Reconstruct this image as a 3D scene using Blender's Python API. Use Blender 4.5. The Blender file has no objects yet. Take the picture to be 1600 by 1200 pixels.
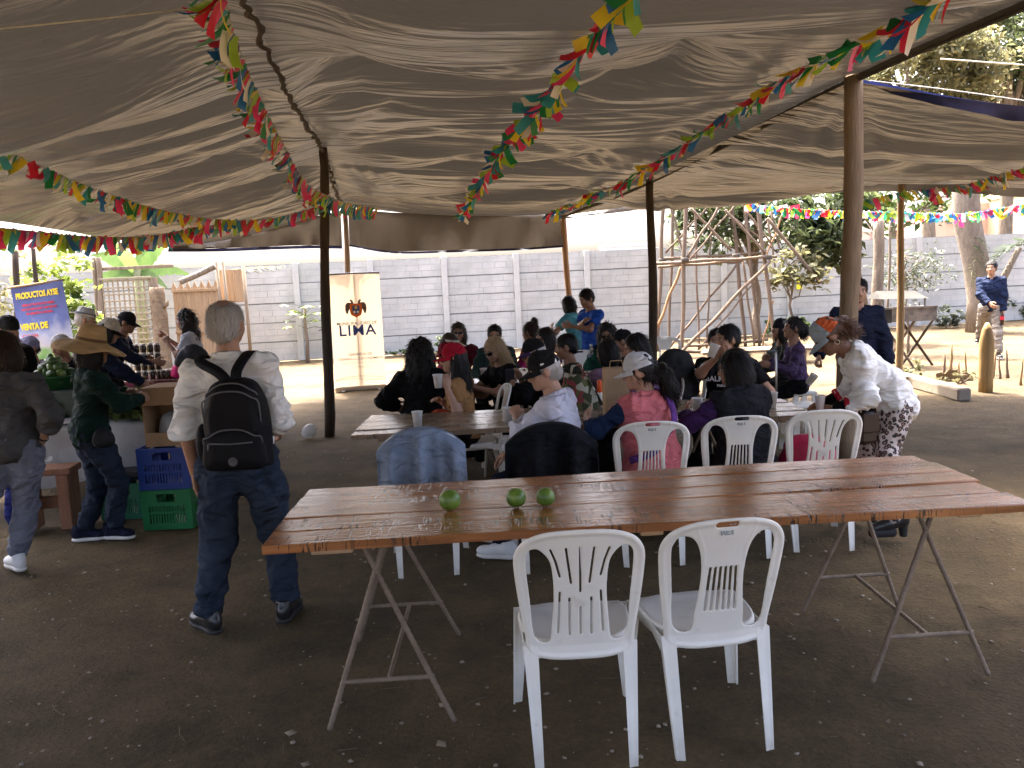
import bpy, math, random
import numpy as np
from mathutils import Vector, Matrix
random.seed(7); RNG = np.random.default_rng(7)
SC = bpy.context.scene
COL = SC.collection
# ---------------------------------------------------------------- camera
F_PX, PITCH, ROLL, CAM_H = 1272.47, 0.12235, 0.04601, 1.696
cp, sp = math.cos(PITCH), math.sin(PITCH); cr, sr = math.cos(ROLL), math.sin(ROLL)
FW = np.array([0, cp, -sp]); U0 = np.array([0, sp, cp]); R0 = np.array([1.0, 0, 0])
RT_ = cr * R0 - sr * U0; UP_ = sr * R0 + cr * U0
CAMP = np.array([0, 0, CAM_H])
cam = bpy.data.cameras.new('camera'); camo = bpy.data.objects.new('camera', cam); COL.objects.link(camo)
cam.sensor_width = 36; cam.lens = 36 * F_PX / 1600; cam.clip_start = 0.05; cam.clip_end = 1500
M = Matrix.Identity(4)
for i in range(3):
    M[i][0] = RT_[i]; M[i][1] = UP_[i]; M[i][2] = -FW[i]; M[i][3] = CAMP[i]
camo.matrix_world = M
SC.camera = camo
SC.render.resolution_x, SC.render.resolution_y = 1024, 768
# ---------------------------------------------------------------- world, sun, exposure
SUN_EL, SUN_AZ = math.radians(64), math.radians(-24)     # azimuth measured from +Y towards +X
w = bpy.data.worlds.new('World'); SC.world = w; w.use_nodes = True
nt = w.node_tree; bg = nt.nodes['Background']
sky = nt.nodes.new('ShaderNodeTexSky'); sky.sky_type = 'NISHITA'; sky.sun_disc = False
sky.sun_elevation = SUN_EL; sky.sun_rotation = SUN_AZ
sky.air_density = 0.5; sky.dust_density = 10.0; sky.ozone_density = 1.0; sky.altitude = 100
nt.links.new(sky.outputs[0], bg.inputs[0]); bg.inputs[1].default_value = 0.15
sl = bpy.data.lights.new('sun', 'SUN'); sl.energy = 2.1; sl.angle = math.radians(1.2); sl.color = (1.0, 0.92, 0.79)
so = bpy.data.objects.new('sun', sl); COL.objects.link(so)
SUNV = Vector((math.sin(SUN_AZ) * math.cos(SUN_EL), math.cos(SUN_AZ) * math.cos(SUN_EL), math.sin(SUN_EL)))
so.rotation_euler = SUNV.to_track_quat('Z', 'Y').to_euler()
SC.view_settings.view_transform = 'Standard'; SC.view_settings.look = 'None'
SC.view_settings.exposure = 3.6; SC.view_settings.gamma = 1.0
try: SC.view_settings.use_curve_mapping = False
except Exception: pass
SC.cycles.use_denoising = True
try: SC.cycles.denoiser = 'OPENIMAGEDENOISE'
except Exception: pass
SC.cycles.max_bounces = 8; SC.cycles.diffuse_bounces = 4; SC.cycles.glossy_bounces = 3; SC.cycles.transmission_bounces = 6
SC.cycles.transparent_max_bounces = 8; SC.cycles.sample_clamp_indirect = 8; SC.cycles.caustics_reflective = False; SC.cycles.caustics_refractive = False

def ray(px, py):
    return FW * F_PX + RT_ * (px - 800) + UP_ * (600 - py)
def at(px, py, z=0.0):
    d = ray(px, py); t = (z - CAM_H) / d[2]; return CAMP + t * d
def dp(px, py, Y):
    d = ray(px, py); return CAMP + d * (Y / d[1])

# ---------------------------------------------------------------- tags
def tag(o, label=None, cat=None, group=None, kind=None):
    if label: o['label'] = label
    if cat: o['category'] = cat
    if group: o['group'] = group
    if kind: o['kind'] = kind
    return o
def empty(name, loc=(0, 0, 0), rz=0.0, label=None, cat=None, group=None):
    o = bpy.data.objects.new(name, None); COL.objects.link(o); o.location = Vector(loc); o.rotation_euler = (0, 0, rz)
    o.empty_display_size = 0.1
    return tag(o, label, cat, group)
def link(name, me, parent=None, mat=None, loc=None, rot=None):
    o = bpy.data.objects.new(name, me); COL.objects.link(o)
    if parent is not None: o.parent = parent
    if mat is not None and len(me.materials) == 0: me.materials.append(mat)
    if loc is not None: o.location = Vector(loc)
    if rot is not None: o.rotation_euler = rot
    return o
def copy_tree(o, parent=None):
    c = o.copy(); COL.objects.link(c)
    if parent is not None: c.parent = parent
    for ch in list(o.children): copy_tree(ch, c)
    return c
# ---------------------------------------------------------------- mesh helpers
def mesh_np(name, V, Fq, smooth=True):
    """V (n,3), Fq (m,4) or (m,3) arrays or a list of tuples"""
    me = bpy.data.meshes.new(name)
    V = np.asarray(V, dtype=np.float32)
    if isinstance(Fq, np.ndarray) and Fq.ndim == 2:
        n, k = Fq.shape
        me.vertices.add(len(V)); me.vertices.foreach_set('co', V.ravel())
        me.loops.add(n * k); me.loops.foreach_set('vertex_index', Fq.astype(np.int32).ravel())
        me.polygons.add(n); me.polygons.foreach_set('loop_start', np.arange(0, n * k, k, dtype=np.int32))
        me.update(calc_edges=True); me.validate()
    else:
        me.from_pydata(V.tolist(), [], [tuple(f) for f in Fq]); me.update()
    if smooth: me.polygons.foreach_set('use_smooth', np.ones(len(me.polygons), dtype=bool))
    return me
class MB:
    def __init__(s): s.v = []; s.f = []
    def add(s, V, Fs):
        b = len(s.v); s.v += [tuple(map(float, p)) for p in V]; s.f += [tuple(i + b for i in f) for f in Fs]; return s
    def box(s, c, size, R=None, taper=1.0):
        hx, hy, hz = [q / 2 for q in size]
        P = [(-hx, -hy, -hz), (hx, -hy, -hz), (hx, hy, -hz), (-hx, hy, -hz), (-hx * taper, -hy * taper, hz), (hx * taper, -hy * taper, hz), (hx * taper, hy * taper, hz), (-hx * taper, hy * taper, hz)]
        if R is not None: P = [tuple(R @ Vector(p)) for p in P]
        P = [(p[0] + c[0], p[1] + c[1], p[2] + c[2]) for p in P]
        return s.add(P, [(0, 3, 2, 1), (4, 5, 6, 7), (0, 1, 5, 4), (1, 2, 6, 5), (2, 3, 7, 6), (3, 0, 4, 7)])
    def bbox(s, c, size, bev=0.006, R=None):
        """box with chamfered vertical profile edges (all 12 edges)"""
        hx, hy, hz = [q / 2 for q in size]; b = min(bev, hx * .9, hy * .9, hz * .9)
        def ring(z, i):
            x, y = hx - i, hy - i
            return [(-x + b, -y, z), (x - b, -y, z), (x, -y + b, z), (x, y - b, z), (x - b, y, z), (-x + b, y, z), (-x, y - b, z), (-x, -y + b, z)]
        P = ring(-hz, b * .7) + ring(-hz + b, 0) + ring(hz - b, 0) + ring(hz, b * .7)
        if R is not None: P = [tuple(R @ Vector(p)) for p in P]
        P = [(p[0] + c[0], p[1] + c[1], p[2] + c[2]) for p in P]
        Fs = [tuple(range(7, -1, -1)), tuple(range(24, 32))]
        for k in range(3):
            for i in range(8):
                j = (i + 1) % 8; Fs.append((k * 8 + i, k * 8 + j, k * 8 + 8 + j, k * 8 + 8 + i))
        return s.add(P, Fs)
    def tube(s, pts, rad, n=8, caps=True):
        pts = [Vector(p) for p in pts]; m = len(pts)
        rad = list(rad) if hasattr(rad, '__len__') else [rad] * m
        P = []; prev = None
        for i in range(m):
            t = (pts[min(i + 1, m - 1)] - pts[max(i - 1, 0)])
            t = t.normalized() if t.length > 1e-9 else Vector((0, 0, 1))
            if prev is None:
                a = Vector((1, 0, 0)) if abs(t.x) < 0.9 else Vector((0, 1, 0))
                u = t.cross(a).normalized()
            else:
                u = (prev - t * prev.dot(t)).normalized()
            prev = u; v = t.cross(u)
            for k in range(n):
                a = 2 * math.pi * k / n
                P.append(pts[i] + (u * math.cos(a) + v * math.sin(a)) * rad[i])
        Fs = []
        for i in range(m - 1):
            for k in range(n):
                l = (k + 1) % n; Fs.append((i * n + k, i * n + l, (i + 1) * n + l, (i + 1) * n + k))
        if caps: Fs.append(tuple(range(n - 1, -1, -1))); Fs.append(tuple(range((m - 1) * n, m * n)))
        return s.add(P, Fs)
    def lathe(s, prof, n=20, c=(0, 0, 0), cap0=False, cap1=False):
        P = []; 
        for r, z in prof:
            for k in range(n):
                a = 2 * math.pi * k / n; P.append((c[0] + r * math.cos(a), c[1] + r * math.sin(a), c[2] + z))
        m = len(prof); Fs = []
        for i in range(m - 1):
            for k in range(n):
                l = (k + 1) % n; Fs.append((i * n + k, i * n + l, (i + 1) * n + l, (i + 1) * n + k))
        if cap0: Fs.append(tuple(range(n - 1, -1, -1)))
        if cap1: Fs.append(tuple(range((m - 1) * n, m * n)))
        return s.add(P, Fs)
    def quad(s, a, b, c, d): return s.add([a, b, c, d], [(0, 1, 2, 3)])
    def sheet(s, fn, nu, nv):
        P = [fn(i / nu, j / nv) for i in range(nu + 1) for j in range(nv + 1)]
        Fs = [(i * (nv + 1) + j, (i + 1) * (nv + 1) + j, (i + 1) * (nv + 1) + j + 1, i * (nv + 1) + j + 1) for i in range(nu) for j in range(nv)]
        return s.add(P, Fs)
    def mesh(s, name, smooth=False):
        me = bpy.data.meshes.new(name); me.from_pydata(s.v, [], s.f); me.update()
        if smooth: me.polygons.foreach_set('use_smooth', np.ones(len(me.polygons), dtype=bool))
        return me
    def build(s, name, mat, parent=None, smooth=False, loc=None, rot=None):
        return link(name, s.mesh(name, smooth), parent, mat, loc, rot)
def Rm(x=0, y=0, z=0, order='XYZ'):
    from mathutils import Euler
    return Euler((x, y, z), order).to_matrix()
# ---------------------------------------------------------------- numpy noise
_TAB = RNG.random((64, 64, 64)).astype(np.float32)
def vnoise(P):
    P = np.asarray(P, dtype=np.float64); i = np.floor(P).astype(int); f = P - i; f = f * f * (3 - 2 * f)
    i &= 63; j = (i + 1) & 63
    r = 0
    for dx in (0, 1):
        X = (j if dx else i)[..., 0]; wx = f[..., 0] if dx else 1 - f[..., 0]
        for dy in (0, 1):
            Y = (j if dy else i)[..., 1]; wy = f[..., 1] if dy else 1 - f[..., 1]
            for dz in (0, 1):
                Z = (j if dz else i)[..., 2]; wz = f[..., 2] if dz else 1 - f[..., 2]
                r = r + _TAB[X, Y, Z] * wx * wy * wz
    return r * 2 - 1
def fbm(P, o=3):
    P = np.asarray(P, dtype=np.float64); r = 0; a = 1.0
    for k in range(o): r = r + a * vnoise(P * 2 ** k + 17.3 * k); a *= .5
    return r
# ---------------------------------------------------------------- materials
MATS = {}
def pm(name, col, rough=0.6, var=0.15, vs=6.0, bump=0.15, bs=40.0, spec=0.35, col2=None, metal=0.0, coat=0.0, sheen=0.0, trans=0.0, stretch=(1, 1, 1), dist=0.01, coords='Object', rvar=0.0, fold=0.0, fs=5.0):
    """procedural principled: two-scale noise colour variation + bump"""
    if name in MATS: return MATS[name]
    m = bpy.data.materials.new(name); m.use_nodes = True; N = m.node_tree.nodes; L = m.node_tree.links
    b = N['Principled BSDF']; out = N['Material Output']
    tc = N.new('ShaderNodeTexCoord'); mp = N.new('ShaderNodeMapping'); mp.inputs['Scale'].default_value = stretch
    L.new(tc.outputs[coords], mp.inputs['Vector'])
    n1 = N.new('ShaderNodeTexNoise'); n1.inputs['Scale'].default_value = vs; n1.inputs['Detail'].default_value = 5; n1.inputs['Roughness'].default_value = .6
    L.new(mp.outputs[0], n1.inputs['Vector'])
    rp = N.new('ShaderNodeValToRGB'); L.new(n1.outputs['Fac'], rp.inputs[0])
    c = np.array(col[:3]); c2 = np.array(col2[:3]) if col2 is not None else None
    lo = np.clip(c * (1 - var), 0, 1); hi = np.clip(c * (1 + var), 0, 1) if c2 is None else np.clip(c2, 0, 1)
    rp.color_ramp.elements[0].position = .3; rp.color_ramp.elements[1].position = .7
    rp.color_ramp.elements[0].color = (*lo, 1); rp.color_ramp.elements[1].color = (*hi, 1)
    L.new(rp.outputs[0], b.inputs['Base Color'])
    b.inputs['Roughness'].default_value = rough; b.inputs['Specular IOR Level'].default_value = spec; b.inputs['Metallic'].default_value = metal
    if coat: b.inputs['Coat Weight'].default_value = coat; b.inputs['Coat Roughness'].default_value = .15
    if sheen: b.inputs['Sheen Weight'].default_value = sheen
    if rvar:
        mr = N.new('ShaderNodeMapRange'); mr.inputs['To Min'].default_value = max(.02, rough - rvar); mr.inputs['To Max'].default_value = min(1, rough + rvar)
        L.new(n1.outputs['Fac'], mr.inputs['Value']); L.new(mr.outputs[0], b.inputs['Roughness'])
    if bump:
        n2 = N.new('ShaderNodeTexNoise'); n2.inputs['Scale'].default_value = bs; n2.inputs['Detail'].default_value = 4
        L.new(mp.outputs[0], n2.inputs['Vector'])
        bp = N.new('ShaderNodeBump'); bp.inputs['Strength'].default_value = bump; bp.inputs['Distance'].default_value = dist
        L.new(n2.outputs['Fac'], bp.inputs['Height']); L.new(bp.outputs[0], b.inputs['Normal'])
        if fold:
            mpf = N.new('ShaderNodeMapping'); mpf.inputs['Scale'].default_value = (1, 1, 1.7); L.new(tc.outputs[coords], mpf.inputs['Vector'])
            n3 = N.new('ShaderNodeTexNoise'); n3.inputs['Scale'].default_value = fs; n3.inputs['Detail'].default_value = 2.0; n3.inputs['Distortion'].default_value = .7; L.new(mpf.outputs[0], n3.inputs['Vector'])
            sb = N.new('ShaderNodeMath'); sb.operation = 'SUBTRACT'; sb.inputs[1].default_value = .5; L.new(n3.outputs['Fac'], sb.inputs[0]); ab = N.new('ShaderNodeMath'); ab.operation = 'ABSOLUTE'; L.new(sb.outputs[0], ab.inputs[0])
            b2 = N.new('ShaderNodeBump'); b2.inputs['Strength'].default_value = fold; b2.inputs['Distance'].default_value = .085; L.new(n3.outputs['Fac'], b2.inputs['Height']); L.new(bp.outputs[0], b2.inputs['Normal']); L.new(b2.outputs[0], b.inputs['Normal'])
    if trans:
        tr = N.new('ShaderNodeBsdfTranslucent'); mx = N.new('ShaderNodeMixShader'); mx.inputs[0].default_value = trans
        L.new(rp.outputs[0], tr.inputs[0]); L.new(b.outputs[0], mx.inputs[1]); L.new(tr.outputs[0], mx.inputs[2]); L.new(mx.outputs[0], out.inputs[0])
    MATS[name] = m; return m
def cloth(name, col, **k):
    a = dict(rough=.85, var=.14, vs=9, bump=.3, bs=90, spec=.12, dist=.006, sheen=.0, fold=.8, fs=7.0); a.update(k); return pm('cloth_' + name, col, **a)
def srgb(r, g, b):
    f = lambda c: ((c / 255) / 12.92) if c / 255 <= .04045 else ((c / 255 + .055) / 1.055) ** 2.4
    return (f(r), f(g), f(b))
# ---------------------------------------------------------------- implicit surfaces (surface nets)
_OFF = np.array([(0, 0, 0), (1, 0, 0), (0, 1, 0), (1, 1, 0), (0, 0, 1), (1, 0, 1), (0, 1, 1), (1, 1, 1)])
_EDG = [(0, 1), (2, 3), (4, 5), (6, 7), (0, 2), (1, 3), (4, 6), (5, 7), (0, 4), (1, 5), (2, 6), (3, 7)]
def surface_nets(D, o, h):
    s = D < 0; nx, ny, nz = D.shape; cnt = np.zeros((nx - 1, ny - 1, nz - 1), np.int8)
    for a, b, c in _OFF: cnt += s[a:nx - 1 + a, b:ny - 1 + b, c:nz - 1 + c]
    mk = (cnt > 0) & (cnt < 8); cells = np.argwhere(mk); ix = np.full(mk.shape, -1, np.int64); ix[mk] = np.arange(len(cells))
    acc = np.zeros((len(cells), 3)); num = np.zeros(len(cells))
    vals = np.stack([D[tuple((cells + q).T)] for q in _OFF], 1)
    for a, b in _EDG:
        va, vb = vals[:, a], vals[:, b]; m = (va < 0) != (vb < 0); t = va[m] / (va[m] - vb[m])
        acc[m] += _OFF[a] + t[:, None] * (_OFF[b] - _OFF[a]); num[m] += 1
    V = (cells + acc / num[:, None]) * h + o; Fs = []
    for ax in range(3):
        sl0 = [slice(1, -1)] * 3; sl1 = [slice(1, -1)] * 3; sl0[ax] = slice(0, -1); sl1[ax] = slice(1, None)
        a, b = s[tuple(sl0)], s[tuple(sl1)]; ch = np.argwhere(a != b)
        if not len(ch): continue
        fl = a[tuple(ch.T)]; base = ch + 1; base[:, ax] -= 1; u, v = (ax + 1) % 3, (ax + 2) % 3
        q = []
        for du, dv in ((-1, -1), (0, -1), (0, 0), (-1, 0)):
            c = base.copy(); c[:, u] += du; c[:, v] += dv; q.append(ix[tuple(c.T)])
        q = np.stack(q, 1); q[~fl] = q[~fl][:, ::-1]; Fs.append(q)
    return V, np.concatenate(Fs)
def cone(a, b, ra, rb, flat=False, flat0=False, flatten=None): return ('c', np.array(a, float), np.array(b, float), ra, rb, flat, flat0, flatten)
def ell(c, r, R=None, sub=False): return ('e', np.array(c, float), np.array(r, float), None if R is None else np.array(R, float), sub)
def eval_prim(p, P):
    if p[0] == 'c':
        _, a, b, ra, rb, fl, fl0, flat = p
        ab = b - a; L2 = ab @ ab + 1e-12; q = P - a; t = (q @ ab) / L2; tc = np.clip(t, 0, 1)
        w = q - tc[..., None] * ab
        if flat is not None:      # squash along a direction: (dir, factor)
            dv = w @ flat[0]; w = w + (dv * (1 / flat[1] - 1))[..., None] * flat[0]
        d = np.sqrt((w * w).sum(-1)) - (ra + (rb - ra) * tc)
        if fl: d = np.maximum(d, (t - 1) * math.sqrt(L2))
        if fl0: d = np.maximum(d, -t * math.sqrt(L2))
        return d
    _, c, r, R, sub = p; q = P - c
    if R is not None: q = q @ R
    k0 = np.sqrt(((q / r) ** 2).sum(-1)); k1 = np.sqrt(((q / (r * r)) ** 2).sum(-1)) + 1e-9
    return k0 * (k0 - 1) / k1
def prim_box(p):
    if p[0] == 'c':
        m = max(p[3], p[4]); return np.minimum(p[1], p[2]) - m, np.maximum(p[1], p[2]) + m
    m = p[2].max() if p[3] is not None else p[2]; return p[1] - m, p[1] + m
def sdf_mesh(prims, h, k=.02, cuts=(), subk=.008, noise=None):
    """smooth union of prims (ell with sub=True carve), then half-space cuts (point, normal keeps negative side)"""
    add = [p for p in prims if not (p[0] == 'e' and p[4])]; sub = [p for p in prims if p[0] == 'e' and p[4]]
    bb = [prim_box(p) for p in add]; lo = np.min([b[0] for b in bb], 0) - 2.5 * h - k * .3; hi = np.max([b[1] for b in bb], 0) + 2.5 * h + k * .3
    n = np.ceil((hi - lo) / h).astype(int) + 1; D = np.full(tuple(n), 1.0)
    ax = [lo[i] + h * np.arange(n[i]) for i in range(3)]
    def block(b0, b1, m):
        s = []
        for i in range(3): a = max(0, int((b0[i] - m - lo[i]) / h)); b = min(n[i], int((b1[i] + m - lo[i]) / h) + 2); s.append(slice(a, b))
        G = np.stack(np.meshgrid(ax[0][s[0]], ax[1][s[1]], ax[2][s[2]], indexing='ij'), -1); return tuple(s), G
    for p, (b0, b1) in zip(add, bb):
        s, G = block(b0, b1, k + 2 * h); d = eval_prim(p, G); o = D[s]; hh = np.clip(k - np.abs(o - d), 0, None) / k
        D[s] = np.minimum(o, d) - hh * hh * k * .25
    for p in sub:
        b0, b1 = prim_box(p); s, G = block(b0, b1, subk + 2 * h)
        if min(G.shape[:3]) == 0: continue
        d = -eval_prim(p, G); o = D[s]; hh = np.clip(subk - np.abs(o - d), 0, None) / subk
        D[s] = np.maximum(o, d) + hh * hh * subk * .25
    if cuts or noise:
        G = np.stack(np.meshgrid(*ax, indexing='ij'), -1)
        for (c, nn) in cuts: D = np.maximum(D, (G - np.array(c)) @ np.array(nn, float))
    return surface_nets(D, lo, h)
def vnormals(V, Fq):
    a, b, c = V[Fq[:, 0]], V[Fq[:, 1]], V[Fq[:, 2]]; fn = np.cross(b - a, c - a); N = np.zeros_like(V)
    for k in range(Fq.shape[1]): np.add.at(N, Fq[:, k], fn)
    return N / (np.linalg.norm(N, axis=1, keepdims=True) + 1e-12)
def poly_sdf(X, Z, poly):
    P = np.array(poly, float); d = np.full(X.shape, 1e9); ins = np.zeros(X.shape, bool); m = len(P)
    for i in range(m):
        a, b = P[i], P[(i + 1) % m]; e = b - a; wx, wz = X - a[0], Z - a[1]; t = np.clip((wx * e[0] + wz * e[1]) / (e @ e), 0, 1)
        d = np.minimum(d, (wx - e[0] * t) ** 2 + (wz - e[1] * t) ** 2)
        c = ((a[1] > Z) != (b[1] > Z)); xi = a[0] + (Z - a[1]) / (b[1] - a[1] + 1e-15) * e[0]; ins ^= c & (X < xi)
    d = np.sqrt(d); return np.where(ins, -d, d)
def seg_sdf(X, Z, a, b, r):
    e = np.array(b) - np.array(a); wx, wz = X - a[0], Z - a[1]; t = np.clip((wx * e[0] + wz * e[1]) / (e @ e + 1e-12), 0, 1); return np.hypot(wx - e[0] * t, wz - e[1] * t) - r
def text_mesh(name, body, size, extr=.0015, align='CENTER', bold=0.0, sp=1.0):
    cu = bpy.data.curves.new(name, 'FONT'); cu.body = body; cu.size = size; cu.extrude = extr; cu.align_x = align; cu.align_y = 'CENTER'; cu.offset = bold; cu.space_character = sp; cu.resolution_u = 3
    o = bpy.data.objects.new(name, cu); COL.objects.link(o); dg = bpy.context.evaluated_depsgraph_get(); me = bpy.data.meshes.new_from_object(o.evaluated_get(dg)); bpy.data.objects.remove(o); bpy.data.curves.remove(cu); me.materials.clear(); return me
# ================================================================ SETTING
# ---------------------------------------------------------------- ground
def ground_mat():
    m = bpy.data.materials.new('dirt'); m.use_nodes = True; N = m.node_tree.nodes; L = m.node_tree.links; b = N['Principled BSDF']
    tc = N.new('ShaderNodeTexCoord')
    def noise(s, d=6, r=.6):
        n = N.new('ShaderNodeTexNoise'); n.inputs['Scale'].default_value = s; n.inputs['Detail'].default_value = d; n.inputs['Roughness'].default_value = r
        L.new(tc.outputs['Object'], n.inputs['Vector']); return n
    big = noise(.55, 4); mid = noise(3.2, 8, .7); fine = noise(42, 5, .7)
    r1 = N.new('ShaderNodeValToRGB'); L.new(mid.outputs['Fac'], r1.inputs[0])
    e = r1.color_ramp.elements; e[0].position = .28; e[0].color = (.070, .0515, .0295, 1); e[1].position = .74; e[1].color = (.146, .107, .062, 1)
    r2 = N.new('ShaderNodeValToRGB'); L.new(big.outputs['Fac'], r2.inputs[0])
    e = r2.color_ramp.elements; e[0].position = .34; e[0].color = (.60, .59, .56, 1); e[1].position = .66; e[1].color = (1.35, 1.32, 1.26, 1)
    mu = N.new('ShaderNodeMix'); mu.data_type = 'RGBA'; mu.blend_type = 'MULTIPLY'; mu.inputs[0].default_value = 1
    L.new(r1.outputs[0], mu.inputs[6]); L.new(r2.outputs[0], mu.inputs[7])
    r3 = N.new('ShaderNodeValToRGB'); L.new(fine.outputs['Fac'], r3.inputs[0])
    e = r3.color_ramp.elements; e[0].position = .3; e[0].color = (.72, .72, .72, 1); e[1].position = .72; e[1].color = (1.2, 1.2, 1.18, 1)
    m2 = N.new('ShaderNodeMix'); m2.data_type = 'RGBA'; m2.blend_type = 'MULTIPLY'; m2.inputs[0].default_value = 1
    L.new(mu.outputs[2], m2.inputs[6]); L.new(r3.outputs[0], m2.inputs[7])
    # earth toned slightly darker and yellower in an irregular patch around the front table
    vm = N.new('ShaderNodeVectorMath'); vm.operation = 'DISTANCE'; vm.inputs[1].default_value = (-.2, 2.2, 0); L.new(tc.outputs['Object'], vm.inputs[0])
    dn = noise(.9, 5, .65); da = N.new('ShaderNodeMath'); da.operation = 'MULTIPLY_ADD'; L.new(dn.outputs['Fac'], da.inputs[0]); da.inputs[1].default_value = 5.5; L.new(vm.outputs['Value'], da.inputs[2])
    dr = N.new('ShaderNodeMapRange'); dr.interpolation_type = 'SMOOTHSTEP'; L.new(da.outputs[0], dr.inputs['Value']); dr.inputs['From Min'].default_value = 5.2; dr.inputs['From Max'].default_value = 12.5
    dk = N.new('ShaderNodeMix'); dk.data_type = 'RGBA'; dk.blend_type = 'MULTIPLY'; dk.inputs[0].default_value = 1; L.new(m2.outputs[2], dk.inputs[6]); dk.inputs[7].default_value = (.95, .93, .82, 1)
    m3 = N.new('ShaderNodeMix'); m3.data_type = 'RGBA'; L.new(dr.outputs[0], m3.inputs[0]); L.new(dk.outputs[2], m3.inputs[6]); L.new(m2.outputs[2], m3.inputs[7]); L.new(m3.outputs[2], b.inputs['Base Color'])
    b.inputs['Roughness'].default_value = .93; b.inputs['Specular IOR Level'].default_value = .2
    ad = N.new('ShaderNodeMath'); ad.operation = 'MULTIPLY_ADD'; L.new(mid.outputs['Fac'], ad.inputs[0]); ad.inputs[1].default_value = 1.6; L.new(fine.outputs['Fac'], ad.inputs[2])
    bp = N.new('ShaderNodeBump'); bp.inputs['Strength'].default_value = .75; bp.inputs['Distance'].default_value = .04
    L.new(ad.outputs[0], bp.inputs['Height']); L.new(bp.outputs[0], b.inputs['Normal'])
    return m
DIRT = ground_mat()
def ground_z(x, y):
    P = np.stack([np.asarray(x) * 1.0, np.asarray(y) * 1.0, np.zeros_like(np.asarray(x, dtype=float))], -1)
    return .014 * (fbm(P * 1.9, 3) - .9) + .005 * fbm(P * 7.0, 2)
xs = np.concatenate([[-300, -120, -50, -28], np.arange(-14, 18.01, .12), [30, 60, 120, 300]]); ys = np.concatenate([[-60, -20, -6], np.arange(-1, 26.01, .12), [32, 50, 100, 250, 600]])
X, Y = np.meshgrid(xs, ys, indexing='ij'); Z = ground_z(X, Y); nx, ny = X.shape
idx = np.arange(nx * ny).reshape(nx, ny)
Fq = np.stack([idx[:-1, :-1], idx[1:, :-1], idx[1:, 1:], idx[:-1, 1:]], -1).reshape(-1, 4)
ground = link('ground', mesh_np('ground', np.stack([X, Y, Z], -1).reshape(-1, 3), Fq), None, DIRT); tag(ground, kind='structure')
def gz(x, y): return float(ground_z(np.array([x]), np.array([y]))[0])
# pebbles and litter: nobody could count them
def scatter_stones(n, name, mat, smin, smax, label, flat=.6, region=(-4.5, 5.5, 1.2, 14)):
    V = []; Fs = []
    base = np.array([(1, 0, 0), (-1, 0, 0), (0, 1, 0), (0, -1, 0), (0, 0, 1), (0, 0, -1)], dtype=float)
    tri = np.array([(0, 2, 4), (2, 1, 4), (1, 3, 4), (3, 0, 4), (2, 0, 5), (1, 2, 5), (3, 1, 5), (0, 3, 5)])
    Yp = region[2] + (region[3] - region[2]) * RNG.random(n) ** 1.8
    hw = 0.72 * Yp + .4
    Xp = np.clip((RNG.random(n) * 2 - 1) * hw, region[0] - 3, region[1] + 4)
    S = smin + (smax - smin) * RNG.random(n) ** 3
    Zg = ground_z(Xp, Yp)
    for i in range(n):
        p = base * (1 + .5 * (RNG.random((6, 1)) - .5)) * S[i] * np.array([1, .7 + .5 * RNG.random(), flat])
        a = RNG.random() * 6.28; c, s = math.cos(a), math.sin(a)
        p = np.stack([p[:, 0] * c - p[:, 1] * s, p[:, 0] * s + p[:, 1] * c, p[:, 2]], -1)
        V.append(p + np.array([Xp[i], Yp[i], Zg[i] + S[i] * flat * .35])); Fs.append(tri + 6 * i)
    o = link(name, mesh_np(name, np.concatenate(V), np.concatenate(Fs), True), None, mat)
    return tag(o, label, None, None, 'stuff')
scatter_stones(2600, 'pebbles', pm('pebble', (.27, .22, .165), .9, .45, 3, .2, 80), .003, .016, 'small pale pebbles scattered over the trampled earth')
scatter_stones(520, 'leaf_litter', pm('litter', (.22, .175, .12), .9, .4, 3, .2, 80), .006, .028, 'dry straw and leaf scraps littering the dirt floor', flat=.12)
tw = MB()
for i in range(170):
    y = 1.5 + 9 * random.random() ** 1.6; x = (random.random() * 2 - 1) * (.72 * y + .3); a = random.random() * 6.28; l = random.uniform(.02, .07)
    z = gz(x, y) + .004
    tw.tube([(x - l * math.cos(a), y - l * math.sin(a), z), (x, y, z + .004), (x + l * math.cos(a + .3), y + l * math.sin(a + .3), z)], [.0022, .002, .0012], 4)
tag(tw.build('twigs', pm('twig', (.12, .09, .055), .9, .3)), 'thin dry twigs strewn on the dirt floor', kind='stuff')

# ---------------------------------------------------------------- perimeter wall of precast panels
WHITEWASH = pm('whitewash', (.43, .432, .405), .85, .2, 1.2, .25, 55, .25, dist=.01, coords='Object')
POSTW = pm('whitewash_post', (.47, .47, .44), .85, .12, 2, .2, 55, .25)
wb0, wb1 = at(643, 553), at(1385, 512)
wdir = Vector((wb1 - wb0)); wdir.z = 0; wdir.normalize(); WA = math.atan2(wdir.y, wdir.x); W0 = Vector((wb0[0], wb0[1], 0))
wn = Vector((-wdir.y, wdir.x, 0))
def wall_s(px):
    d = ray(px, 480); k = Vector((d[0], d[1], 0)); o = Vector((0, 0, 0))
    t = (W0 - o).dot(wn) / k.dot(wn); return (k * t - W0).dot(wdir)
BAY = (wall_s(1433) - wall_s(583)) / 8.0; S0 = wall_s(583); WH = 2.45
wall = empty('perimeter_wall', W0, WA, 'long white wall of precast concrete panels closing the yard at the back', 'wall')
PH = WH / 5
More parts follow.
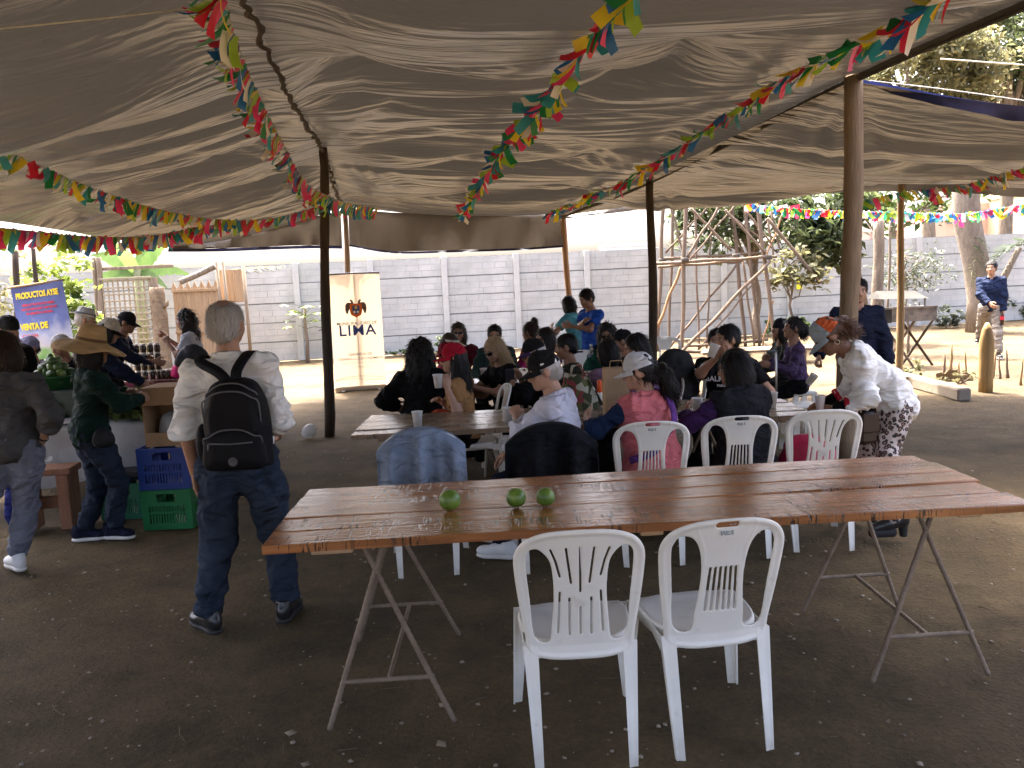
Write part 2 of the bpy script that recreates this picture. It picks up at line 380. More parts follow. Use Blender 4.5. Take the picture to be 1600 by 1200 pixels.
def panel_mesh(k):
    rr = random.Random(k); b = MB(); W = BAY - .15; t = .035
    b.box((W / 2, .012, PH / 2), (W, t, PH - .002))
    nc = 3; ch = (PH - .024) / nc
    for c in range(nc):
        x = 0.0; off = rr.choice([0, .16]); bl = rr.uniform(.30, .36)
        while x < W - .02:
            x1 = min(W, x + (bl - off if x == 0 else bl))
            if x1 - x > .05:
                h = ch - rr.uniform(.001, .007); pr = rr.uniform(.008, .013)
                b.box(((x + x1) / 2, -.0056 - pr / 2, .012 + ch * (c + .5)), (x1 - x - rr.choice([.001, .001, .001, .004, .009]), pr, h))
            x = x1
    return b.mesh('panel')
PMESH = [panel_mesh(k) for k in range(5)]
MORTAR = pm('grimy_joint', (.21, .22, .22), .9, .3, 5, .2)
for me in PMESH:
    me.materials.append(WHITEWASH); me.materials.append(MORTAR)
    for f in me.polygons[:6]: f.material_index = 1
pb = MB(); pb.bbox((0, -.02, (WH + .03) / 2), (.15, .16, WH + .03), .012); POSTM = pb.mesh('post'); POSTM.materials.append(POSTW)
NB0, NB1 = -7, 16
bk_ = MB(); bk_.box(((S0 + NB0 * BAY + S0 + NB1 * BAY) / 2, .05, WH / 2 - .01), ((NB1 - NB0) * BAY, .03, WH - .03)); bk_.build('added_light_stop', POSTW, wall)  # added slab, unseen behind the panels, keeps sun from leaking through their joints
for i in range(NB0, NB1 + 1):
    link('post', POSTM, wall, loc=(S0 + i * BAY, 0, 0))
    if i < NB1:
        for r in range(5):
            o = link('panel', PMESH[(i * 7 + r * 3 + (i * r) % 2) % 5], wall, loc=(S0 + i * BAY + .075, random.uniform(-.004, .004), r * PH + .003 + random.uniform(-.003, .003)))
# yellow tag on the wall
b = MB(); b.bbox((0, 0, 0), (.16, .02, .32), .004); p = dp(1246, 443, 22.2)
tag(b.build('wall_tag', pm('yellow_plate', (.75, .68, .04), .5, .05), None, loc=W0 + wdir * wall_s(1246) - wn * .12 + Vector((0, 0, float(p[2])))), 'small yellow plate fixed high on the white wall', 'plate')
bpy.context.view_layer.update()
# ---------------------------------------------------------------- far buildings beyond the wall
def building(name, label, c, size, col, wins, rz=0):
    e = empty(name, c, rz, label, 'building'); x, y, z = size
    b = MB(); b.box((0, 0, z / 2), (x, y, z)); b.box((0, 0, z + .15), (x + .2, y + .2, .3)); b.build('wall', pm('stucco_' + name + str(round(c[0])), col, .9, .08, 1), e)
    wm = pm('dark_pane', (.20, .21, .22), .25, .1, 2, 0)
    for (u, v, ww, hh) in wins:
        f = MB(); f.box((0, 0, 0), (ww, .08, hh)); f.build('window', wm, e, loc=(u, -y / 2 - .03, v))
c = dp(975, 385, 75); building('distant_house', 'pale blue grey flat block far off above the wall, left of the pole tower', (c[0], 75, 0), (3.9, 5, c[2] - .1), (.62, .65, .70), [])
c = dp(1490, 345, 42); building('pink_house', 'pinkish cream house showing above the wall between the trunks', (c[0] + .4, 42, 0), (6.5, 6, c[2] + .3), (.62, .44, .37), [(-1.9, 3.9, .9, .7), (.2, 3.9, .9, .7), (2.2, 3.9, .9, .7)])
c = dp(1590, 340, 38); building('cream_house', 'cream yellow house behind the wall at the right edge', (c[0] + 2.2, 38, 0), (6, 6, c[2] + .9), (.66, .54, .36), [(-1.8, 4.0, .8, .8), (.4, 4.0, .8, .8)])
c = dp(1290, 375, 48); building('white_house', 'low white house behind the wall right of the pole tower', (c[0] + .3, 48, 0), (6.5, 6, c[2] + .2), (.68, .62, .58), [(-2, 3.4, .9, .7), (0, 3.4, .9, .7)])

# ---------------------------------------------------------------- canopy of laced tarps
def tarp_mat():
    m = bpy.data.materials.new('tarp'); m.use_nodes = True; N = m.node_tree.nodes; L = m.node_tree.links; b = N['Principled BSDF']; out = N['Material Output']
    tc = N.new('ShaderNodeTexCoord'); n = N.new('ShaderNodeTexNoise'); n.inputs['Scale'].default_value = 1.3; n.inputs['Detail'].default_value = 6
    L.new(tc.outputs['Object'], n.inputs['Vector'])
    rp = N.new('ShaderNodeValToRGB'); L.new(n.outputs['Fac'], rp.inputs[0]); e = rp.color_ramp.elements
    e[0].position = .3; e[0].color = (.028, .0255, .023, 1); e[1].position = .7; e[1].color = (.056, .050, .044, 1)
    wv = N.new('ShaderNodeTexNoise'); wv.inputs['Scale'].default_value = 16; wv.inputs['Detail'].default_value = 5
    mp = N.new('ShaderNodeMapping'); mp.inputs['Scale'].default_value = (.32, 1.5, 1); L.new(tc.outputs['Object'], mp.inputs['Vector']); L.new(mp.outputs[0], wv.inputs['Vector'])
    prev = None
    for sc_, st, ds, dist_ in ((1.3, (.13, 1.7, 1), .5, .26), (4.5, (.11, 1.6, 1), .4, .045), (14.0, (.15, 1.4, 1), .4, .005)):
        m2 = N.new('ShaderNodeMapping'); m2.inputs['Scale'].default_value = st; m2.inputs['Rotation'].default_value = (0, 0, .12); L.new(tc.outputs['Object'], m2.inputs['Vector']); q = N.new('ShaderNodeTexNoise'); q.inputs['Scale'].default_value = sc_; q.inputs['Detail'].default_value = 3; q.inputs['Distortion'].default_value = ds; L.new(m2.outputs[0], q.inputs['Vector'])
        sb = N.new('ShaderNodeMath'); sb.operation = 'SUBTRACT'; sb.inputs[1].default_value = .5; L.new(q.outputs['Fac'], sb.inputs[0]); ab = N.new('ShaderNodeMath'); ab.operation = 'ABSOLUTE'; L.new(sb.outputs[0], ab.inputs[0])
        bp = N.new('ShaderNodeBump'); bp.inputs['Strength'].default_value = 1.0; bp.inputs['Distance'].default_value = dist_; L.new(ab.outputs[0], bp.inputs['Height'])
        if prev is not None: L.new(prev.outputs[0], bp.inputs['Normal'])
        prev = bp
    L.new(prev.outputs[0], b.inputs['Normal'])
    L.new(rp.outputs[0], b.inputs['Base Color']); b.inputs['Roughness'].default_value = .30; b.inputs['Specular IOR Level'].default_value = .7
    tr = N.new('ShaderNodeBsdfTranslucent'); tr.inputs[0].default_value = (.44, .38, .31, 1)
    mx = N.new('ShaderNodeMixShader'); mx.inputs[0].default_value = .007
    L.new(b.outputs[0], mx.inputs[1]); L.new(tr.outputs[0], mx.inputs[2]); L.new(mx.outputs[0], out.inputs[0]); return m
TARP = tarp_mat(); NAVY_HEM = pm('tarp_hem', (.012, .014, .04), .5, .2, 5, .3, 20, .4, trans=.15); BLUE_HEM = pm('tarp_blue', (.010, .014, .055), .45, .2, 5, .3, 20, .4, trans=.25)
ROPE = pm('rope', (.07, .06, .05), .9, .3, 20, .5, 90)
def cr_interp(P, n):
    """Catmull-Rom along axis 0 to n+1 samples"""
    P = np.asarray(P, float); m = len(P); Q = np.concatenate([[2 * P[0] - P[1]], P, [2 * P[-1] - P[-2]]])
    t = np.linspace(0, m - 1, n + 1); i = np.minimum(t.astype(int), m - 2); f = (t - i).reshape((-1,) + (1,) * (P.ndim - 1))
    a, b_, c_, d_ = Q[i], Q[i + 1], Q[i + 2], Q[i + 3]
    return .5 * (2 * b_ + (c_ - a) * f + (2 * a - 5 * b_ + 4 * c_ - d_) * f ** 2 + (3 * b_ - a - 3 * c_ + d_) * f ** 3)
PEAKS = [(-2.04, 9.6), (2.97, 7.05), (-2.76, 14.4), (1.86, 10.5), (5.52, 11.5), (.97, 13.7)]
def wrinkle(P, seed, amp=1.0):
    x, y = P[..., 0], P[..., 1]
    wx = x + .35 * vnoise(np.stack([x * .8, y * .8, np.full_like(x, seed)], -1)); wy = y + .22 * vnoise(np.stack([x * .55, y * .7, np.full_like(x, seed + 5.)], -1)) + .10 * x
    def nz(a, b2, s): return vnoise(np.stack([wx * a, wy * b2, np.full_like(x, s)], -1))
    r1 = 1 - np.abs(nz(.32, 1.5, seed)); r2 = 1 - np.abs(nz(.6, 3.9, seed + 3.3)); r3 = nz(1.3, 9.0, seed + 7.7); r4 = nz(.16, .7, seed + 9)
    msk = np.clip(.55 + .9 * vnoise(np.stack([x * .45, y * .45, np.full_like(x, seed + 21.)], -1)), .12, 1.2)
    d = .26 * r1 ** 3 + .08 * r2 ** 4 * msk + .016 * r3 * msk + .10 * r4 - .26 * np.clip(nz(.28, 1.1, seed + 13), 0, 1) ** 1.5
    near = 0
    for (a, b2) in PEAKS:
        r = np.hypot(x - a, y - b2); th = np.arctan2(y - b2, x - a)
        near = near + np.exp(-(r / .9) ** 2) * 1.0
        d = d + .022 * np.sin(th * 17 + 3 * np.sin(th * 5)) * np.exp(-((r - .9) / .8) ** 2)
    return (d - .02) * amp * (1 - .85 * np.clip(near, 0, 1))
def tarp_piece(name, ctrl, nu, nv, parent, seed, amp=1.0, mat=None, sag=.0, thick=.003, edge_free=.12):
    C = cr_interp(np.asarray(ctrl, float), nu); C = np.swapaxes(cr_interp(np.swapaxes(C, 0, 1), nv), 0, 1)
    u = np.linspace(0, 1, nu + 1)[:, None]; v = np.linspace(0, 1, nv + 1)[None, :]
    e = np.minimum(np.minimum(u, 1 - u), np.minimum(v, 1 - v)); ew = np.clip(e / edge_free, 0.0, 1)
    C[..., 2] += wrinkle(C, seed, amp) * ew - sag * np.sin(np.pi * u) * np.sin(np.pi * v)
    id_ = np.arange((nu + 1) * (nv + 1)).reshape(nu + 1, nv + 1)
    Fq = np.stack([id_[:-1, :-1], id_[1:, :-1], id_[1:, 1:], id_[:-1, 1:]], -1).reshape(-1, 4)
    return link(name, mesh_np(name, C.reshape(-1, 3), Fq), parent, mat or TARP), C
can = empty('canopy', (0, 0, 0), 0, 'patched brown tarpaulin canopy laced together over the tables and poles', 'canopy')
seam = [(-.2, -3.2, 2.95), (-.4, -1, 3.05), (-.9, 2, 3.18), (-1.3, 4.5, 3.24), (-1.68, 7, 3.24), (-2.04, 9.6, 3.34), (-2.4, 12, 3.14), (-2.76, 14.4, 3.16)]
redge = [(4.1, -3.2, 3.0), (3.8, -1, 3.08), (3.5, 2, 3.15), (3.12, 4.9, 3.21), (2.97, 7.05, 3.29), (2.3, 9.0, 3.06), (1.67, 11.2, 2.89), (.97, 13.7, 2.80)]
ledge = [(-6.6, -3.2, 2.5), (-6.4, -1, 2.52), (-6.2, 2, 2.58), (-5.9, 4.5, 2.62), (-5.6, 7, 2.62), (-5.46, 9, 2.62), (-5.32, 11.2, 2.55), (-5.23, 13, 2.50)]
def lerp_cols(A, B, n, sag):
    A, B = np.array(A, float), np.array(B, float); out = []
    for k in range(n):
        t = k / (n - 1); q = A * (1 - t) + B * t; q[:, 2] -= sag * math.sin(math.pi * t); out.append(q)
    return np.stack(out, 1)
tarp_piece('tarp', lerp_cols(seam, redge, 4, .10), 440, 100, can, 1.0)
tarp_piece('tarp', lerp_cols(ledge, seam, 4, .10), 440, 84, can, 5.0)
fr = [(2.97, 7.05, 3.27), (4.37, 7.0, 2.97), (6.4, 6.9, 2.78), (8.6, 6.8, 2.72)]; bk = [(.97, 13.7, 2.77), (3.1, 12.65, 2.88), (5.52, 11.5, 2.84), (8.6, 10.2, 2.36)]
g = []
for k in range(4):
    t = k / 3; row = []
    for j in range(4):
        q = np.array(fr[j]) * (1 - t) + np.array(bk[j]) * t; q[2] -= .14 * math.sin(math.pi * t) * (1 if j else .1); row.append(q)
    g.append(row)
L_ = cr_interp(np.array([redge[4], redge[5], redge[6], redge[7]]), 3)
for k in range(4): g[k][0] = L_[k] - np.array([.14 if k else .02, 0, .045])
tarp_piece('tarp', g, 150, 130, can, 9.0, 1.15)
def strip(name, top, drops, mat, seed, nv=10, n=80, wob=.05, back=(0, -.1, 0)):
    T = cr_interp(np.array(top, float), n); Dp = cr_interp(np.array(drops, float).reshape(-1, 1), n)[:, 0]
    V = []
    for j in range(nv + 1):
        t = j / nv; q = T.copy(); q[:, 2] -= Dp * t
        s_ = np.arange(n + 1) * .11
        wv = wob * t * vnoise(np.stack([s_ * 1.7, np.full(n + 1, t * .5), np.full(n + 1, seed)], -1)) + .03 * t * vnoise(np.stack([s_ * 5, np.full(n + 1, t * .8), np.full(n + 1, seed + 4)], -1))
        q[:, 1] += wv; q += np.array(back) * t; V.append(q)
    V = np.stack(V, 1); id_ = np.arange((n + 1) * (nv + 1)).reshape(n + 1, nv + 1)
    Fq = np.stack([id_[:-1, :-1], id_[1:, :-1], id_[1:, 1:], id_[:-1, 1:]], -1).reshape(-1, 4)
    return link(name, mesh_np(name, V.reshape(-1, 3), Fq), can, mat), V
# hanging back flaps with their navy hems
FLAP = pm('tarp_flap', (.15, .13, .108), .5, .1, 2, .35, 9, .4, trans=.06, dist=.03)
_, V = strip('tarp_flap', [(-2.7, 14.38, 3.12), (-1.9, 14.2, 3.0), (-.8, 14.0, 2.9), (.2, 13.85, 2.83), (.95, 13.72, 2.79)], [.62, .66, .60, .55, .50], FLAP, 2.2, wob=.16)
strip('tarp_hem', [tuple(V[i, -1]) for i in (0, 20, 40, 60, 80)], [.035] * 5, NAVY_HEM, 2.2, nv=2, wob=.004, back=(0, -.01, 0))
_, V = strip('tarp_flap', [(-5.23, 13.0, 2.52), (-4.4, 13.5, 2.72), (-3.5, 13.95, 2.92), (-2.82, 14.35, 3.08)], [.04, .24, .42, .60], FLAP, 6.2, wob=.2)
strip('tarp_hem', [tuple(V[i, -1]) for i in (0, 20, 40, 60, 80)], [.05] * 5, NAVY_HEM, 6.2, nv=2, wob=.004, back=(0, -.01, 0))
strip('tarp_hem', fr, [.02, .11, .17, .2], BLUE_HEM, 3.1, nv=4, wob=.03, back=(0, .06, 0))
strip('tarp_hem', bk, [.05, .10, .12, .16], FLAP, 4.1, nv=4, wob=.10, back=(0, -.05, 0))
strip('tarp_hem', redge[2:], [.06] * 6, pm('tarp_edge', (.10, .085, .07), .7, .2), 8.1, nv=2, wob=.01, back=(.02, 0, 0))
def rope_line(pts, r, n=60, knots=0, name='rope', mat=None, jit=.0, parent=None):
    P = cr_interp(np.array(pts, float), n); 
    if jit: P[:, 0] += jit * vnoise(np.stack([np.arange(n + 1) * .9, np.zeros(n + 1), np.zeros(n + 1)], -1))
    b = MB(); rad = [r * (1 + knots * max(0, math.sin(i * 1.9)) ** 3) for i in range(n + 1)]; b.tube(P, rad, 6); return b.build(name, mat or ROPE, parent, True)
rope_line([(p[0], p[1], p[2] - .05) for p in seam[2:]], .014, 150, .9, jit=.03, parent=can)
rope_line([(p[0], p[1], p[2] - .05) for p in redge[2:]], .012, 90, .4, parent=can)
CORD = pm('white_cord', (.6, .58, .52), .8, .1)
tag(rope_line([dp(-60, 52, 3.4), dp(0, 45, 3.5), dp(150, 30, 3.7), dp(300, 13, 4.0)], .003, 20, mat=CORD, name='cord'), 'thin white cord stretched under the canopy at the top left corner', 'cord')
tag(rope_line([dp(1360, 126, 7.0), dp(1480, 140, 7.1), dp(1620, 160, 7.2)], .004, 20, mat=CORD, name='cord'), 'white cord running beside the blue tarp edge at the right', 'cord')
tag(rope_line([dp(1470, 92, 24), dp(1620, 103, 24)], .02, 8, mat=CORD, name='overhead_cable'), 'thin cable crossing in front of the tree top right', 'cable')
# ---------------------------------------------------------------- poles of the canopy
BARKP = pm('pole_wood', (.15, .105, .068), .85, .3, 7, .5, 30, .2, stretch=(6, 6, .6), dist=.015)
BARKD = pm('pole_dark', (.06, .044, .03), .85, .3, 7, .5, 30, .2, stretch=(6, 6, .6), dist=.015)
BARKL = pm('pole_light', (.26, .18, .095), .8, .25, 7, .4, 30, .25, stretch=(6, 6, .6), dist=.012)
def pole(name, base, top, r0, r1, mat, label=None, cat='pole', parent=None, n=14, wob=.012, seed=0, sides=10, group=None):
    a, c_ = Vector(base), Vector(top); rr = random.Random(seed); pts = []; rad = []
    for i in range(n + 1):
        t = i / n; p = a.lerp(c_, t); q = 0 if i in (0, n) else 1
        p = p + Vector((wob * math.sin(t * 7 + seed), wob * math.cos(t * 5 + seed * 2), 0)) * q
        pts.append(p); rad.append((r0 + (r1 - r0) * t) * (1 + .06 * rr.uniform(-1, 1)))
    b = MB(); b.tube(pts, rad, sides); o = b.build(name, mat, parent, True)
    if label: tag(o, label, cat, group)
    return o
pole('canopy_pole', at(515, 680) - np.array([0, 0, .02]), (-2.04, 9.6, 3.36), .062, .05, BARKD, 'dark round pole holding up the canopy beside the tall upright banner', seed=1)
pole('canopy_pole', (-2.86, 14.55, -.02), (-2.76, 14.4, 3.2), .05, .045, BARKP, 'pole standing behind the tall cream upright banner', seed=2)
pole('canopy_pole', (2.93, 7.06, -.02), (2.97, 7.05, 3.33), .088, .074, pm('pole_pale', (.20, .145, .09), .8, .25, 7, .5, 26, .25, stretch=(6, 6, .5), dist=.02), 'thick pale pole in front of the man in the navy jacket', seed=3, sides=14)
pole('canopy_pole', (1.83, 10.45, -.02), (1.86, 10.5, 2.98), .06, .05, BARKD, 'dark pole rising behind the long haired woman, left of the pole tower', seed=4)
pole('canopy_pole', at(1405, 603) - np.array([0, 0, .02]), (5.52, 11.5, 2.9), .05, .045, BARKL, 'straight yellowish pole standing right of the bending woman', seed=5)
pole('canopy_pole', dp(898, 560, 13.85) * np.array([1, 1, 0]) - np.array([0, 0, .02]), (.97, 13.72, 2.82), .05, .05, pm('pole_orange', (.28, .165, .085), .8, .25, 7, .4, 30, .25, stretch=(6, 6, .6)), 'leaning orange brown pole under the right end of the back flap', seed=6)
# ---------------------------------------------------------------- vegetation
def leaf_mat(name, col, col2, tr=.35):
    return pm('leaf_' + name, col, .5, .3, 1.7, .1, 30, .4, col2=col2, trans=tr)
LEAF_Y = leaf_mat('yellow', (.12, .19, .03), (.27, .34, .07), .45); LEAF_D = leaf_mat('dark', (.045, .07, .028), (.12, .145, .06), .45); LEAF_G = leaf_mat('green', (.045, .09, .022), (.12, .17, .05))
LEAF_O = leaf_mat('olive', (.12, .125, .055), (.27, .25, .125), .4); LEAF_B = leaf_mat('banana', (.085, .16, .04), (.16, .25, .07), .5); LEAF_S = leaf_mat('silver', (.06, .08, .05), (.14, .16, .11), .3)
def leaf_cloud(C, size, sq=.45, droop=.3, seed=0, szvar=.5):
    """C: (n,3) centres -> folded leaf meshes (two triangles pairs each)"""
    r = np.random.default_rng(seed); n = len(C)
    th = r.random(n) * 6.283; ph = (r.random(n) - .5) * 1.6 - droop
    d = np.stack([np.cos(th) * np.cos(ph), np.sin(th) * np.cos(ph), np.sin(ph)], -1)
    up = np.stack([r.normal(0, .5, n), r.normal(0, .5, n), np.ones(n)], -1)
    s = np.cross(d, up); s /= np.linalg.norm(s, axis=1, keepdims=True) + 1e-9; nn = np.cross(s, d)
    L_ = (size * (1 - szvar / 2 + szvar * r.random(n)))[:, None]; w_ = L_ * sq
    base = C - d * L_ * .5
    V = np.stack([base, base + d * L_ * .45 + s * w_ * .5 + nn * L_ * .06, base + d * L_ - nn * L_ * .12, base + d * L_ * .45 - s * w_ * .5 + nn * L_ * .06], 1).reshape(-1, 3)
    i = np.arange(n)[:, None] * 4
    F3 = np.concatenate([i + np.array([[0, 1, 2]]), i + np.array([[0, 2, 3]])], 0)
    return V, F3
def clump_points(centres, per, rad, seed):
    r = np.random.default_rng(seed); out = []
    for c in centres:
        p = r.normal(0, 1, (per, 3)); p /= np.linalg.norm(p, axis=1, keepdims=True) + 1e-9
        p *= (r.random((per, 1)) ** .45) * rad * (.6 + .8 * r.random()); out.append(np.array(c) + p * np.array([1, 1, .75]))
    return np.concatenate(out)
def tree(name, label, base, top, r0, crown_c, crown_r, nclump, per, lsize, crad, lm, bark, seed, nbr=9, sq=.45, cat='tree', hollow=.35, group=None):
    e = empty(name, base, 0, label, cat, group); r = np.random.default_rng(seed); B = np.array(base, float); T = np.array(top, float) - B
    b = MB(); n = 8; pts = [T * (i / n) + np.array([.06 * math.sin(i * 1.7 + seed), .06 * math.cos(i * 1.3 + seed), 0]) * (1 if 0 < i else 0) for i in range(n + 1)]
    b.tube(pts, [r0 * (1 - .55 * i / n) for i in range(n + 1)], 9); b.build('trunk', bark, e, True)
    cc = np.array(crown_c, float) - B; cr_ = np.array(crown_r, float)
    q = r.normal(0, 1, (nclump, 3)); q /= np.linalg.norm(q, axis=1, keepdims=True); rad = hollow + (1 - hollow) * r.random((nclump, 1)) ** .6
    cl = cc + q * rad * cr_
    br = MB()
    for k in range(nbr):
        tgt = cl[k % nclump]; s_ = T * r.uniform(.55, 1.0); mid = s_ * .5 + tgt * .5 + np.array([0, 0, .15 * np.linalg.norm(tgt - s_)]) * r.uniform(-.3, 1)
        br.tube([s_, (s_ + mid) / 2 + r.normal(0, .05, 3), mid, (mid + tgt) / 2 + r.normal(0, .05, 3), tgt], [r0 * .42, r0 * .34, r0 * .25, r0 * .16, r0 * .06], 6)
    br.build('limbs', bark, e, True)
    V, F3 = leaf_cloud(clump_points(cl, per, crad, seed + 1), lsize, sq, .3, seed + 2)
    link('crown', mesh_np('crown', V, F3, False), e, lm); return e
BARK = pm('bark', (.20, .16, .12), .9, .35, 5, .8, 18, .2, stretch=(3, 3, .7), dist=.04)
BARKG = pm('bark_grey', (.20, .165, .13), .9, .3, 5, .6, 18, .2, stretch=(3, 3, .7), dist=.04)
# big trees beyond the wall, top right
c = dp(1455, 105, 31); tree('tall_tree', 'tall olive yellow tree crown over the wall, just right of the canopy peak', (c[0], 31, 0), (c[0], 31, c[2] - 2), .32, c - np.array([.3, 0, .1]), (2.7, 2.4, 1.9), 110, 75, .30, .62, LEAF_O, BARK, 11, 14)
c = dp(1555, 95, 34); tree('tall_tree', 'tall dark green tree at the top right corner behind the olive tree', (c[0] + .6, 34, 0), (c[0] + .6, 34, c[2] - 2), .36, c + np.array([.5, 0, .5]), (2.7, 2.4, 2.9), 75, 75, .34, .72, LEAF_D, BARK, 12, 14, hollow=.2)
# broadleaf tree behind the tower
c = dp(1130, 350, 19.6); tree('broadleaf_tree', 'loose broadleaf tree spreading behind the pole tower', (c[0] + .9, 19.9, 0), (c[0] + .8, 19.8, 2.6), .11, c + np.array([.1, 0, .35]), (1.75, .9, 1.25), 60, 26, .24, .36, LEAF_D, BARK, 21, 16, sq=.5, hollow=.1)
c = dp(1290, 365, 18.6); tree('broadleaf_tree', 'dark large leaved tree right of the pole tower, above the wall', (c[0] + .9, 18.9, 0), (c[0] + .4, 18.8, 2.5), .12, c + np.array([.0, 0, .25]), (1.45, .9, 1.05), 64, 34, .25, .36, LEAF_D, BARK, 22, 16, sq=.5, hollow=.1)
c = dp(1225, 420, 17.6); tree('yellow_shrub', 'yellowing leafy branches hanging between tower and wall', (c[0] + .3, 18.0, 0), (c[0] + .25, 17.9, 1.9), .04, c + np.array([.25, 0, -.05]), (.75, .4, .42), 18, 22, .20, .24, LEAF_O, BARK, 23, 8, sq=.5)
c = dp(1425, 425, 15.6); tree('thorny_shrub', 'thin half bare shrub rising behind the barbecue', (c[0], 15.7, 0), (c[0] - .1, 15.7, 1.9), .03, c + np.array([0, 0, .05]), (.75, .5, .65), 34, 16, .11, .26, LEAF_S, BARK, 24, 16, sq=.4, hollow=.1)
c = dp(1490, 325, 21); tree('leafy_tree', 'light green tree leaves hanging over the wall behind the right bunting', (c[0] - .3, 23.8, 0), (c[0] - .2, 23.7, 3.2), .1, c + np.array([-.4, 2.4, .6]), (2.6, .8, .8), 42, 30, .26, .4, LEAF_G, BARK, 25, 10, sq=.5)
# thick trunk at the right with fronds
e = empty('palm_trunk', (11.55, 20.0, 0), 0, 'thick grey tree trunk by the wall behind the walking man', 'tree')
b = MB(); b.tube([(0.05, 0, -.05), (.02, 0, .8), (-.12, 0, 1.7), (-.36, 0, 2.7), (-.42, 0, 3.6), (-.2, 0, 4.6)], [.36, .30, .29, .31, .30, .26], 14); b.build('trunk', BARKG, e, True)
b = MB(); b.tube([(.15, -.05, .7), (.45, -.2, 1.3), (.75, -.3, 2.0)], [.12, .08, .06], 8); b.build('limb', BARK, e, True)
def frond(base, direc, L_, droop, nleaf, ll, seed=0):
    r = random.Random(seed); V = []; Fs = []; d = Vector(direc).normalized(); side = d.cross(Vector((0, 0, 1))).normalized(); P = []
    for i in range(nleaf + 1):
        t = i / nleaf; P.append(Vector(base) + d * L_ * t + Vector((0, 0, -droop * t * t)))
    for i in range(2, nleaf + 1):
        for sgn in (-1, 1):
            q = ll * math.sin(math.pi * (i / (nleaf + 1)) ** .8) * r.uniform(.8, 1.1) + .03; o_ = (side * sgn + d * .55 + Vector((0, 0, r.uniform(-.45, .05)))).normalized()
            a = P[i]; k = len(V); V += [a, a + o_ * q * .5 + d * .018, a + o_ * q, a + o_ * q * .5 - d * .018]; Fs.append((k, k + 1, k + 2, k + 3))
    b = MB(); b.tube(P, [.012 * (1 - .7 * i / nleaf) for i in range(nleaf + 1)], 5); b.add(V, Fs); return b
LEAF_P = leaf_mat('palm', (.10, .14, .10), (.20, .25, .18), .2)
for k in range(11):
    a = -.9 + k * .42; frond((.75, -.35, 2.05), (math.cos(a), -.25 * math.cos(k), .55 - .05 * k), .85, .75, 18, .34, k).build('frond', LEAF_P, e)
for k in range(5): frond((-.35, -.25, 1.5 + .2 * k), (-.5 + .3 * k, -.8, -.1), .35, .35, 10, .2, k + 30).build('frond', LEAF_D, e)
def bush(name, label, c, rad, n, ls, lm, seed, cat='bush', sq=.5, stems=6):
    e = empty(name, (c[0], c[1], 0), 0, label, cat); r = np.random.default_rng(seed)
    q = r.normal(0, 1, (n // 14 + 3, 3)); q /= np.linalg.norm(q, axis=1, keepdims=True); q[:, 2] = np.abs(q[:, 2])
    cl = q * np.array(rad) * (.3 + .7 * r.random((len(q), 1))) + np.array([0, 0, .06])
    V, F3 = leaf_cloud(clump_points(cl, 14, min(rad) * .32, seed), ls, sq, .1, seed); V[:, 2] = np.maximum(V[:, 2], .01)
    link('foliage', mesh_np('foliage', V, F3, False), e, lm)
    b = MB()
    for k in range(stems): t = cl[k % len(cl)]; b.tube([(r.normal(0, .04), r.normal(0, .04), -.02), t * .5 + r.normal(0, .02, 3), t], [.012, .009, .004], 5)
    b.build('stems', BARK, e); return e
bush('green_bush', 'low green plant with broad leaves at the wall foot beside the tower', at(1212, 520) - np.array([0, 1.2, 0]), (.75, .4, .55), 260, .17, LEAF_G, 31)
bush('grey_bush', 'greyish round bush at the wall foot left of the walking man', at(1482, 512), (.55, .4, .75), 260, .15, LEAF_S, 32)
bush('dark_bush', 'dark green bush at the foot of the wall by the right edge', at(1590, 500) , (.8, .5, .85), 320, .17, LEAF_D, 33)
bush('small_bush', 'small green bush by the wall behind the man in the bright blue shirt', dp(905, 500, 20.6), (.45, .3, 1.05), 200, .12, LEAF_G, 34)
bush('small_bush', 'thin weeds by the wall behind the woman in dark red', dp(693, 530, 20.4), (.22, .2, .75), 60, .11, LEAF_G, 35)
for k, (px, lb) in enumerate(((640, 'strip of short green weeds along the wall foot right of the upright banner'),)):
    bush('weed_strip', lb, at(px, 556), (.85, .14, .13), 260, .09, LEAF_G, 36, 'weeds')
# papaya plant at the wall
e = empty('papaya_plant', (-5.05, 20.2, 0), 0, 'young papaya plant with bright star shaped leaves before the wall', 'plant')
b = MB(); b.tube([(0, 0, -.02), (.03, 0, .5), (0, 0, 1.0), (.04, 0, 1.35)], [.05, .045, .04, .03], 8); b.build('stem', BARKG, e, True)
for k in range(15):
    r = random.Random(k + 5); a = k * 2.4; el = r.uniform(-.25, .7); L_ = r.uniform(.35, .6); hb = Vector((.03, 0, r.uniform(.75, 1.35)))
    tip = hb + Vector((math.cos(a) * math.cos(el), math.sin(a) * .7 * math.cos(el), math.sin(el))) * L_; b = MB(); b.tube([hb, (hb + tip) / 2 + Vector((0, 0, .05)), tip], [.008, .006, .005], 4)
    for j in range(8):
        aa = j / 8 * 6.283; d = Vector((math.cos(aa), math.sin(aa), -.35)).normalized(); s_ = d.cross(Vector((0, 0, 1))).normalized(); q = r.uniform(.15, .24)
        b.quad(tip, tip + d * q * .55 + s_ * .045, tip + d * q, tip + d * q * .55 - s_ * .045)
    b.build('leaf', (LEAF_Y if k % 3 else LEAF_S), e)
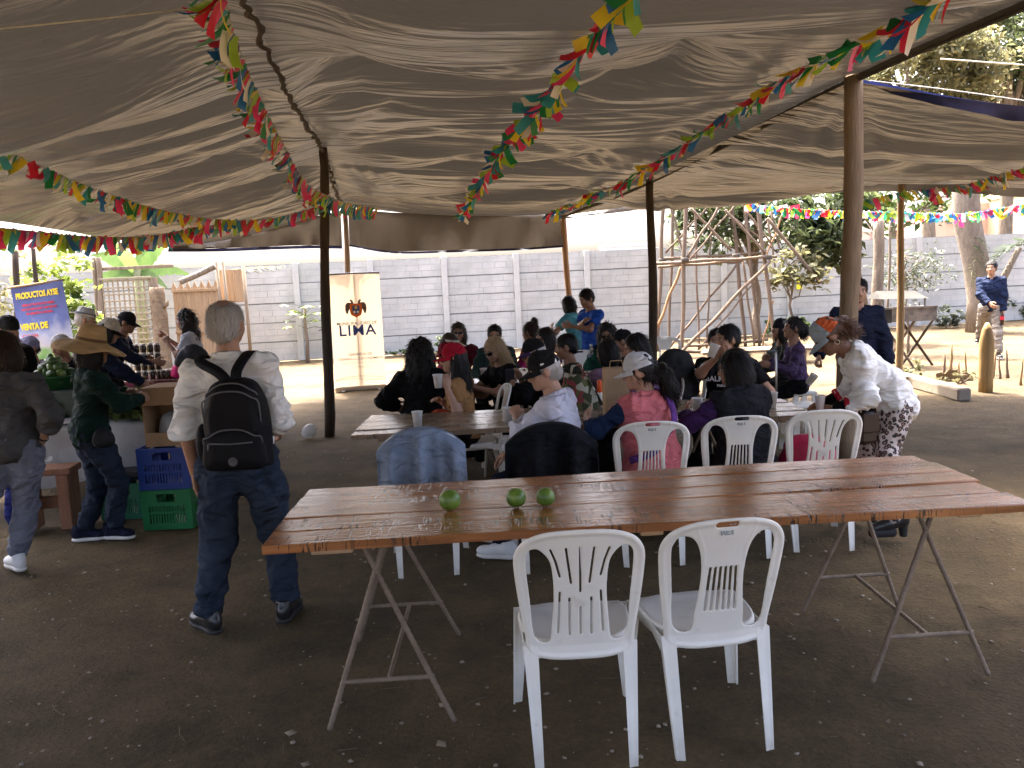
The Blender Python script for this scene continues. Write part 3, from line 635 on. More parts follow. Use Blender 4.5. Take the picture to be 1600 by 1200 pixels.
# vines, brush and trunks at the left
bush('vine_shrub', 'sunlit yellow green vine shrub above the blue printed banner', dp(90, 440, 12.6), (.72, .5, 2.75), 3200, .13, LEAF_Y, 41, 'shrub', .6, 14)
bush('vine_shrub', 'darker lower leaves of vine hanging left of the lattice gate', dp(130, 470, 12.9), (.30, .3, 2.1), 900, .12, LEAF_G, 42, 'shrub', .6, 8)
bush('brush_thicket', 'brown green thicket of twigs at the far left edge', dp(-10, 440, 14.2), (1.2, .6, 2.7), 1800, .16, LEAF_O, 43, 'thicket', .4, 22)
pole('tree_stem', (dp(20, 560, 11.5)[0], 11.5, -.02), dp(24, 392, 11.5), .05, .04, BARKD, 'dark slanting stem at the left edge behind the blue printed banner', 'stem', seed=9)
pole('tree_stem', (dp(60, 560, 12.3)[0], 12.3, -.02), dp(52, 388, 12.3), .045, .03, BARKD, 'dark upright stem among the vines above the blue printed banner', 'stem', seed=10)
# banana plant behind the gate
e = empty('banana_plant', (dp(222, 500, 19)[0], 19.0, 0), 0, 'banana plant with big pale leaves behind the lattice gate', 'plant')
b = MB(); b.tube([(0, 0, -.02), (0, 0, 1.2), (.02, 0, 2.5)], [.16, .13, .09], 10); b.build('stem', pm('banana_stem', (.20, .21, .10), .7, .3, 4, .3, 20), e, True)
for k, (dx, dz, L_, wd, yy) in enumerate(((-.9, .75, 1.5, .34, .1), (.55, .7, 1.4, .32, -.1), (1.25, .28, 1.5, .27, -.3), (-.35, 1.0, 1.3, .3, -.4), (.15, 1.1, 1.2, .28, .3), (-1.1, .15, 1.2, .26, -.3), (.9, -.05, 1.1, .24, -.6))):
    d = Vector((dx, yy, dz)).normalized(); s_ = d.cross(Vector((0, -1, .25))).normalized(); o_ = Vector((.02, 0, 2.3)); b = MB(); n = 14
    def P(i, sg, d=d, s_=s_, o_=o_, L_=L_, wd=wd, k=k):
        t = i / n; c_ = o_ + d * L_ * t + Vector((0, 0, -.55 * L_ * max(0, t - .25) ** 2)); ww = wd * math.sin(math.pi * min(1, .06 + .94 * t) ** .75) * (1 + .12 * math.sin(i * 3.1 + k))
        return c_ + s_ * sg * ww * .5 + Vector((0, 0, -.25 * abs(sg) * ww * .5))
    V = [P(i, sg) for i in range(n + 1) for sg in (-1, 0, 1)]; Fs = []
    for i in range(n):
        for j in range(2): q = i * 3 + j; Fs.append((q, q + 1, q + 4, q + 3))
    b.add(V, Fs); b.build('leaf', LEAF_B, e, True)
# dry palm frond lying over the fence
e = empty('dry_frond', dp(340, 425, 19.6) * np.array([1, 1, 1]), 0, 'dry palm branch lying over the fence top beside the wall', 'branch')
frond((0, 0, 0), (1, .05, .13), 1.6, .15, 26, .5, 3).build('frond', pm('dry_frond', (.20, .22, .10), .8, .3, 5), e)
# ---------------------------------------------------------------- lattice gate and rustic fence
WOODG = pm('grey_wood', (.22, .17, .12), .85, .3, 5, .4, 25, .2, stretch=(5, 5, .6)); WOODT = pm('tan_board', (.34, .235, .14), .8, .22, 4, .4, 25, .2, stretch=(9, 9, .5)); LATT = pm('lattice', (.30, .25, .17), .8, .2, 6, .2, 40)
GY = 18.0
def gp(px, py, Y=GY): return Vector(dp(px, py, Y))
e = empty('lattice_gate', (gp(200, 500).x, GY, 0), 0, 'wooden lattice gate panel between posts at the left', 'gate'); O = Vector((gp(200, 500).x, GY, 0))
x0, x1 = gp(166, 500).x - O.x, gp(238, 500).x - O.x; ztop = gp(200, 437).z
for i in range(10): b = MB(); x = x0 + (x1 - x0) * i / 9; b.bbox((x, 0, .1 + (ztop - .1) / 2), (.035, .02, ztop - .1), .003); b.build('slat', LATT, e)
for j in range(15): b = MB(); z = .12 + (ztop - .14) * j / 14; b.bbox(((x0 + x1) / 2, -.022, z), (x1 - x0, .02, .035), .003); b.build('slat', LATT, e)
b = MB(); b.bbox((x0 - .06, 0, ztop / 2), (.07, .07, ztop), .006); b.build('frame_post', WOODG, e)
b = MB(); b.bbox((x1 + .10, .03, (ztop + .03) / 2), (.15, .08, ztop + .03), .006); b.build('frame_post', WOODG, e)
b = MB(); b.bbox(((x0 + x1) / 2, -.01, ztop + .03), (x1 - x0 + .1, .09, .05), .006); b.build('top_rail', LATT, e)
b = MB(); zb = gp(205, 418).z; b.bbox(((gp(149, 418).x + gp(268, 418).x) / 2 - O.x, .1, zb), (gp(268, 418).x - gp(149, 418).x, .07, .07), .008); b.build('cross_beam', WOODG, e)
pole('gate_post', (gp(158, 560).x, GY + .12, -.02), gp(153, 402), .075, .06, WOODG, 'weathered post left of the lattice gate', 'post', seed=14)
pole('gate_post', (gp(148, 560).x, GY + .25, -.02), gp(146, 402), .05, .045, WOODG, 'thinner outer post at the far left of the lattice gate', 'post', seed=15)
# thick log
e = empty('log_post', (gp(259, 560).x, GY - .1, 0), 0, 'thick rough log standing upright right of the lattice gate', 'log'); zt = gp(259, 447).z
b = MB(); n = 14; b.tube([(.012 * math.sin(i * .9), 0, -.02 + zt * i / n) for i in range(n + 1)], [.155 * (1.06 - .004 * i + .03 * math.sin(i * 2.1)) for i in range(n + 1)], 14); b.build('trunk', pm('log_bark', (.20, .145, .095), .9, .35, 6, .9, 18, .2, dist=.04), e, True)
b = MB(); b.tube([(.12, -.05, zt - .45), (.22, -.08, zt - .40), (.25, -.08, zt - .30)], [.05, .04, .015], 7); b.build('knot', MATS['log_bark'], e, True)
# board fence
e = empty('board_fence', (gp(300, 560).x, GY + .2, 0), 0, 'tan board fence with pointed boards sunlit behind the eating woman', 'fence'); O = Vector((gp(300, 560).x, GY + .2, 0)); fx0, fx1 = gp(268, 500).x - O.x, gp(340, 500).x - O.x; zt = gp(300, 450).z; nb = 13
for i in range(nb):
    b = MB(); wd = (fx1 - fx0) / nb; x = fx0 + wd * (i + .5); h = zt + random.uniform(-.02, .02); b.bbox((x, random.uniform(-.004, .004), h / 2), (wd - .006, .022, h), .002)
    b.build('board', WOODT, e)
    if i % 2 == 0: b = MB(); b.add([(x - wd * .9, -.01, h), (x + wd * .9, -.01, h), (x, -.01, h + .17), (x - wd * .9, .01, h), (x + wd * .9, .01, h), (x, .01, h + .17)], [(0, 1, 2), (5, 4, 3), (0, 3, 4, 1), (1, 4, 5, 2), (2, 5, 3, 0)]); b.build('pointed_top', WOODT, e)
for z in (.35, zt * .5, zt - .05): b = MB(); b.bbox(((fx0 + fx1) / 2, -.035, z), (fx1 - fx0, .04, .06), .004); b.build('rail', WOODT, e)
for x in (fx1 + .03, fx1 + .17): b = MB(); b.tube([(x, 0, -.02), (x + .01, 0, 1.2), (x - .02, 0, zt + .55)], [.045, .04, .035], 8); b.build('post', WOODG, e, True)
e = empty('board_shutter', (gp(360, 560).x, GY + .5, 0), 0, 'small panel of pale boards fixed high beside the wall', 'panel'); za, zb = gp(360, 473).z, gp(360, 420).z
for i in range(5): b = MB(); b.bbox((-.2 + .1 * i, random.uniform(-.006, .006), (za + zb) / 2), (.094, .025, zb - za), .003); b.build('board', WOODT, e)
for x in (-.28, .28): b = MB(); b.tube([(x, .05, -.02), (x, .05, zb + .1)], .04, 8); b.build('post', WOODG, e, True)
pole('fallen_branch', gp(282, 441, 17.7), gp(336, 416, 17.9), .06, .07, BARKG, 'pale broken branch lying across the top of the board fence', 'branch', seed=17)
# ---------------------------------------------------------------- tower of poles
TY = 17.2
tower = empty('pole_tower', (gp(1120, 550, TY).x, TY, 0), 0, 'open tower of lashed round wooden poles with cross braces before the wall', 'tower'); O = Vector((gp(1120, 550, TY).x, TY, 0))
PLG = pm('tower_pole', (.16, .118, .085), .85, .25, 7, .4, 30, .2, stretch=(6, 6, .6)); PLO = pm('tower_pole_orange', (.28, .165, .085), .8, .25, 7, .4, 30, .2, stretch=(6, 6, .6))
TP = [((1072, 290), (1065, 552), 0, .062, PLG), ((1180, 290), (1213, 545), 0, .062, PLG), ((1037, 300), (1027, 540), 1.7, .062, PLG), ((1053, 300), (1044, 528), 1.8, .05, PLG),
      ((1142, 300), (1165, 540), 1.7, .062, PLG), ((1161, 300), (1187, 536), 1.2, .05, PLG), ((1160, 405), (1180, 541), .5, .035, PLG),
      ((1022, 412), (1214, 401), -.06, .05, PLG), ((1033, 404), (1190, 396), 1.7, .045, PLG), ((1028, 417), (1160, 408), .1, .04, PLG),
      ((1056, 549), (1204, 407), -.1, .052, PLG), ((1042, 520), (1153, 411), 1.75, .04, PLG), ((1027, 512), (1066, 412), .5, .045, PLO),
      ((1071, 404), (1131, 312), -.06, .04, PLG), ((1079, 325), (1143, 392), .8, .04, PLG), ((1133, 328), (1197, 396), -.05, .04, PLG), ((1047, 318), (1068, 398), .6, .035, PLG), ((1165, 330), (1205, 380), .3, .035, PLG),
      ((1055, 551), (1209, 543), -.05, .05, PLG), ((1070, 541), (1200, 531), 1.2, .045, PLG), ((1199, 341), (1282, 442), .2, .05, PLG), ((1200, 345), (1212, 420), .9, .03, PLG), ((1208, 470), (1190, 545), .3, .03, PLO), ((1104, 530), (1112, 330), 1.7, .03, PLG), ((1040, 395), (1110, 318), 1.6, .035, PLG), ((1120, 318), (1215, 395), 1.5, .03, PLG), ((1150, 318), (1075, 410), 1.2, .03, PLG), ((1090, 545), (1180, 440), 1.5, .03, PLG), ((1205, 330), (1235, 470), 1.1, .035, PLG), ((1225, 330), (1190, 420), .6, .028, PLO), ((1085, 300), (1092, 540), 1.3, .035, PLG)]
for k, (a, c_, dy, r, m) in enumerate(TP):
    A, B = gp(a[0], a[1], TY + dy), gp(c_[0], c_[1], TY + dy)
    for q in (A, B):
        if q.z < .45 and abs(a[1] - c_[1]) > 90: q.z = -.02
    bb = MB(); n = 10; rr = random.Random(k); r *= .70; bb.tube([A.lerp(B, i / n) - O + Vector((.012 * math.sin(i * 1.1 + k), 0, .012 * math.cos(i * 1.3 + k))) * (0 < i < n) for i in range(n + 1)], [r * (1 + .08 * rr.uniform(-1, 1)) * (1.05 - .1 * i / n) for i in range(n + 1)], 8); bb.build('pole', m, tower, True)
for k, (px, py, dy) in enumerate(((1070, 406, -.06), (1200, 402, -.05), (1035, 407, 1.7), (1060, 549, -.08), (1150, 400, .1))):
    bb = MB(); q = gp(px, py, TY + dy) - O; bb.lathe([(.075, -.05), (.085, -.02), (.085, .02), (.075, .05)], 10, q, True, True); bb.build('lashing', ROPE, tower, True)
e = empty('plank_bench', (gp(1180, 556, 15.2).x, 15.0, 0), 0, 'low bench of split planks in the sun at the foot of the tower', 'bench')
for k, (dy, z) in enumerate(((0, .26), (.25, .27), (.5, .26))): b = MB(); b.bbox((.1 * k, dy, z), (2.1, .2, .05), .01); b.build('plank', PLG, e)
for x in (-.8, .8): b = MB(); b.bbox((x, .25, .11), (.12, .7, .24), .01); b.build('support', BARKP, e)
b = MB(); pts = [gp(985, 512, 17.5), gp(1000, 505, 17.4), gp(1022, 500, 17.3)]; b.tube(pts, [.05, .09, .10], 8); o = b.build('log', PLO, None, True); o.location.z = -min(p.z for p in pts) + .05; tag(o, 'short orange log lying against the tower foot', 'log')
# ---------------------------------------------------------------- barbecue, kerb, bollard, stakes at the right
e = empty('barbecue', (gp(1408, 560, 13.8).x, 13.8, 0), 0, 'long metal barbecue box with lid on crossed legs at the right', 'barbecue'); O = Vector((gp(1408, 560, 13.8).x, 13.8, 0))
IRON = pm('rusty_iron', (.11, .10, .095), .6, .4, 6, .3, 40, .4, col2=(.22, .19, .16), metal=.3); TIN = pm('tin_sheet', (.032, .030, .026), .75, .4, 5, .2, 30, .2)
gx0, gx1 = gp(1362, 490, 13.8).x - O.x, gp(1452, 490, 13.8).x - O.x; z0, z1 = .77, 1.0
b = MB(); b.box((gx0 / 2 + gx1 / 2 + .11, 0, (z0 + z1) / 2), (gx1 - gx0 - .22, .5, z1 - z0)); b.box((gx0 / 2 + gx1 / 2, -.26, z1 + .003), (gx1 - gx0, .03, .03)); b.build('fire_box', IRON, e)
b = MB(); b.box((gx0 + .11, -.01, (z0 + z1) / 2 - .01), (.22, .5, z1 - z0)); b.build('end_panel', TIN, e)
b = MB(); b.add([(gx0 + .05, -.22, 1.16), (gx1 - .12, -.22, 1.14), (gx1 - .2, .12, 1.27), (gx0 + .12, .12, 1.29), (gx1 - .1, .3, 1.16), (gx0 + .05, .3, 1.17)], [(0, 1, 2, 3), (3, 2, 4, 5), (0, 3, 5), (1, 4, 2)]); b.build('lid', TIN, e)
for x in (gx0 + .1, gx1 - .18): b = MB(); b.tube([(x, -.2, z1), (x, -.2, 1.155)], .015, 6); b.build('lid_post', IRON, e)
for sx in (0, 1):
    for sg in (-1, 1):
        xa = gx0 + .12 + sx * .42; b = MB(); b.tube([(xa + .0 + (.55 if sg > 0 else 0), -.12 + .2 * sx, -.02), (xa + (0 if sg > 0 else .55), -.12 + .2 * sx, z0)], .022, 6); b.build('leg', BARKD if sx else PLG, e)
pole('old_post', (gp(1372, 560, 14.6).x, 14.6, -.02), gp(1372, 345, 14.6), .11, .09, BARK, 'weathered grey post standing behind the barbecue', 'post', seed=21)
pole('old_post', (gp(1384, 560, 14.8).x, 14.8, -.02), gp(1391, 345, 14.8), .03, .02, BARK, 'thin crooked stake beside the weathered post behind the barbecue', 'stake', seed=22)
pole('leaning_pole', (gp(1372, 500, 13.3).x, 13.3, -.02), gp(1333, 385, 13.3), .055, .05, PLG, 'slanting pole leaning over beside the thick pale canopy pole', 'pole', seed=23)
# sharpened bollard
p = at(1540, 612); e = empty('wooden_bollard', (p[0], p[1], 0), 0, 'yellow wooden bollard with a pointed top in front of the walking man', 'bollard')
b = MB(); b.lathe([(.085, -.03), (.088, .2), (.09, .55), (.088, .68), (.06, .82), (.03, .89)], 16, (0, 0, 0), True, True); b.build('stake_body', pm('bollard_wood', (.30, .19, .075), .7, .25, 5, .3, 25, .3, stretch=(5, 5, .6)), e, True)
b = MB(); b.lathe([(.032, .885), (.022, .905), (.004, .91)], 16, (0, 0, 0), False, True); b.build('tip', pm('cut_wood', (.62, .50, .33), .8, .1), e, True)
# kerb beam
a, c_ = at(1412, 600), at(1510, 627); d = Vector(c_ - a); L_ = d.length
b = MB(); b.bbox((0, 0, .07), (L_ + .1, .17, .16), .02); o = b.build('kerb_beam', pm('kerb', (.25, .21, .16), .9, .2, 4, .4, 30), None, False, loc=Vector((a + c_) / 2) + Vector((.02, .12, 0)), rot=(0, 0, math.atan2(d.y, d.x)))
tag(o, 'pale square beam lying on the ground beside the yellowish pole', 'beam')
for k, (px, py, hh, lb) in enumerate(((1476, 592, .36, 'short dark stake nearest the kerb beam'), (1485, 590, .5, 'tallest thin stake in the cluster left of the bollard'), (1497, 598, .30, 'short broken stake in the middle of the stake cluster'), (1510, 592, .42, 'thin stake just left of the bollard'), (1552, 588, .40, 'thin stake right behind the bollard'), (1563, 592, .34, 'pale stake right of the bollard'), (1575, 590, .42, 'thin upright twig near the right edge, right of the bollard'), (1595, 600, .36, 'stake at the right edge of the yard'))):
    p = at(px, py); pole('garden_stake', (p[0], p[1], -.02), (p[0] + random.uniform(-.04, .04), p[1], hh), random.uniform(.014, .03), .01, random.choice([PLG, BARKL]), lb, 'stake', None, 5, .004, 40 + k, 6, 'garden stakes')
b = MB(); p = at(1492, 594)
sp_ = [(-.26, 0), (-.27, .13), (-.20, .15), (-.15, .12), (-.10, .19), (-.02, .17), (.04, .18), (.10, .12), (.17, .13), (.24, .08), (.26, 0)]; n = len(sp_)
b.add([(x, .02 * math.sin(x * 20), z) for x, z in sp_] + [(x, .02 * math.sin(x * 20) + .018, z) for x, z in sp_], [tuple(range(n - 1, -1, -1)), tuple(range(n, 2 * n))] + [(i, (i + 1) % n, n + (i + 1) % n, n + i) for i in range(n)])
tag(b.build('bark_sheet', pm('bark_sheet', (.17, .12, .07), .9, .4, 9, .6), None, loc=(p[0], p[1], -.02)), 'torn sheet of bark standing among the stakes', 'bark')
bush('dry_plant', 'dry little plant at the base of the yellowish pole', at(1425, 590) , (.2, .2, .35), 70, .08, LEAF_O, 51, 'plant')
bush('dry_grass', 'tuft of dry grass around the stakes', at(1500, 600), (.5, .2, .16), 120, .07, LEAF_O, 52, 'grass', .15)
# ---------------------------------------------------------------- bunting
FCOL = dict(red=(.62, .02, .055), green=(.02, .24, .07), yellow=(.72, .56, .035), blue=(.025, .15, .42), lime=(.33, .52, .05), white=(.72, .70, .66), teal=(.04, .30, .36), pink=(.72, .05, .18))
FM = {k: pm('film_' + k, v, .45, .08, 5, .1, 20, .4, trans=.4) for k, v in FCOL.items()}
FMESH = {}
def flag_mesh(var, colr):
    if (var, colr) in FMESH: return FMESH[(var, colr)]
    r = random.Random(var * 13 + 1); ln = r.uniform(.20, .28); wd = r.uniform(.07, .10); c1 = r.uniform(-1.2, 1.2); c2 = r.uniform(-1.5, 1.5); b = MB(); n = 6; P = []
    y = z = 0; ang = -1.2
    for i in range(n + 1):
        tw_ = c2 * .5 * (i / n) ** 2
        for sg in (-1, 1): P.append((sg * wd / 2 * math.cos(tw_), y + sg * wd / 2 * math.sin(tw_), z))
        ang += c1 / n; y += math.cos(ang) * ln / n * .8; z += math.sin(ang) * ln / n
    b.add(P, [(2 * i, 2 * i + 1, 2 * i + 3, 2 * i + 2) for i in range(n)]); me = b.mesh('flag', True); me.materials.append(FM[colr]); FMESH[(var, colr)] = me; return me
STR = pm('string', (.30, .30, .28), .8, .1)
def garland(label, pts, n, size=1.0, lean=0.6, seed=0, cols=None, loose=.5, nearer=.93):
    P = np.array([dp(q[0], q[1], q[2] * nearer) for q in pts]); Q = cr_interp(P, 40); e = empty('bunting', Q[0], 0, label, 'bunting', 'bunting strings under the canopy'); b = MB(); b.tube([q - Q[0] for q in Q], .0025, 4); b.build('string', STR, e)
    n = int(n * 1.35); r = random.Random(seed); seg = np.linalg.norm(np.diff(Q, axis=0), axis=1); cum = np.concatenate([[0], np.cumsum(seg)]); cols = cols or list(FCOL); last = None
    for i in range(n):
        s_ = cum[-1] * (i + .5 + r.uniform(-.4, .4)) / n; k = min(len(seg) - 1, int(np.searchsorted(cum, s_)) - 1); t = (s_ - cum[k]) / seg[k]; p = Q[k] * (1 - t) + Q[k + 1] * t; d = Q[k + 1] - Q[k]
        cc = r.choice([c for c in cols if c != last]); last = cc
        o = link('flag', flag_mesh(r.randrange(9), cc), e, loc=p - Q[0]); az = math.atan2(d[1], d[0]); sc = .86 * size * r.uniform(.75, 1.15)
        o.rotation_euler = (r.uniform(-.4, .4) + lean, r.gauss(0, loose), az + r.gauss(0, loose)); o.scale = (sc, sc, sc)
    return e
garland('bunting string descending from the top left to the dark pole', [(345, -30, 3.9), (368, 60, 4.9), (400, 140, 5.9), (440, 220, 7.2), (478, 285, 8.6), (510, 305, 9.5), (545, 318, 11.5), (592, 326, 13.5)], 165, 1.0, .45, 1, loose=.22)
garland('bunting string sagging across the left half from the left edge to the pole', [(-60, 205, 6.6), (60, 258, 7.2), (140, 292, 8.0), (240, 325, 9.2), (330, 342, 10.4), (420, 342, 11.4), (500, 322, 12.2)], 105, .9, .25, 2, loose=.35)
garland('lower left bunting string along the edge of the left tarp', [(-60, 350, 8.2), (60, 362, 8.9), (150, 370, 9.8), (240, 368, 10.8), (320, 352, 11.8), (400, 338, 12.8)], 130, 1.1, .2, 3, loose=.3)
garland('bunting string running from top centre down to the back flap', [(1010, -40, 3.6), (950, 30, 4.4), (895, 100, 5.2), (850, 160, 6.3), (800, 215, 7.8), (765, 265, 9.6), (735, 315, 12.0), (722, 335, 13.4)], 150, .85, .2, 4, loose=.8)
garland('bunting string following the dark rope from the top right to the back', [(1500, -20, 4.2), (1420, 30, 4.9), (1320, 75, 5.8), (1220, 125, 6.9), (1120, 190, 8.4), (1040, 245, 9.8), (960, 290, 11.4), (890, 320, 13.0), (852, 335, 13.6)], 145, .9, .4, 5, loose=.5)
garland('bunting string in front of the right tarp edge near the yellowish pole', [(1330, 318, 11.8), (1410, 300, 11.2), (1500, 290, 10.0), (1580, 268, 8.8), (1680, 240, 8.0)], 60, .85, .3, 6)
garland('bright sunlit bunting string crossing behind the thick pale pole', [(1165, 318, 14.2), (1240, 326, 14.2), (1320, 330, 14.0), (1400, 332, 14.0), (1470, 334, 14.0)], 95, .8, .2, 7, loose=.6)
garland('sunlit bunting string rising to the right edge in front of the grey trunk', [(1410, 332, 14.6), (1500, 334, 14.0), (1560, 326, 13.5), (1660, 308, 13.0)], 60, .9, .2, 8, loose=.6)
# ================================================================ FURNITURE
PLAST = pm('white_plastic', (.84, .82, .74), .42, .05, 5, .06, 120, .45, rvar=.08); 
_N = PLAST.node_tree.nodes; _L = PLAST.node_tree.links; _b = _N['Principled BSDF']; _src = _b.inputs['Base Color'].links[0].from_socket
_tc = _N.new('ShaderNodeTexCoord'); _sx = _N.new('ShaderNodeSeparateXYZ'); _L.new(_tc.outputs['Object'], _sx.inputs[0]); _nz = _N.new('ShaderNodeTexNoise'); _nz.inputs['Scale'].default_value = 14; _nz.inputs['Detail'].default_value = 6; _L.new(_tc.outputs['Object'], _nz.inputs['Vector'])
_mr = _N.new('ShaderNodeMapRange'); _mr.inputs['From Min'].default_value = .17; _mr.inputs['From Max'].default_value = 0; _L.new(_sx.outputs[2], _mr.inputs['Value']); _pw = _N.new('ShaderNodeMath'); _pw.operation = 'MULTIPLY'; _L.new(_mr.outputs[0], _pw.inputs[0]); _L.new(_nz.outputs['Fac'], _pw.inputs[1])
_sc = _N.new('ShaderNodeMapRange'); _sc.inputs['From Min'].default_value = .62; _sc.inputs['From Max'].default_value = .80; _sc.inputs['To Max'].default_value = .35; _L.new(_nz.outputs['Fac'], _sc.inputs['Value']); _ad = _N.new('ShaderNodeMath'); _ad.operation = 'ADD'; _ad.use_clamp = True; _L.new(_pw.outputs[0], _ad.inputs[0]); _L.new(_sc.outputs[0], _ad.inputs[1])
_mx = _N.new('ShaderNodeMix'); _mx.data_type = 'RGBA'; _L.new(_ad.outputs[0], _mx.inputs[0]); _L.new(_src, _mx.inputs[6]); _mx.inputs[7].default_value = (.36, .31, .24, 1); _L.new(_mx.outputs[2], _b.inputs['Base Color'])
PLASTD = pm('white_plastic_worn', (.66, .64, .58), .5, .08, 6, .06, 120, .4, rvar=.08)
def smooth_poly(pts, n=6):
    P = np.array(pts, float); Q = np.roll(P, 1, 0), P, np.roll(P, -1, 0), np.roll(P, -2, 0); out = []
    for i in range(len(P)):
        a, b, c, d = Q[0][i], Q[1][i], Q[2][i], Q[3][i]
        for k in range(n): t = k / n; out.append(.5 * (2 * b + (c - a) * t + (2 * a - 5 * b + 4 * c - d) * t * t + (3 * b - a - 3 * c + d) * t ** 3))
    return np.array(out)
K = 1324.0
def cz(y): return .88 - (y - 155) / 1235.0        # photo rows of the near chair back -> height
def chair_back(kind, h=.0038):
    xs = np.arange(-.25, .2501, h); ys = np.arange(-.065, .0651, h); zs = np.arange(.36, .9, h); X2, Z2 = np.meshgrid(xs, zs, indexing='ij')
    half = [(0, 155), (110, 159), (190, 175), (250, 205), (285, 248), (298, 300), (292, 400), (278, 520), (258, 650), (242, 745), (150, 775), (0, 778)]
    R = [(x / K, cz(y)) for x, y in half]; outer = smooth_poly(R + [(-x, z) for x, z in R[-2:0:-1]]); d = poly_sdf(X2, Z2, outer)
    if kind == 'fan': inner = [(180, 246), (136, 300), (122, 400), (123, 500), (132, 600), (146, 688), (212, 668), (230, 480), (243, 310), (236, 262), (214, 242)]
    else: inner = [(150, 240), (116, 300), (102, 400), (106, 500), (118, 600), (132, 688), (212, 668), (230, 480), (243, 310), (236, 262), (205, 226)]
    O = smooth_poly([(x / K, cz(y)) for x, y in inner])
    for sg in (-1, 1): d = np.maximum(d, -poly_sdf(X2 * sg, Z2, O))
    slots = []
    if kind == 'fan':
        slots += [((0, 236), (0, 448), 4.6), ((0, 522), (0, 655), 4.6)]
        for sg in (-1, 1): slots += [((sg * 63, 240), (sg * 54, 310), 4.8), ((sg * 54, 310), (sg * 42, 405), 4.8), ((sg * 132, 244), (sg * 110, 300), 4.8), ((sg * 110, 300), (sg * 92, 372), 4.8), ((sg * 50, 478), (sg * 50, 656), 4.6), ((sg * 93, 448), (sg * 104, 646), 4.6)]
    else:
        slots += [((-42, 180), (42, 180), 14)]
        for k in range(6): x = -62 + 24.8 * k; slots.append(((x * .98, 385), (x * 1.15, 590), 6.8))
    for a, b, r in slots: d = np.maximum(d, -seg_sdf(X2, Z2, (a[0] / K, cz(a[1])), (b[0] / K, cz(b[1])), r / K))
    # thickness: thin web, thicker rim
    rim = np.clip(1 - np.abs(poly_sdf(X2, Z2, outer) + .012) / .014, 0, 1); th = .0052 + .006 * rim
    if kind == 'slat':   # raised rib around the panel and grille bars
        pan = np.abs(poly_sdf(X2, Z2, smooth_poly([(x / K, cz(y)) for x, y in [(-135, 168), (0, 160), (135, 168), (100, 290), (84, 372), (0, 374), (-84, 372), (-100, 290)]]))); th += .0022 * np.clip(1 - pan / .006, 0, 1)
    yb = -.055 * 0 + .028 * (X2 / .22) ** 2 - .012
    Yg = ys[None, :, None]; dy = np.abs(Yg - yb[:, None, :]) - th[:, None, :]; d3 = np.broadcast_to(d[:, None, :], dy.shape); rr = .004
    D = np.minimum(np.maximum(d3 + rr, dy + rr), 0) + np.hypot(np.maximum(d3 + rr, 0), np.maximum(dy + rr, 0)) - rr
    V, Fq = surface_nets(D, np.array([xs[0], ys[0], zs[0]]), h)
    zz = V[:, 2] - .43; V[:, 1] += -.205 - .24 * np.clip(zz, 0, 1) - .05 * np.clip(zz, 0, 1) ** 2   # recline
    me = mesh_np('backrest', V, Fq); me.materials.append(PLAST); return me
def chair_seat():
    V, Fs = [], []; n = 40; prof = [(0, .425, .0), (.5, .424, 0), (.86, .428, 0), (.96, .436, 0), (1.0, .432, 0), (1.015, .42, 0), (1.0, .385, 0), (.97, .384, 0), (.95, .405, 0), (.5, .408, 0), (0, .409, 0)]
    for s_, z, _ in prof:
        for k in range(n):
            a = 2 * math.pi * k / n; c, s = math.cos(a), math.sin(a); q = (abs(c) ** 3.2 + abs(s) ** 3.2) ** (-1 / 3.2)
            wx = .205 * (1.0 + .10 * s); V.append((wx * q * c * s_, .195 * q * s * s_ - .0, z - .012 * (1 - s_ ** 2) * (s_ < .9) - (.012 if (s > .6 and s_ > .8) else 0)))
    for i in range(len(prof) - 1):
        for k in range(n): l = (k + 1) % n; Fs.append((i * n + k, i * n + l, (i + 1) * n + l, (i + 1) * n + k))
    b = MB(); b.add(V, Fs); me = b.mesh('seat', True); me.materials.append(PLAST); return me
def chair_leg(x, y, xt, yt, zt, w0, w1, sx, sy):
    """angle-section tapered leg: outer corner towards (sx, sy)"""
    b = MB(); n = 6; t_ = .006; prof = []
    def ring(t):
        w = w0 + (w1 - w0) * t; cx, cy, z = x + (xt - x) * t, y + (yt - y) * t, zt * t
        q = [(0, 0), (-w * .35, .0), (-w, .006), (-w, .006 - t_ - .0), (-w * .35 + .0, -t_), (-t_, -t_ - .0), (-t_, -w * .55), (0.0, -w * .55)]
        return [(cx + sx * (a + w * .5), cy + sy * (c * 1.0 + w * .25), z) for a, c in q]
    P = [p for i in range(n + 1) for p in ring(i / n)]; m = 8; Fs = [tuple(range(m - 1, -1, -1)), tuple(range(n * m, n * m + m))]
    for i in range(n):
        for k in range(m): l = (k + 1) % m; Fs.append((i * m + k, i * m + l, (i + 1) * m + l, (i + 1) * m + k))
    if sx * sy < 0: Fs = [f[::-1] for f in Fs]
    b.add(P, Fs); me = b.mesh('leg', False); me.materials.append(PLAST); return me
BACKM = {'fan': chair_back('fan'), 'slat': chair_back('slat')}; SEATM = chair_seat()
LEGM = [chair_leg(-.165, -.275, -.176, -.190, .425, .031, .052, -1, -1), chair_leg(.165, -.275, .176, -.190, .425, .031, .052, 1, -1), chair_leg(-.225, .20, -.195, .165, .415, .036, .06, -1, 1), chair_leg(.225, .20, .195, .165, .415, .036, .06, 1, 1)]
APRON = MB()
for sg in (-1, 1): APRON.sheet(lambda u, v, sg=sg: (sg * (.198 + .004 * v), -.19 + .36 * u, .425 - .055 * v * (1 - .6 * math.sin(math.pi * u))), 10, 2)
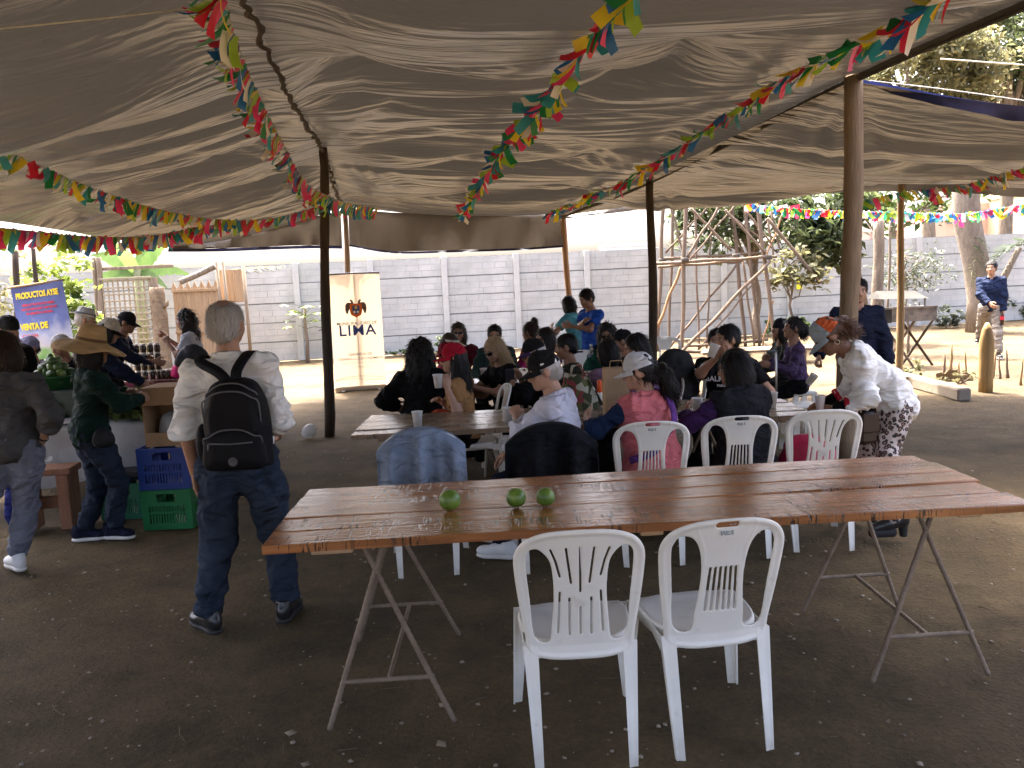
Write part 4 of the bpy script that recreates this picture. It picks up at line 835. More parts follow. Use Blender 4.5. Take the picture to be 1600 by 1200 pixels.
APRON.sheet(lambda u, v: (-.2 + .4 * u, -.198 - .004 * v, .428 - .058 * v * (1 - .35 * math.sin(math.pi * u))), 10, 2); APRON.sheet(lambda u, v: (-.2 + .4 * u, .192 + .004 * v, .415 - .045 * v * (1 - .5 * math.sin(math.pi * u))), 10, 2)
APRM = APRON.mesh('apron', True); APRM.materials.append(PLAST)
LOGO = text_mesh('brand_mark', 'REY', .030, .0006, bold=.0012); LOGO.materials.append(pm('logo_grey', (.26, .29, .29), .5, .05, 5, 0))
def chair(kind, x, y, rz, label, logo=False, group='white plastic chairs', z=0.0):
    e = empty('plastic_chair', (x, y, z), rz, label, 'chair', group); link('backrest', BACKM[kind], e); link('seat', SEATM, e); link('apron', APRM, e)
    for m in LEGM: link('leg', m, e)
    if logo:
        o = link('brand_mark', LOGO, e, loc=(0, -.329, .832), rot=(math.radians(90 - 15), 0, 0))
        b = MB(); b.add([(0, 0, 0), (.006, 0, .007), (.016, 0, .006), (.008, 0, .002), (-.006, 0, .006), (-.014, 0, .004)], [(0, 1, 2, 3), (0, 4, 5)]); b.build('brand_mark', MATS['logo_grey'], e, loc=(.018, -.3335, .855), rot=(math.radians(-15), 0, 0))
    return e
def chair_rear(px0, py0, px1, py1):       # from the two rear leg feet
    a, c = at(px0, py0), at(px1, py1); m = (a + c) / 2; d = c - a; rz = math.atan2(d[1], d[0]); return m[0] - math.sin(rz) * .275, m[1] + math.cos(rz) * .275, rz
x, y, rz = chair_rear(850, 1204, 984, 1196); chair('fan', x, y, rz, 'nearest white plastic chair with fan shaped slots in its back')
x, y, rz = chair_rear(1066, 1186, 1199, 1170); chair('slat', x, y, rz, 'front white chair with hand slot and printed mark, beside the fan backed one', True)
# second row, on the near side of the middle table
CH2 = {'cloth': (-.56, 4.93, .06), 'jacket': (.20, 4.90, .02), 'pink': (.80, 4.93, -.02), 'dark': (1.33, 4.98, -.03)}
chair('fan', *CH2['cloth'], 'white chair under the grey blue cloth at the middle table')
chair('fan', *CH2['jacket'], 'white chair under the dark jacket behind the old man in white')
chair('slat', *CH2['pink'], 'white chair with hand slot behind the woman in the pink vest', True)
chair('slat', *CH2['dark'], 'white chair with hand slot behind the dark haired woman in purple sleeves', True)
x, y, rz = chair_rear(1258, 862, 1326, 856); chair('fan', 1.86, 5.05, -.05, 'white fan backed chair with a red bag on it, by the leaning woman')
# chairs around the back tables
for k, (kind, px, py, Y, rz, lb) in enumerate((
    ('slat', 735, 640, 6.62, 1.75, 'white chair under the woman in the red cap'),
    ('fan', 800, 640, 6.95, 1.9, 'white chair under the man in the black and purple cap'),
    ('slat', 912, 545, 9.3, 3.2, 'cream chair with hand slot behind the yellow drink bottle'),
    ('fan', 910, 600, 7.45, -.1, 'white chair with printed marks between the tables, facing away'),
    ('slat', 1040, 540, 10.9, 3.0, 'white chair with hand slot standing beyond the dark pole'),
    ('fan', 720, 560, 9.75, 3.1, 'white chair under the woman in dark red'),
    ('fan', 775, 560, 9.5, 3.2, 'white chair under the man in the dark jacket'),
    ('slat', 770, 600, 7.75, 1.9, 'white chair under the blonde woman in black'),
    ('slat', 695, 600, 8.1, .3, 'white chair under the woman in the pale visor'),
    ('fan', 1050, 600, 6.95, 2.6, 'white chair holding the round black bag'),
    ('slat', 1150, 600, 6.85, 2.7, 'white chair under the man drinking'),
    ('fan', 1000, 600, 6.75, 2.0, 'white chair under the long haired woman'),
    ('slat', 1298, 640, 7.35, 1.2, 'white chair whose curved arm shows left of the thick pale pole'))):
    q = dp(px, py, Y); chair(kind, q[0], Y, rz, lb)
# ---------------------------------------------------------------- tables
def plank_mat(name, lo, hi, dark, rough, coat, bumpd=.004):
    m = bpy.data.materials.new(name); m.use_nodes = True; N = m.node_tree.nodes; L = m.node_tree.links; b = N['Principled BSDF']
    tc = N.new('ShaderNodeTexCoord'); oi = N.new('ShaderNodeObjectInfo'); ad = N.new('ShaderNodeVectorMath'); ad.operation = 'ADD'; sc_ = N.new('ShaderNodeVectorMath'); sc_.operation = 'SCALE'; sc_.inputs[3].default_value = 40
    cb = N.new('ShaderNodeCombineXYZ'); L.new(oi.outputs['Random'], cb.inputs[0]); L.new(oi.outputs['Random'], cb.inputs[2]); L.new(cb.outputs[0], sc_.inputs[0]); L.new(tc.outputs['Object'], ad.inputs[0]); L.new(sc_.outputs[0], ad.inputs[1])
    def nz(scale, st, det=6, rg=.6):
        mp = N.new('ShaderNodeMapping'); mp.inputs['Scale'].default_value = st; L.new(ad.outputs[0], mp.inputs['Vector']); n = N.new('ShaderNodeTexNoise'); n.inputs['Scale'].default_value = scale; n.inputs['Detail'].default_value = det; n.inputs['Roughness'].default_value = rg; L.new(mp.outputs[0], n.inputs['Vector']); return n
    grain = nz(6, (.35, 9, 9)); patch = nz(2.2, (.8, 3, 3)); saw = nz(9, (11, .55, 1), 3, .55); sawm = nz(1.6, (1.2, 3.5, 1), 3)
    r1 = N.new('ShaderNodeValToRGB'); L.new(grain.outputs['Fac'], r1.inputs[0]); e = r1.color_ramp.elements; e[0].position = .3; e[0].color = (*lo, 1); e[1].position = .72; e[1].color = (*hi, 1)
    r2 = N.new('ShaderNodeValToRGB'); L.new(patch.outputs['Fac'], r2.inputs[0]); e = r2.color_ramp.elements; e[0].position = .32; e[0].color = (.62, .58, .56, 1); e[1].position = .68; e[1].color = (1.2, 1.15, 1.1, 1)
    mu = N.new('ShaderNodeMix'); mu.data_type = 'RGBA'; mu.blend_type = 'MULTIPLY'; mu.inputs[0].default_value = 1; L.new(r1.outputs[0], mu.inputs[6]); L.new(r2.outputs[0], mu.inputs[7])
    s1 = N.new('ShaderNodeMapRange'); s1.inputs['From Min'].default_value = .555; s1.inputs['From Max'].default_value = .61; L.new(saw.outputs['Fac'], s1.inputs['Value'])
    s2 = N.new('ShaderNodeMapRange'); s2.inputs['From Min'].default_value = .45; s2.inputs['From Max'].default_value = .56; L.new(sawm.outputs['Fac'], s2.inputs['Value'])
    ms = N.new('ShaderNodeMath'); ms.operation = 'MULTIPLY'; L.new(s1.outputs[0], ms.inputs[0]); L.new(s2.outputs[0], ms.inputs[1])
    m2 = N.new('ShaderNodeMix'); m2.data_type = 'RGBA'; L.new(ms.outputs[0], m2.inputs[0]); L.new(mu.outputs[2], m2.inputs[6]); m2.inputs[7].default_value = (*dark, 1); L.new(m2.outputs[2], b.inputs['Base Color'])
    b.inputs['Specular IOR Level'].default_value = .5
    rr = N.new('ShaderNodeMapRange'); L.new(patch.outputs['Fac'], rr.inputs['Value']); rr.inputs['To Min'].default_value = rough - .08; rr.inputs['To Max'].default_value = rough + .14; L.new(rr.outputs[0], b.inputs['Roughness'])
    b.inputs['Coat Weight'].default_value = coat; b.inputs['Coat Roughness'].default_value = .16
    hs = N.new('ShaderNodeMath'); hs.operation = 'MULTIPLY_ADD'; L.new(ms.outputs[0], hs.inputs[0]); hs.inputs[1].default_value = -1.2; L.new(grain.outputs['Fac'], hs.inputs[2])
    bp = N.new('ShaderNodeBump'); bp.inputs['Strength'].default_value = .5; bp.inputs['Distance'].default_value = bumpd; L.new(hs.outputs[0], bp.inputs['Height']); L.new(bp.outputs[0], b.inputs['Normal']); L.new(bp.outputs[0], b.inputs['Coat Normal']); return m
VARN = plank_mat('varnished_plank', (.25, .086, .026), (.46, .20, .070), (.03, .017, .012), .2, .7); OLDW = plank_mat('grey_plank', (.17, .125, .085), (.33, .25, .17), (.03, .024, .02), .24, .45)
def rebar(b, a, c, r=.0102, n=None):
    a, c = Vector(a), Vector(c); n = n or max(8, int((c - a).length / .014)); b.tube([a.lerp(c, i / n) for i in range(n + 1)], [r * (1.14 if i % 2 else .95) for i in range(n + 1)], 8)
REB = pm('rebar', (.23, .175, .125), .7, .3, 12, .4, 90, .35, metal=.25)
def plank_table(name, label, c, rz, L_, widths, zt, mat, trestles, battens=True, edge=None):
    e = empty(name, (c[0], c[1], 0), rz, label, 'table', 'plank tables'); W = sum(widths) + .004 * (len(widths) - 1); y = -W / 2
    for i, w_ in enumerate(widths):
        rr = random.Random(i * 3 + int(L_ * 10)); b = MB(); dl = rr.uniform(-.025, .025) if i else 0; nS = 24; zo = rr.uniform(-.003, .002)
        def ring(t, i=i, w_=w_, rr=rr):
            x = -L_ / 2 + L_ * t + dl * (t > .5); ww = w_ + .004 * math.sin(t * 9 + i * 2); z = zt + zo + .004 * math.sin(t * 5 + i); y0, y1 = y + w_ / 2 - ww / 2, y + w_ / 2 + ww / 2; q = .0045; th = .033
            return [(x, y0 + q, z), (x, y1 - q, z), (x, y1, z - q), (x, y1, z - th), (x, y0, z - th), (x, y0, z - q)]
        P = [p for k in range(nS + 1) for p in ring(k / nS)]; Fs = [tuple(range(6)), tuple(range(nS * 6 + 5, nS * 6 - 1, -1))]
        for k in range(nS):
            for j in range(6): l = (j + 1) % 6; Fs.append((k * 6 + j, (k + 1) * 6 + j, (k + 1) * 6 + l, k * 6 + l))
        b.add(P, Fs); b.build('plank', mat, e); y += w_ + .004
    if battens:
        for x in (-L_ / 2 + .25, 0, L_ / 2 - .22): b = MB(); b.bbox((x, .02, zt - .033 - .016), (.16 if x < 0 else .09, W - .06, .026), .003); b.build('batten', OLDW if mat is not VARN else pm('batten', (.45, .30, .17), .7, .2), e)
    for (x, yc, half, lean, hh) in trestles:       # A-frame trestle of reinforcing bar: two A-frames joined by struts
        zt2 = zt - .064
        for sy in (-1, 1):
            yb, yt = yc + sy * half, yc + sy * half * .78; b = MB(); ap = Vector((x + lean, yt, zt2))
            f0, f1 = Vector((x - .24, yb, 0)), Vector((x + .25, yb, 0)); rebar(b, f0, ap + Vector((.02, 0, 0))); rebar(b, f1, ap - Vector((.05, 0, .0))); b.build('trestle_frame', REB, e, True)
            b = MB(); t = .26; rebar(b, f0.lerp(ap, t), f1.lerp(ap, t), .009); b.build('cross_bar', REB, e, True)
        b = MB(); m0 = Vector((x, yc - half * .94, zt2 * .26)); m1 = Vector((x + .02, yc + half * .94, zt2 * .26)); rebar(b, m0, m1, .009); b.build('strut', REB, e, True)
        b = MB(); rebar(b, (x + lean - .015, yc - half * .80, zt2 - .004), (x + lean - .015, yc + half * .80, zt2 - .004), .009); b.build('ridge_bar', REB, e, True)
    return e
nl, nr, flc, frc = [Vector(at(a, c, .76)) for a, c in ((415, 853), (1603, 785), (480, 762), (1440, 712))]
cen = (nl + nr + flc + frc) / 4; d = (nr - nl); TRZ = math.atan2(d.y, d.x); TL = ((nr - nl).length + (frc - flc).length) / 2; TW = .885
FT = plank_table('plank_table', 'varnished reddish plank table in front with three green fruits on it', cen, TRZ, TL, [TW * .19, TW * .2, TW * .19, TW * .21, TW * .21 - .016], .76, VARN, [(-1.055, -.02, .40, -.02, 0), (1.15, .035, .365, .03, 0)])
MT = plank_table('plank_table', 'long weathered plank table in the middle where the seated people drink', (.46, 5.78), .005, 3.1, [.165] * 5, .745, OLDW, [(-1.05, 0, .36, 0, 0), (1.0, 0, .36, 0, 0)])
BT = plank_table('plank_table', 'weathered plank table further back beside the blonde woman', (.35, 8.05), .02, 2.3, [.17] * 4, .745, OLDW, [(-.8, 0, .3, 0, 0), (.8, 0, .3, 0, 0)])
b = MB(); b.bbox((0, 0, .735), (1.15, .6, .03), .01); e = empty('white_table', (.82, 8.75, 0), .05, 'small white plastic table holding the yellow drink bottle', 'table'); b.build('table_top', PLAST, e)
for sx in (-.5, .5):
    for sy in (-.24, .24): b = MB(); b.tube([(sx, sy, 0), (sx, sy, .725)], .02, 8); b.build('leg', PLAST, e, True)
# ---------------------------------------------------------------- fruits, cups and things on the tables
def fruit(x, y, r, label, seed):
    e = empty('green_fruit', (x, y, .762), seed, label, 'fruit', 'green fruits'); n = 22; V = []; Fs = []
    b = MB(); b.lathe([(r * math.sin(t) * (1 + .02 * math.sin(3 * t)) + .0004, r * .93 * (1 - math.cos(t))) for t in np.linspace(.02, math.pi - .02, 16)], n, (0, 0, 0), True, True)
    m = pm('green_rind', (.06, .15, .018), .34, .25, 24, .25, 220, .5, col2=(.19, .29, .04), dist=.002); b.build('rind', m, e, True)
    s = MB(); s.lathe([(.0035, r * 1.83), (.003, r * 1.87), (.001, r * 1.885)], 8, (0, 0, 0), False, True); s.build('stem_end', pm('stem_end', (.25, .22, .08), .8), e, True)
for k, (px, py, r, lb) in enumerate(((704, 797, .047, 'leftmost green fruit, alone on the front table'), (807, 792, .043, 'middle of the three green fruits on the front table'), (853, 790, .041, 'rightmost and smallest green fruit on the front table'))):
    p = at(px, py, .762); fruit(p[0], p[1], r, lb, k)
CUPM = MB(); CUPM.lathe([(.024, 0.0), (.025, .0), (.034, .085), (.0362, .087), (.0362, .091), (.033, .091), (.0325, .086), (.0235, .004), (0.001, .004)], 22, (0, 0, 0), True); CUP = CUPM.mesh('cup', True); FOAM = pm('foam_cup', (.80, .79, .76), .6, .03, 5, .05, 200, .3, trans=.15); CUP.materials.append(FOAM)
def cup(p, label, rot=(0, 0, 0), sc=1.0):
    o = link('foam_cup', CUP, None, loc=p, rot=rot); o.scale = (sc, sc, sc * 1.05); tag(o, label, 'cup', 'white foam cups'); return o
for px, py, z, lb, sc in ((653, 666, .747, 'white foam cup near the left end of the middle table', 1.1), (794, 660, .747, 'white foam cup in front of the old man in white', 1.1), (1090, 645, .747, 'white foam cup between the pink vest and the dark haired woman', 1.1), (1206, 637, .747, 'white foam cup at the right end of the middle table', 1.15)):
    p = at(px, py, z); cup((p[0], p[1], z), lb, sc=sc)
p = at(757, 592, .747); cup((p[0], p[1], .747), 'white foam cup in front of the blonde woman', sc=1.15)
# yellow drink bottle
e = empty('drink_bottle', (dp(924, 556, 8.62)[0], 8.62, .752), 0, 'clear bottle half full of yellow drink on the white table', 'bottle'); GLASSY = pm('clear_plastic', (.75, .8, .8), .15, .03, 5, 0, 10, .5); GLASSY.node_tree.nodes['Principled BSDF'].inputs['Transmission Weight'].default_value = .75
b = MB(); b.lathe([(.001, 0), (.034, 0), (.036, .01), (.036, .15), (.03, .185), (.014, .23), (.013, .26)], 18, cap1=True); b.build('body', GLASSY, e, True)
b = MB(); b.lathe([(.0365, .004), (.0368, .085)], 18, cap0=True, cap1=True); b.build('liquid', pm('yellow_drink', (.70, .72, .02), .25, .05, 5, 0), e, True)
b = MB(); b.lathe([(.0368, .1), (.0368, .15)], 18); b.build('bottle_label', pm('bottle_label', (.25, .3, .5), .5), e, True); b = MB(); b.lathe([(.016, .25), (.016, .272)], 12, cap1=True); b.build('bottle_cap', PLAST, e, True)
e = empty('orange_bottle', (dp(936, 602, 6.25)[0], 6.22, .747), 0, 'small orange capped bottle beside the brown paper bag', 'bottle'); b = MB(); b.lathe([(.001, 0), (.022, 0), (.022, .08), (.016, .09)], 14); b.build('body', PLAST, e, True); b = MB(); b.lathe([(.017, .088), (.02, .10), (.02, .17), (.012, .185)], 14, cap1=True); b.build('nozzle', pm('orange_plastic', (.80, .12, .02), .4, .05), e, True)
# brown paper bag
e = empty('paper_bag', (dp(963, 640, 5.62)[0], 5.62, .747), .12, 'brown paper bag standing on the middle table before the pink vest', 'bag'); KR = pm('kraft', (.40, .27, .15), .85, .12, 6, .3, 14, .2, dist=.02)
b = MB(); W_, D_, H_ = .17, .10, .34
b.add([(-W_ / 2, -D_ / 2, 0), (W_ / 2, -D_ / 2, 0), (W_ / 2, D_ / 2, 0), (-W_ / 2, D_ / 2, 0), (-W_ * .52, -D_ * .55, H_ * .5), (W_ * .5, -D_ * .5, H_ * .5), (W_ * .52, D_ * .5, H_ * .5), (-W_ * .5, D_ * .5, H_ * .5), (-W_ * .48, -D_ * .40, H_), (W_ * .5, -D_ * .34, H_ * .98), (W_ * .5, D_ * .4, H_), (-W_ * .48, D_ * .4, H_ * 1.01)], [(0, 3, 2, 1)] + [(q + i, q + (i + 1) % 4, q + 4 + (i + 1) % 4, q + 4 + i) for q in (0, 4) for i in range(4)]); b.build('bag_body', KR, e)
b = MB(); b.tube([(-.05, -.035, H_ - .01), (-.04, -.035, H_ + .05), (.04, -.035, H_ + .05), (.05, -.035, H_ - .01)], .004, 5); b.build('handle', KR, e)
# patterned sack
def sack(name, label, p, rz, size, mat, seed, cat='bag', k=.05):
    e = empty(name, p, rz, label, cat); r = random.Random(seed); a, c, h_ = size; pr = [ell((0, 0, h_ * .42), (a, c, h_ * .42)), ell((a * .3 * r.uniform(-1, 1), 0, h_ * .7), (a * .7, c * .8, h_ * .33)), ell((-a * .25, c * .2, h_ * .25), (a * .8, c * .9, h_ * .25))]
    V, Fq = sdf_mesh(pr, max(.011, a / 22), k); V += vnormals(V, Fq) * (.012 * a / .15 * fbm(V * 9 / (a / .15), 3))[:, None]; V[:, 2] = np.maximum(V[:, 2], 0.0); link('bag_body', mesh_np('bag_body', V, Fq), e, mat); return e
def floral():
    m = bpy.data.materials.new('floral'); m.use_nodes = True; N = m.node_tree.nodes; L = m.node_tree.links; b = N['Principled BSDF']; tc = N.new('ShaderNodeTexCoord'); v = N.new('ShaderNodeTexVoronoi'); v.inputs['Scale'].default_value = 22; v.inputs['Randomness'].default_value = 1; L.new(tc.outputs['Object'], v.inputs['Vector']); sp_ = N.new('ShaderNodeSeparateColor'); L.new(v.outputs['Color'], sp_.inputs[0]); r = N.new('ShaderNodeValToRGB'); r.color_ramp.interpolation = 'CONSTANT'; L.new(sp_.outputs[0], r.inputs[0]); E = r.color_ramp.elements; E[0].position = 0; E[0].color = (.045, .055, .02, 1); E[1].position = .85; E[1].color = (.42, .40, .30, 1)
    for p_, c_ in ((.35, (.12, .12, .04, 1)), (.55, (.25, .05, .045, 1)), (.7, (.20, .17, .10, 1))): q = E.new(p_); q.color = c_
    L.new(r.outputs[0], b.inputs['Base Color']); b.inputs['Roughness'].default_value = .85; return m
q = dp(908, 625, 6.05); e = empty('patterned_bag', (q[0], 6.02, .747), .1, 'green and red floral fabric bag on the middle table beside the old man', 'bag'); FL = floral(); b = MB()
b.sheet(lambda u, v: ((.13 + .02 * math.sin(v * 4)) * (1 - .22 * v) * math.cos(2 * math.pi * u) * (abs(math.cos(2 * math.pi * u)) + .001) ** -.45 - .03 * v, .055 * (1 - .6 * v) * math.sin(2 * math.pi * u) + .012 * math.sin(u * 40) * v, .26 * v - .02 * v * math.cos(2 * math.pi * u)), 40, 12); b.build('bag_body', FL, e, True)
for y_ in (-.02, .02): b = MB(); b.tube([(-.08, y_, .25), (-.06, y_, .32), (.0, y_, .33), (.03, y_, .25)], .007, 6); b.build('handle', FL, e, True)
sack('red_bag', 'crimson bag lying on the chair beside the leaning woman', (1.86, 5.05, .43), 0, (.18, .15, .23), pm('crimson', (.45, .015, .07), .5, .15, 6, .3, 12, .4, dist=.02), 4)
e = sack('black_bag', 'round black bag hung over a chair between long haired woman and drinking man', (dp(1050, 570, 6.9)[0], 6.85, .52), 0, (.22, .14, .56), pm('black_nylon', (.006, .006, .007), .7, .2, 6, .3, 12, .4, dist=.02), 5)
sack('plastic_sack', 'clear white plastic bag lying on the ground beside the dark canopy pole', at(500, 682) + np.array([-.12, 0, 0]), .3, (.085, .07, .15), pm('film_bag', (.72, .72, .70), .35, .1, 9, .5, 14, .5, trans=.3, dist=.03), 6)
sack('plastic_sack', 'crumpled clear plastic bag beyond the chair with the red bag', (1.72, 5.62, .0), .3, (.17, .13, .42), MATS['film_bag'], 8)
# notes / phone stand on table
b = MB(); b.bbox((0, 0, .07), (.008, .07, .14), .003, Rm(0, -.5, .3)); tag(b.build('phone', pm('phone', (.03, .03, .035), .3, .1, 5, 0), None, loc=tuple(at(935, 636, .75))), 'phone propped up on the middle table beside the paper bag', 'phone')
# walking stick and stools
e = empty('walking_stick', (dp(1213, 630, 7.9)[0], 7.9, 0), 0, 'silver and blue walking stick standing before the seated women', 'walking stick'); zt = .92
b = MB(); b.tube([(0, 0, 0), (0, 0, .5)], .013, 10); b.build('lower_tube', pm('blue_metal', (.02, .12, .28), .35, .1, 5, 0, metal=.4), e, True); b = MB(); b.tube([(0, 0, .49), (0, 0, zt)], .010, 10); b.build('upper_tube', pm('silver', (.6, .6, .6), .3, .1, 5, 0, metal=.8), e, True)
b = MB(); b.tube([(.012, 0, zt), (-.03, 0, zt + .012), (-.09, 0, zt + .008)], [.012, .014, .012], 8); b.build('handle', pm('grip', (.12, .13, .13), .6), e, True)
def stool(label, x, y, h=.44):
    e = empty('plastic_stool', (x, y, 0), .1, label, 'stool', 'white plastic stools'); b = MB(); b.bbox((0, 0, h - .02), (.27, .27, .04), .015); b.build('seat', PLAST, e)
    for sx in (-1, 1):
        for sy in (-1, 1): b = MB(); b.add([(sx * .16, sy * .16, 0), (sx * .11, sy * .16, 0), (sx * .11, sy * .145, 0), (sx * .16, sy * .145, 0), (sx * .13, sy * .13, h - .04), (sx * .07, sy * .13, h - .04), (sx * .07, sy * .115, h - .04), (sx * .13, sy * .115, h - .04)], [(0, 1, 5, 4), (1, 2, 6, 5), (2, 3, 7, 6), (3, 0, 4, 7), (0, 3, 2, 1), (4, 5, 6, 7)]); b.build('leg', PLAST, e)
    for sx in (-1, 1): b = MB(); b.box((sx * .142, 0, .14), (.012, .26, .05)); b.build('stretcher', PLAST, e)
stool('white plastic stool under the woman in the purple sweater', 3.03, 8.5); stool('white plastic stool standing free right of the walking stick', dp(1250, 640, 7.6)[0], 7.55, .46); stool('white plastic stool under the woman all in black', -.78, 6.95); stool('white plastic stool under the woman in the dark cap', 2.8, 8.9)
# ---------------------------------------------------------------- cloths draped over chair backs
def drape(name, label, ch, mat, drop, seed, front=.25, cat='cloth', wmul=1.0, sag=0.0):
    x, y, rz = ch; e = empty(name, (x, y, 0), rz, label, cat); n, m = 46, 44; V = []
    for i in range(n + 1):
        u = i / n * 2 - 1
        for j in range(m + 1):
            t = j / m; s_ = -front + (front + drop) * t      # <0 in front of the back, >0 behind it
            hw = .235 * wmul * (1 + .10 * max(0, s_)); xx = u * hw; arch = .900 - .125 * min(1, abs(u)) ** 2.3 - sag * u * u
            fold = .042 * math.sin(u * 8 + seed + .9 * math.sin(3 * u + seed) + s_ * 2) + .014 * math.sin(u * 17 + seed * 2 - s_ * 3); amp = min(1, abs(s_) / .16)
            if s_ >= 0: z = arch - s_; yy = -.345 - .012 + .10 * s_ * .3 - fold * amp - .02 * min(1, s_ / .05) + .028 * u * u
            else: z = arch + s_; yy = -.315 + .045 + fold * amp * .3 + .24 * (-s_) * .8 + .028 * u * u
            if abs(s_) < .02: z += .004
            V.append((xx, yy, z - .02 * (s_ > 0) * math.sin(u * 2.2 + seed) * s_ / drop))
    Fs = [(i * (m + 1) + j, (i + 1) * (m + 1) + j, (i + 1) * (m + 1) + j + 1, i * (m + 1) + j + 1) for i in range(n) for j in range(m)]
    b = MB(); b.add(V, Fs); me = b.mesh('drape', True); o = link('drape', me, e, mat); so_ = o.modifiers.new('solid', 'SOLIDIFY'); so_.thickness = .006; so_.offset = 0; return e
drape('draped_cloth', 'grey blue cloth draped over the leftmost chair of the middle table', CH2['cloth'], cloth('greyblue', (.22, .27, .35)), .46, 1.0, .2, 'cloth', 1.08)
drape('draped_jacket', 'dark charcoal jacket hung over the old man’s chair', CH2['jacket'], cloth('charcoal', (.009, .010, .013)), .5, 4.0, .12, 'jacket', 1.12)
# ================================================================ BANNERS
def letter(body, size, x, z, mat, parent, y=-.004, bold=0.0, sx=1.0, name='lettering', sp=1.0):
    me = text_mesh(name, body, size, .001, bold=bold, sp=sp); me.materials.append(mat); o = link(name, me, parent, loc=(x, y, z), rot=(math.pi / 2, 0, 0)); o.scale = (sx, 1, 1); return o
a, c = at(523, 612), at(606, 606); ctr = (a + c) / 2; brz = math.atan2(c[1] - a[1], c[0] - a[0])
e = empty('rollup_banner', (ctr[0], ctr[1], 0), brz, 'tall cream upright banner lettered LIMA with a coat of arms', 'banner'); BW, BH = .86, 2.0
CREAM = pm('banner_fabric', (.42, .34, .245), .7, .03, 2, .05, 8, .2, trans=.35)
b = MB(); b.sheet(lambda u, v: (-BW / 2 + BW * u, .012 * math.sin(u * 3.1) , .07 + (BH - .08) * v), 8, 12); b.build('fabric', CREAM, e, True)
b = MB(); b.bbox((0, .02, .035), (BW + .04, .13, .07), .012); b.build('base_cassette', pm('banner_base', (.50, .40, .28), .4, .05, metal=.3), e)
b = MB(); b.tube([(-BW / 2 - .005, .005, BH - .005), (BW / 2 + .005, .005, BH - .005)], .014, 8); b.build('top_rail', pm('dark_rail', (.10, .11, .17), .4), e, True)
b = MB(); b.tube([(0, .035, .06), (0, .035, BH - .01)], .010, 8); b.build('support_pole', MATS['silver'], e, True)
for sx in (-.3, .3): b = MB(); b.bbox((sx, .02, .006), (.05, .34, .012), .004); b.build('foot', MATS['silver'], e)
BLUEI = pm('blue_ink', (.045, .075, .27), .7, .05, 5, 0); GREYI = pm('grey_ink', (.16, .17, .24), .7, .05, 5, 0); ORI = pm('orange_ink', (.75, .15, .02), .7, .05, 5, 0); BRI = pm('brown_ink', (.13, .08, .06), .7, .3, 30, 0); YEL = pm('yellow_ink', (.75, .55, .08), .7, .05, 5, 0); NVI = pm('navy_ink', (.06, .09, .19), .7, .1, 9, 0)
def fz(y): return .07 + (BH - .08) * (1 - (y - 428) / 180.0)
letter('MUNICIPALIDAD DE', .078, .0, fz(507), GREYI, e, bold=.0015, sx=.92, sp=1.05); letter('LIMA', .255, .0, fz(519), BLUEI, e, bold=.0035, sx=1.04, sp=1.12); letter('GERENCIA DE', .064, .02, fz(557), GREYI, e, bold=.001); letter('DESARROLLO ECONÓMICO', .060, .02, fz(564), GREYI, e, bold=.001); letter('@gerenciadesarrolloeconomico   @munilima', .032, .02, fz(570), GREYI, e); letter('www.munlima.gob.pe', .034, .02, fz(577), GREYI, e)
def flat_shape(pts, mat, y, name='emblem'):
    b = MB(); n = len(pts); b.add([(x, y, z) for x, z in pts] + [(x, y + .0015, z) for x, z in pts], [tuple(range(n)), tuple(range(2 * n - 1, n - 1, -1))] + [(i, n + i, n + (i + 1) % n, (i + 1) % n) for i in range(n)]); return b.build(name, mat, e)
ez = fz(486); sh = [(-.10, .11), (.10, .11), (.105, .0), (.085, -.08), (0, -.125), (-.085, -.08), (-.105, .0)]
for sg in (-1, 1):
    flat_shape([(sg * x, ez + z) for x, z in [(.03, .10), (.05, .17), (.085, .185), (.10, .16), (.085, .155), (.075, .125), (.14, .135), (.175, .09), (.18, .02), (.165, -.05), (.14, -.06), (.12, .0), (.08, .06)]][::(1 if sg > 0 else -1)], BRI, -.0035)
flat_shape([(x, ez + z) for x, z in sh][::-1], ORI, -.0055); flat_shape([(x * .6, ez + .005 + z * .66) for x, z in sh][::-1], NVI, -.0075)
st = [(.035 * (1 if k % 2 else .4) * math.sin(k * math.pi / 5), ez + .045 + .035 * (1 if k % 2 else .4) * math.cos(k * math.pi / 5)) for k in range(10)]; flat_shape(st, YEL, -.0095)
for sg in (-.028, .028): flat_shape([(sg + .018 * math.sin(k), ez - .03 + .018 * math.cos(k)) for k in np.linspace(0, 5.4, 7)], MATS['white_plastic'], -.0095)
for k, (z0, ph) in enumerate(((fz(597), .2), (fz(600), .9))):
    b = MB(); b.tube([(-BW / 2 + .01 + (BW - .02) * i / 20, -.003, z0 + .035 * math.sin(i / 20 * 4 + ph) + .05 * i / 20) for i in range(21)], .003, 4); b.build('emblem', BRI, e)
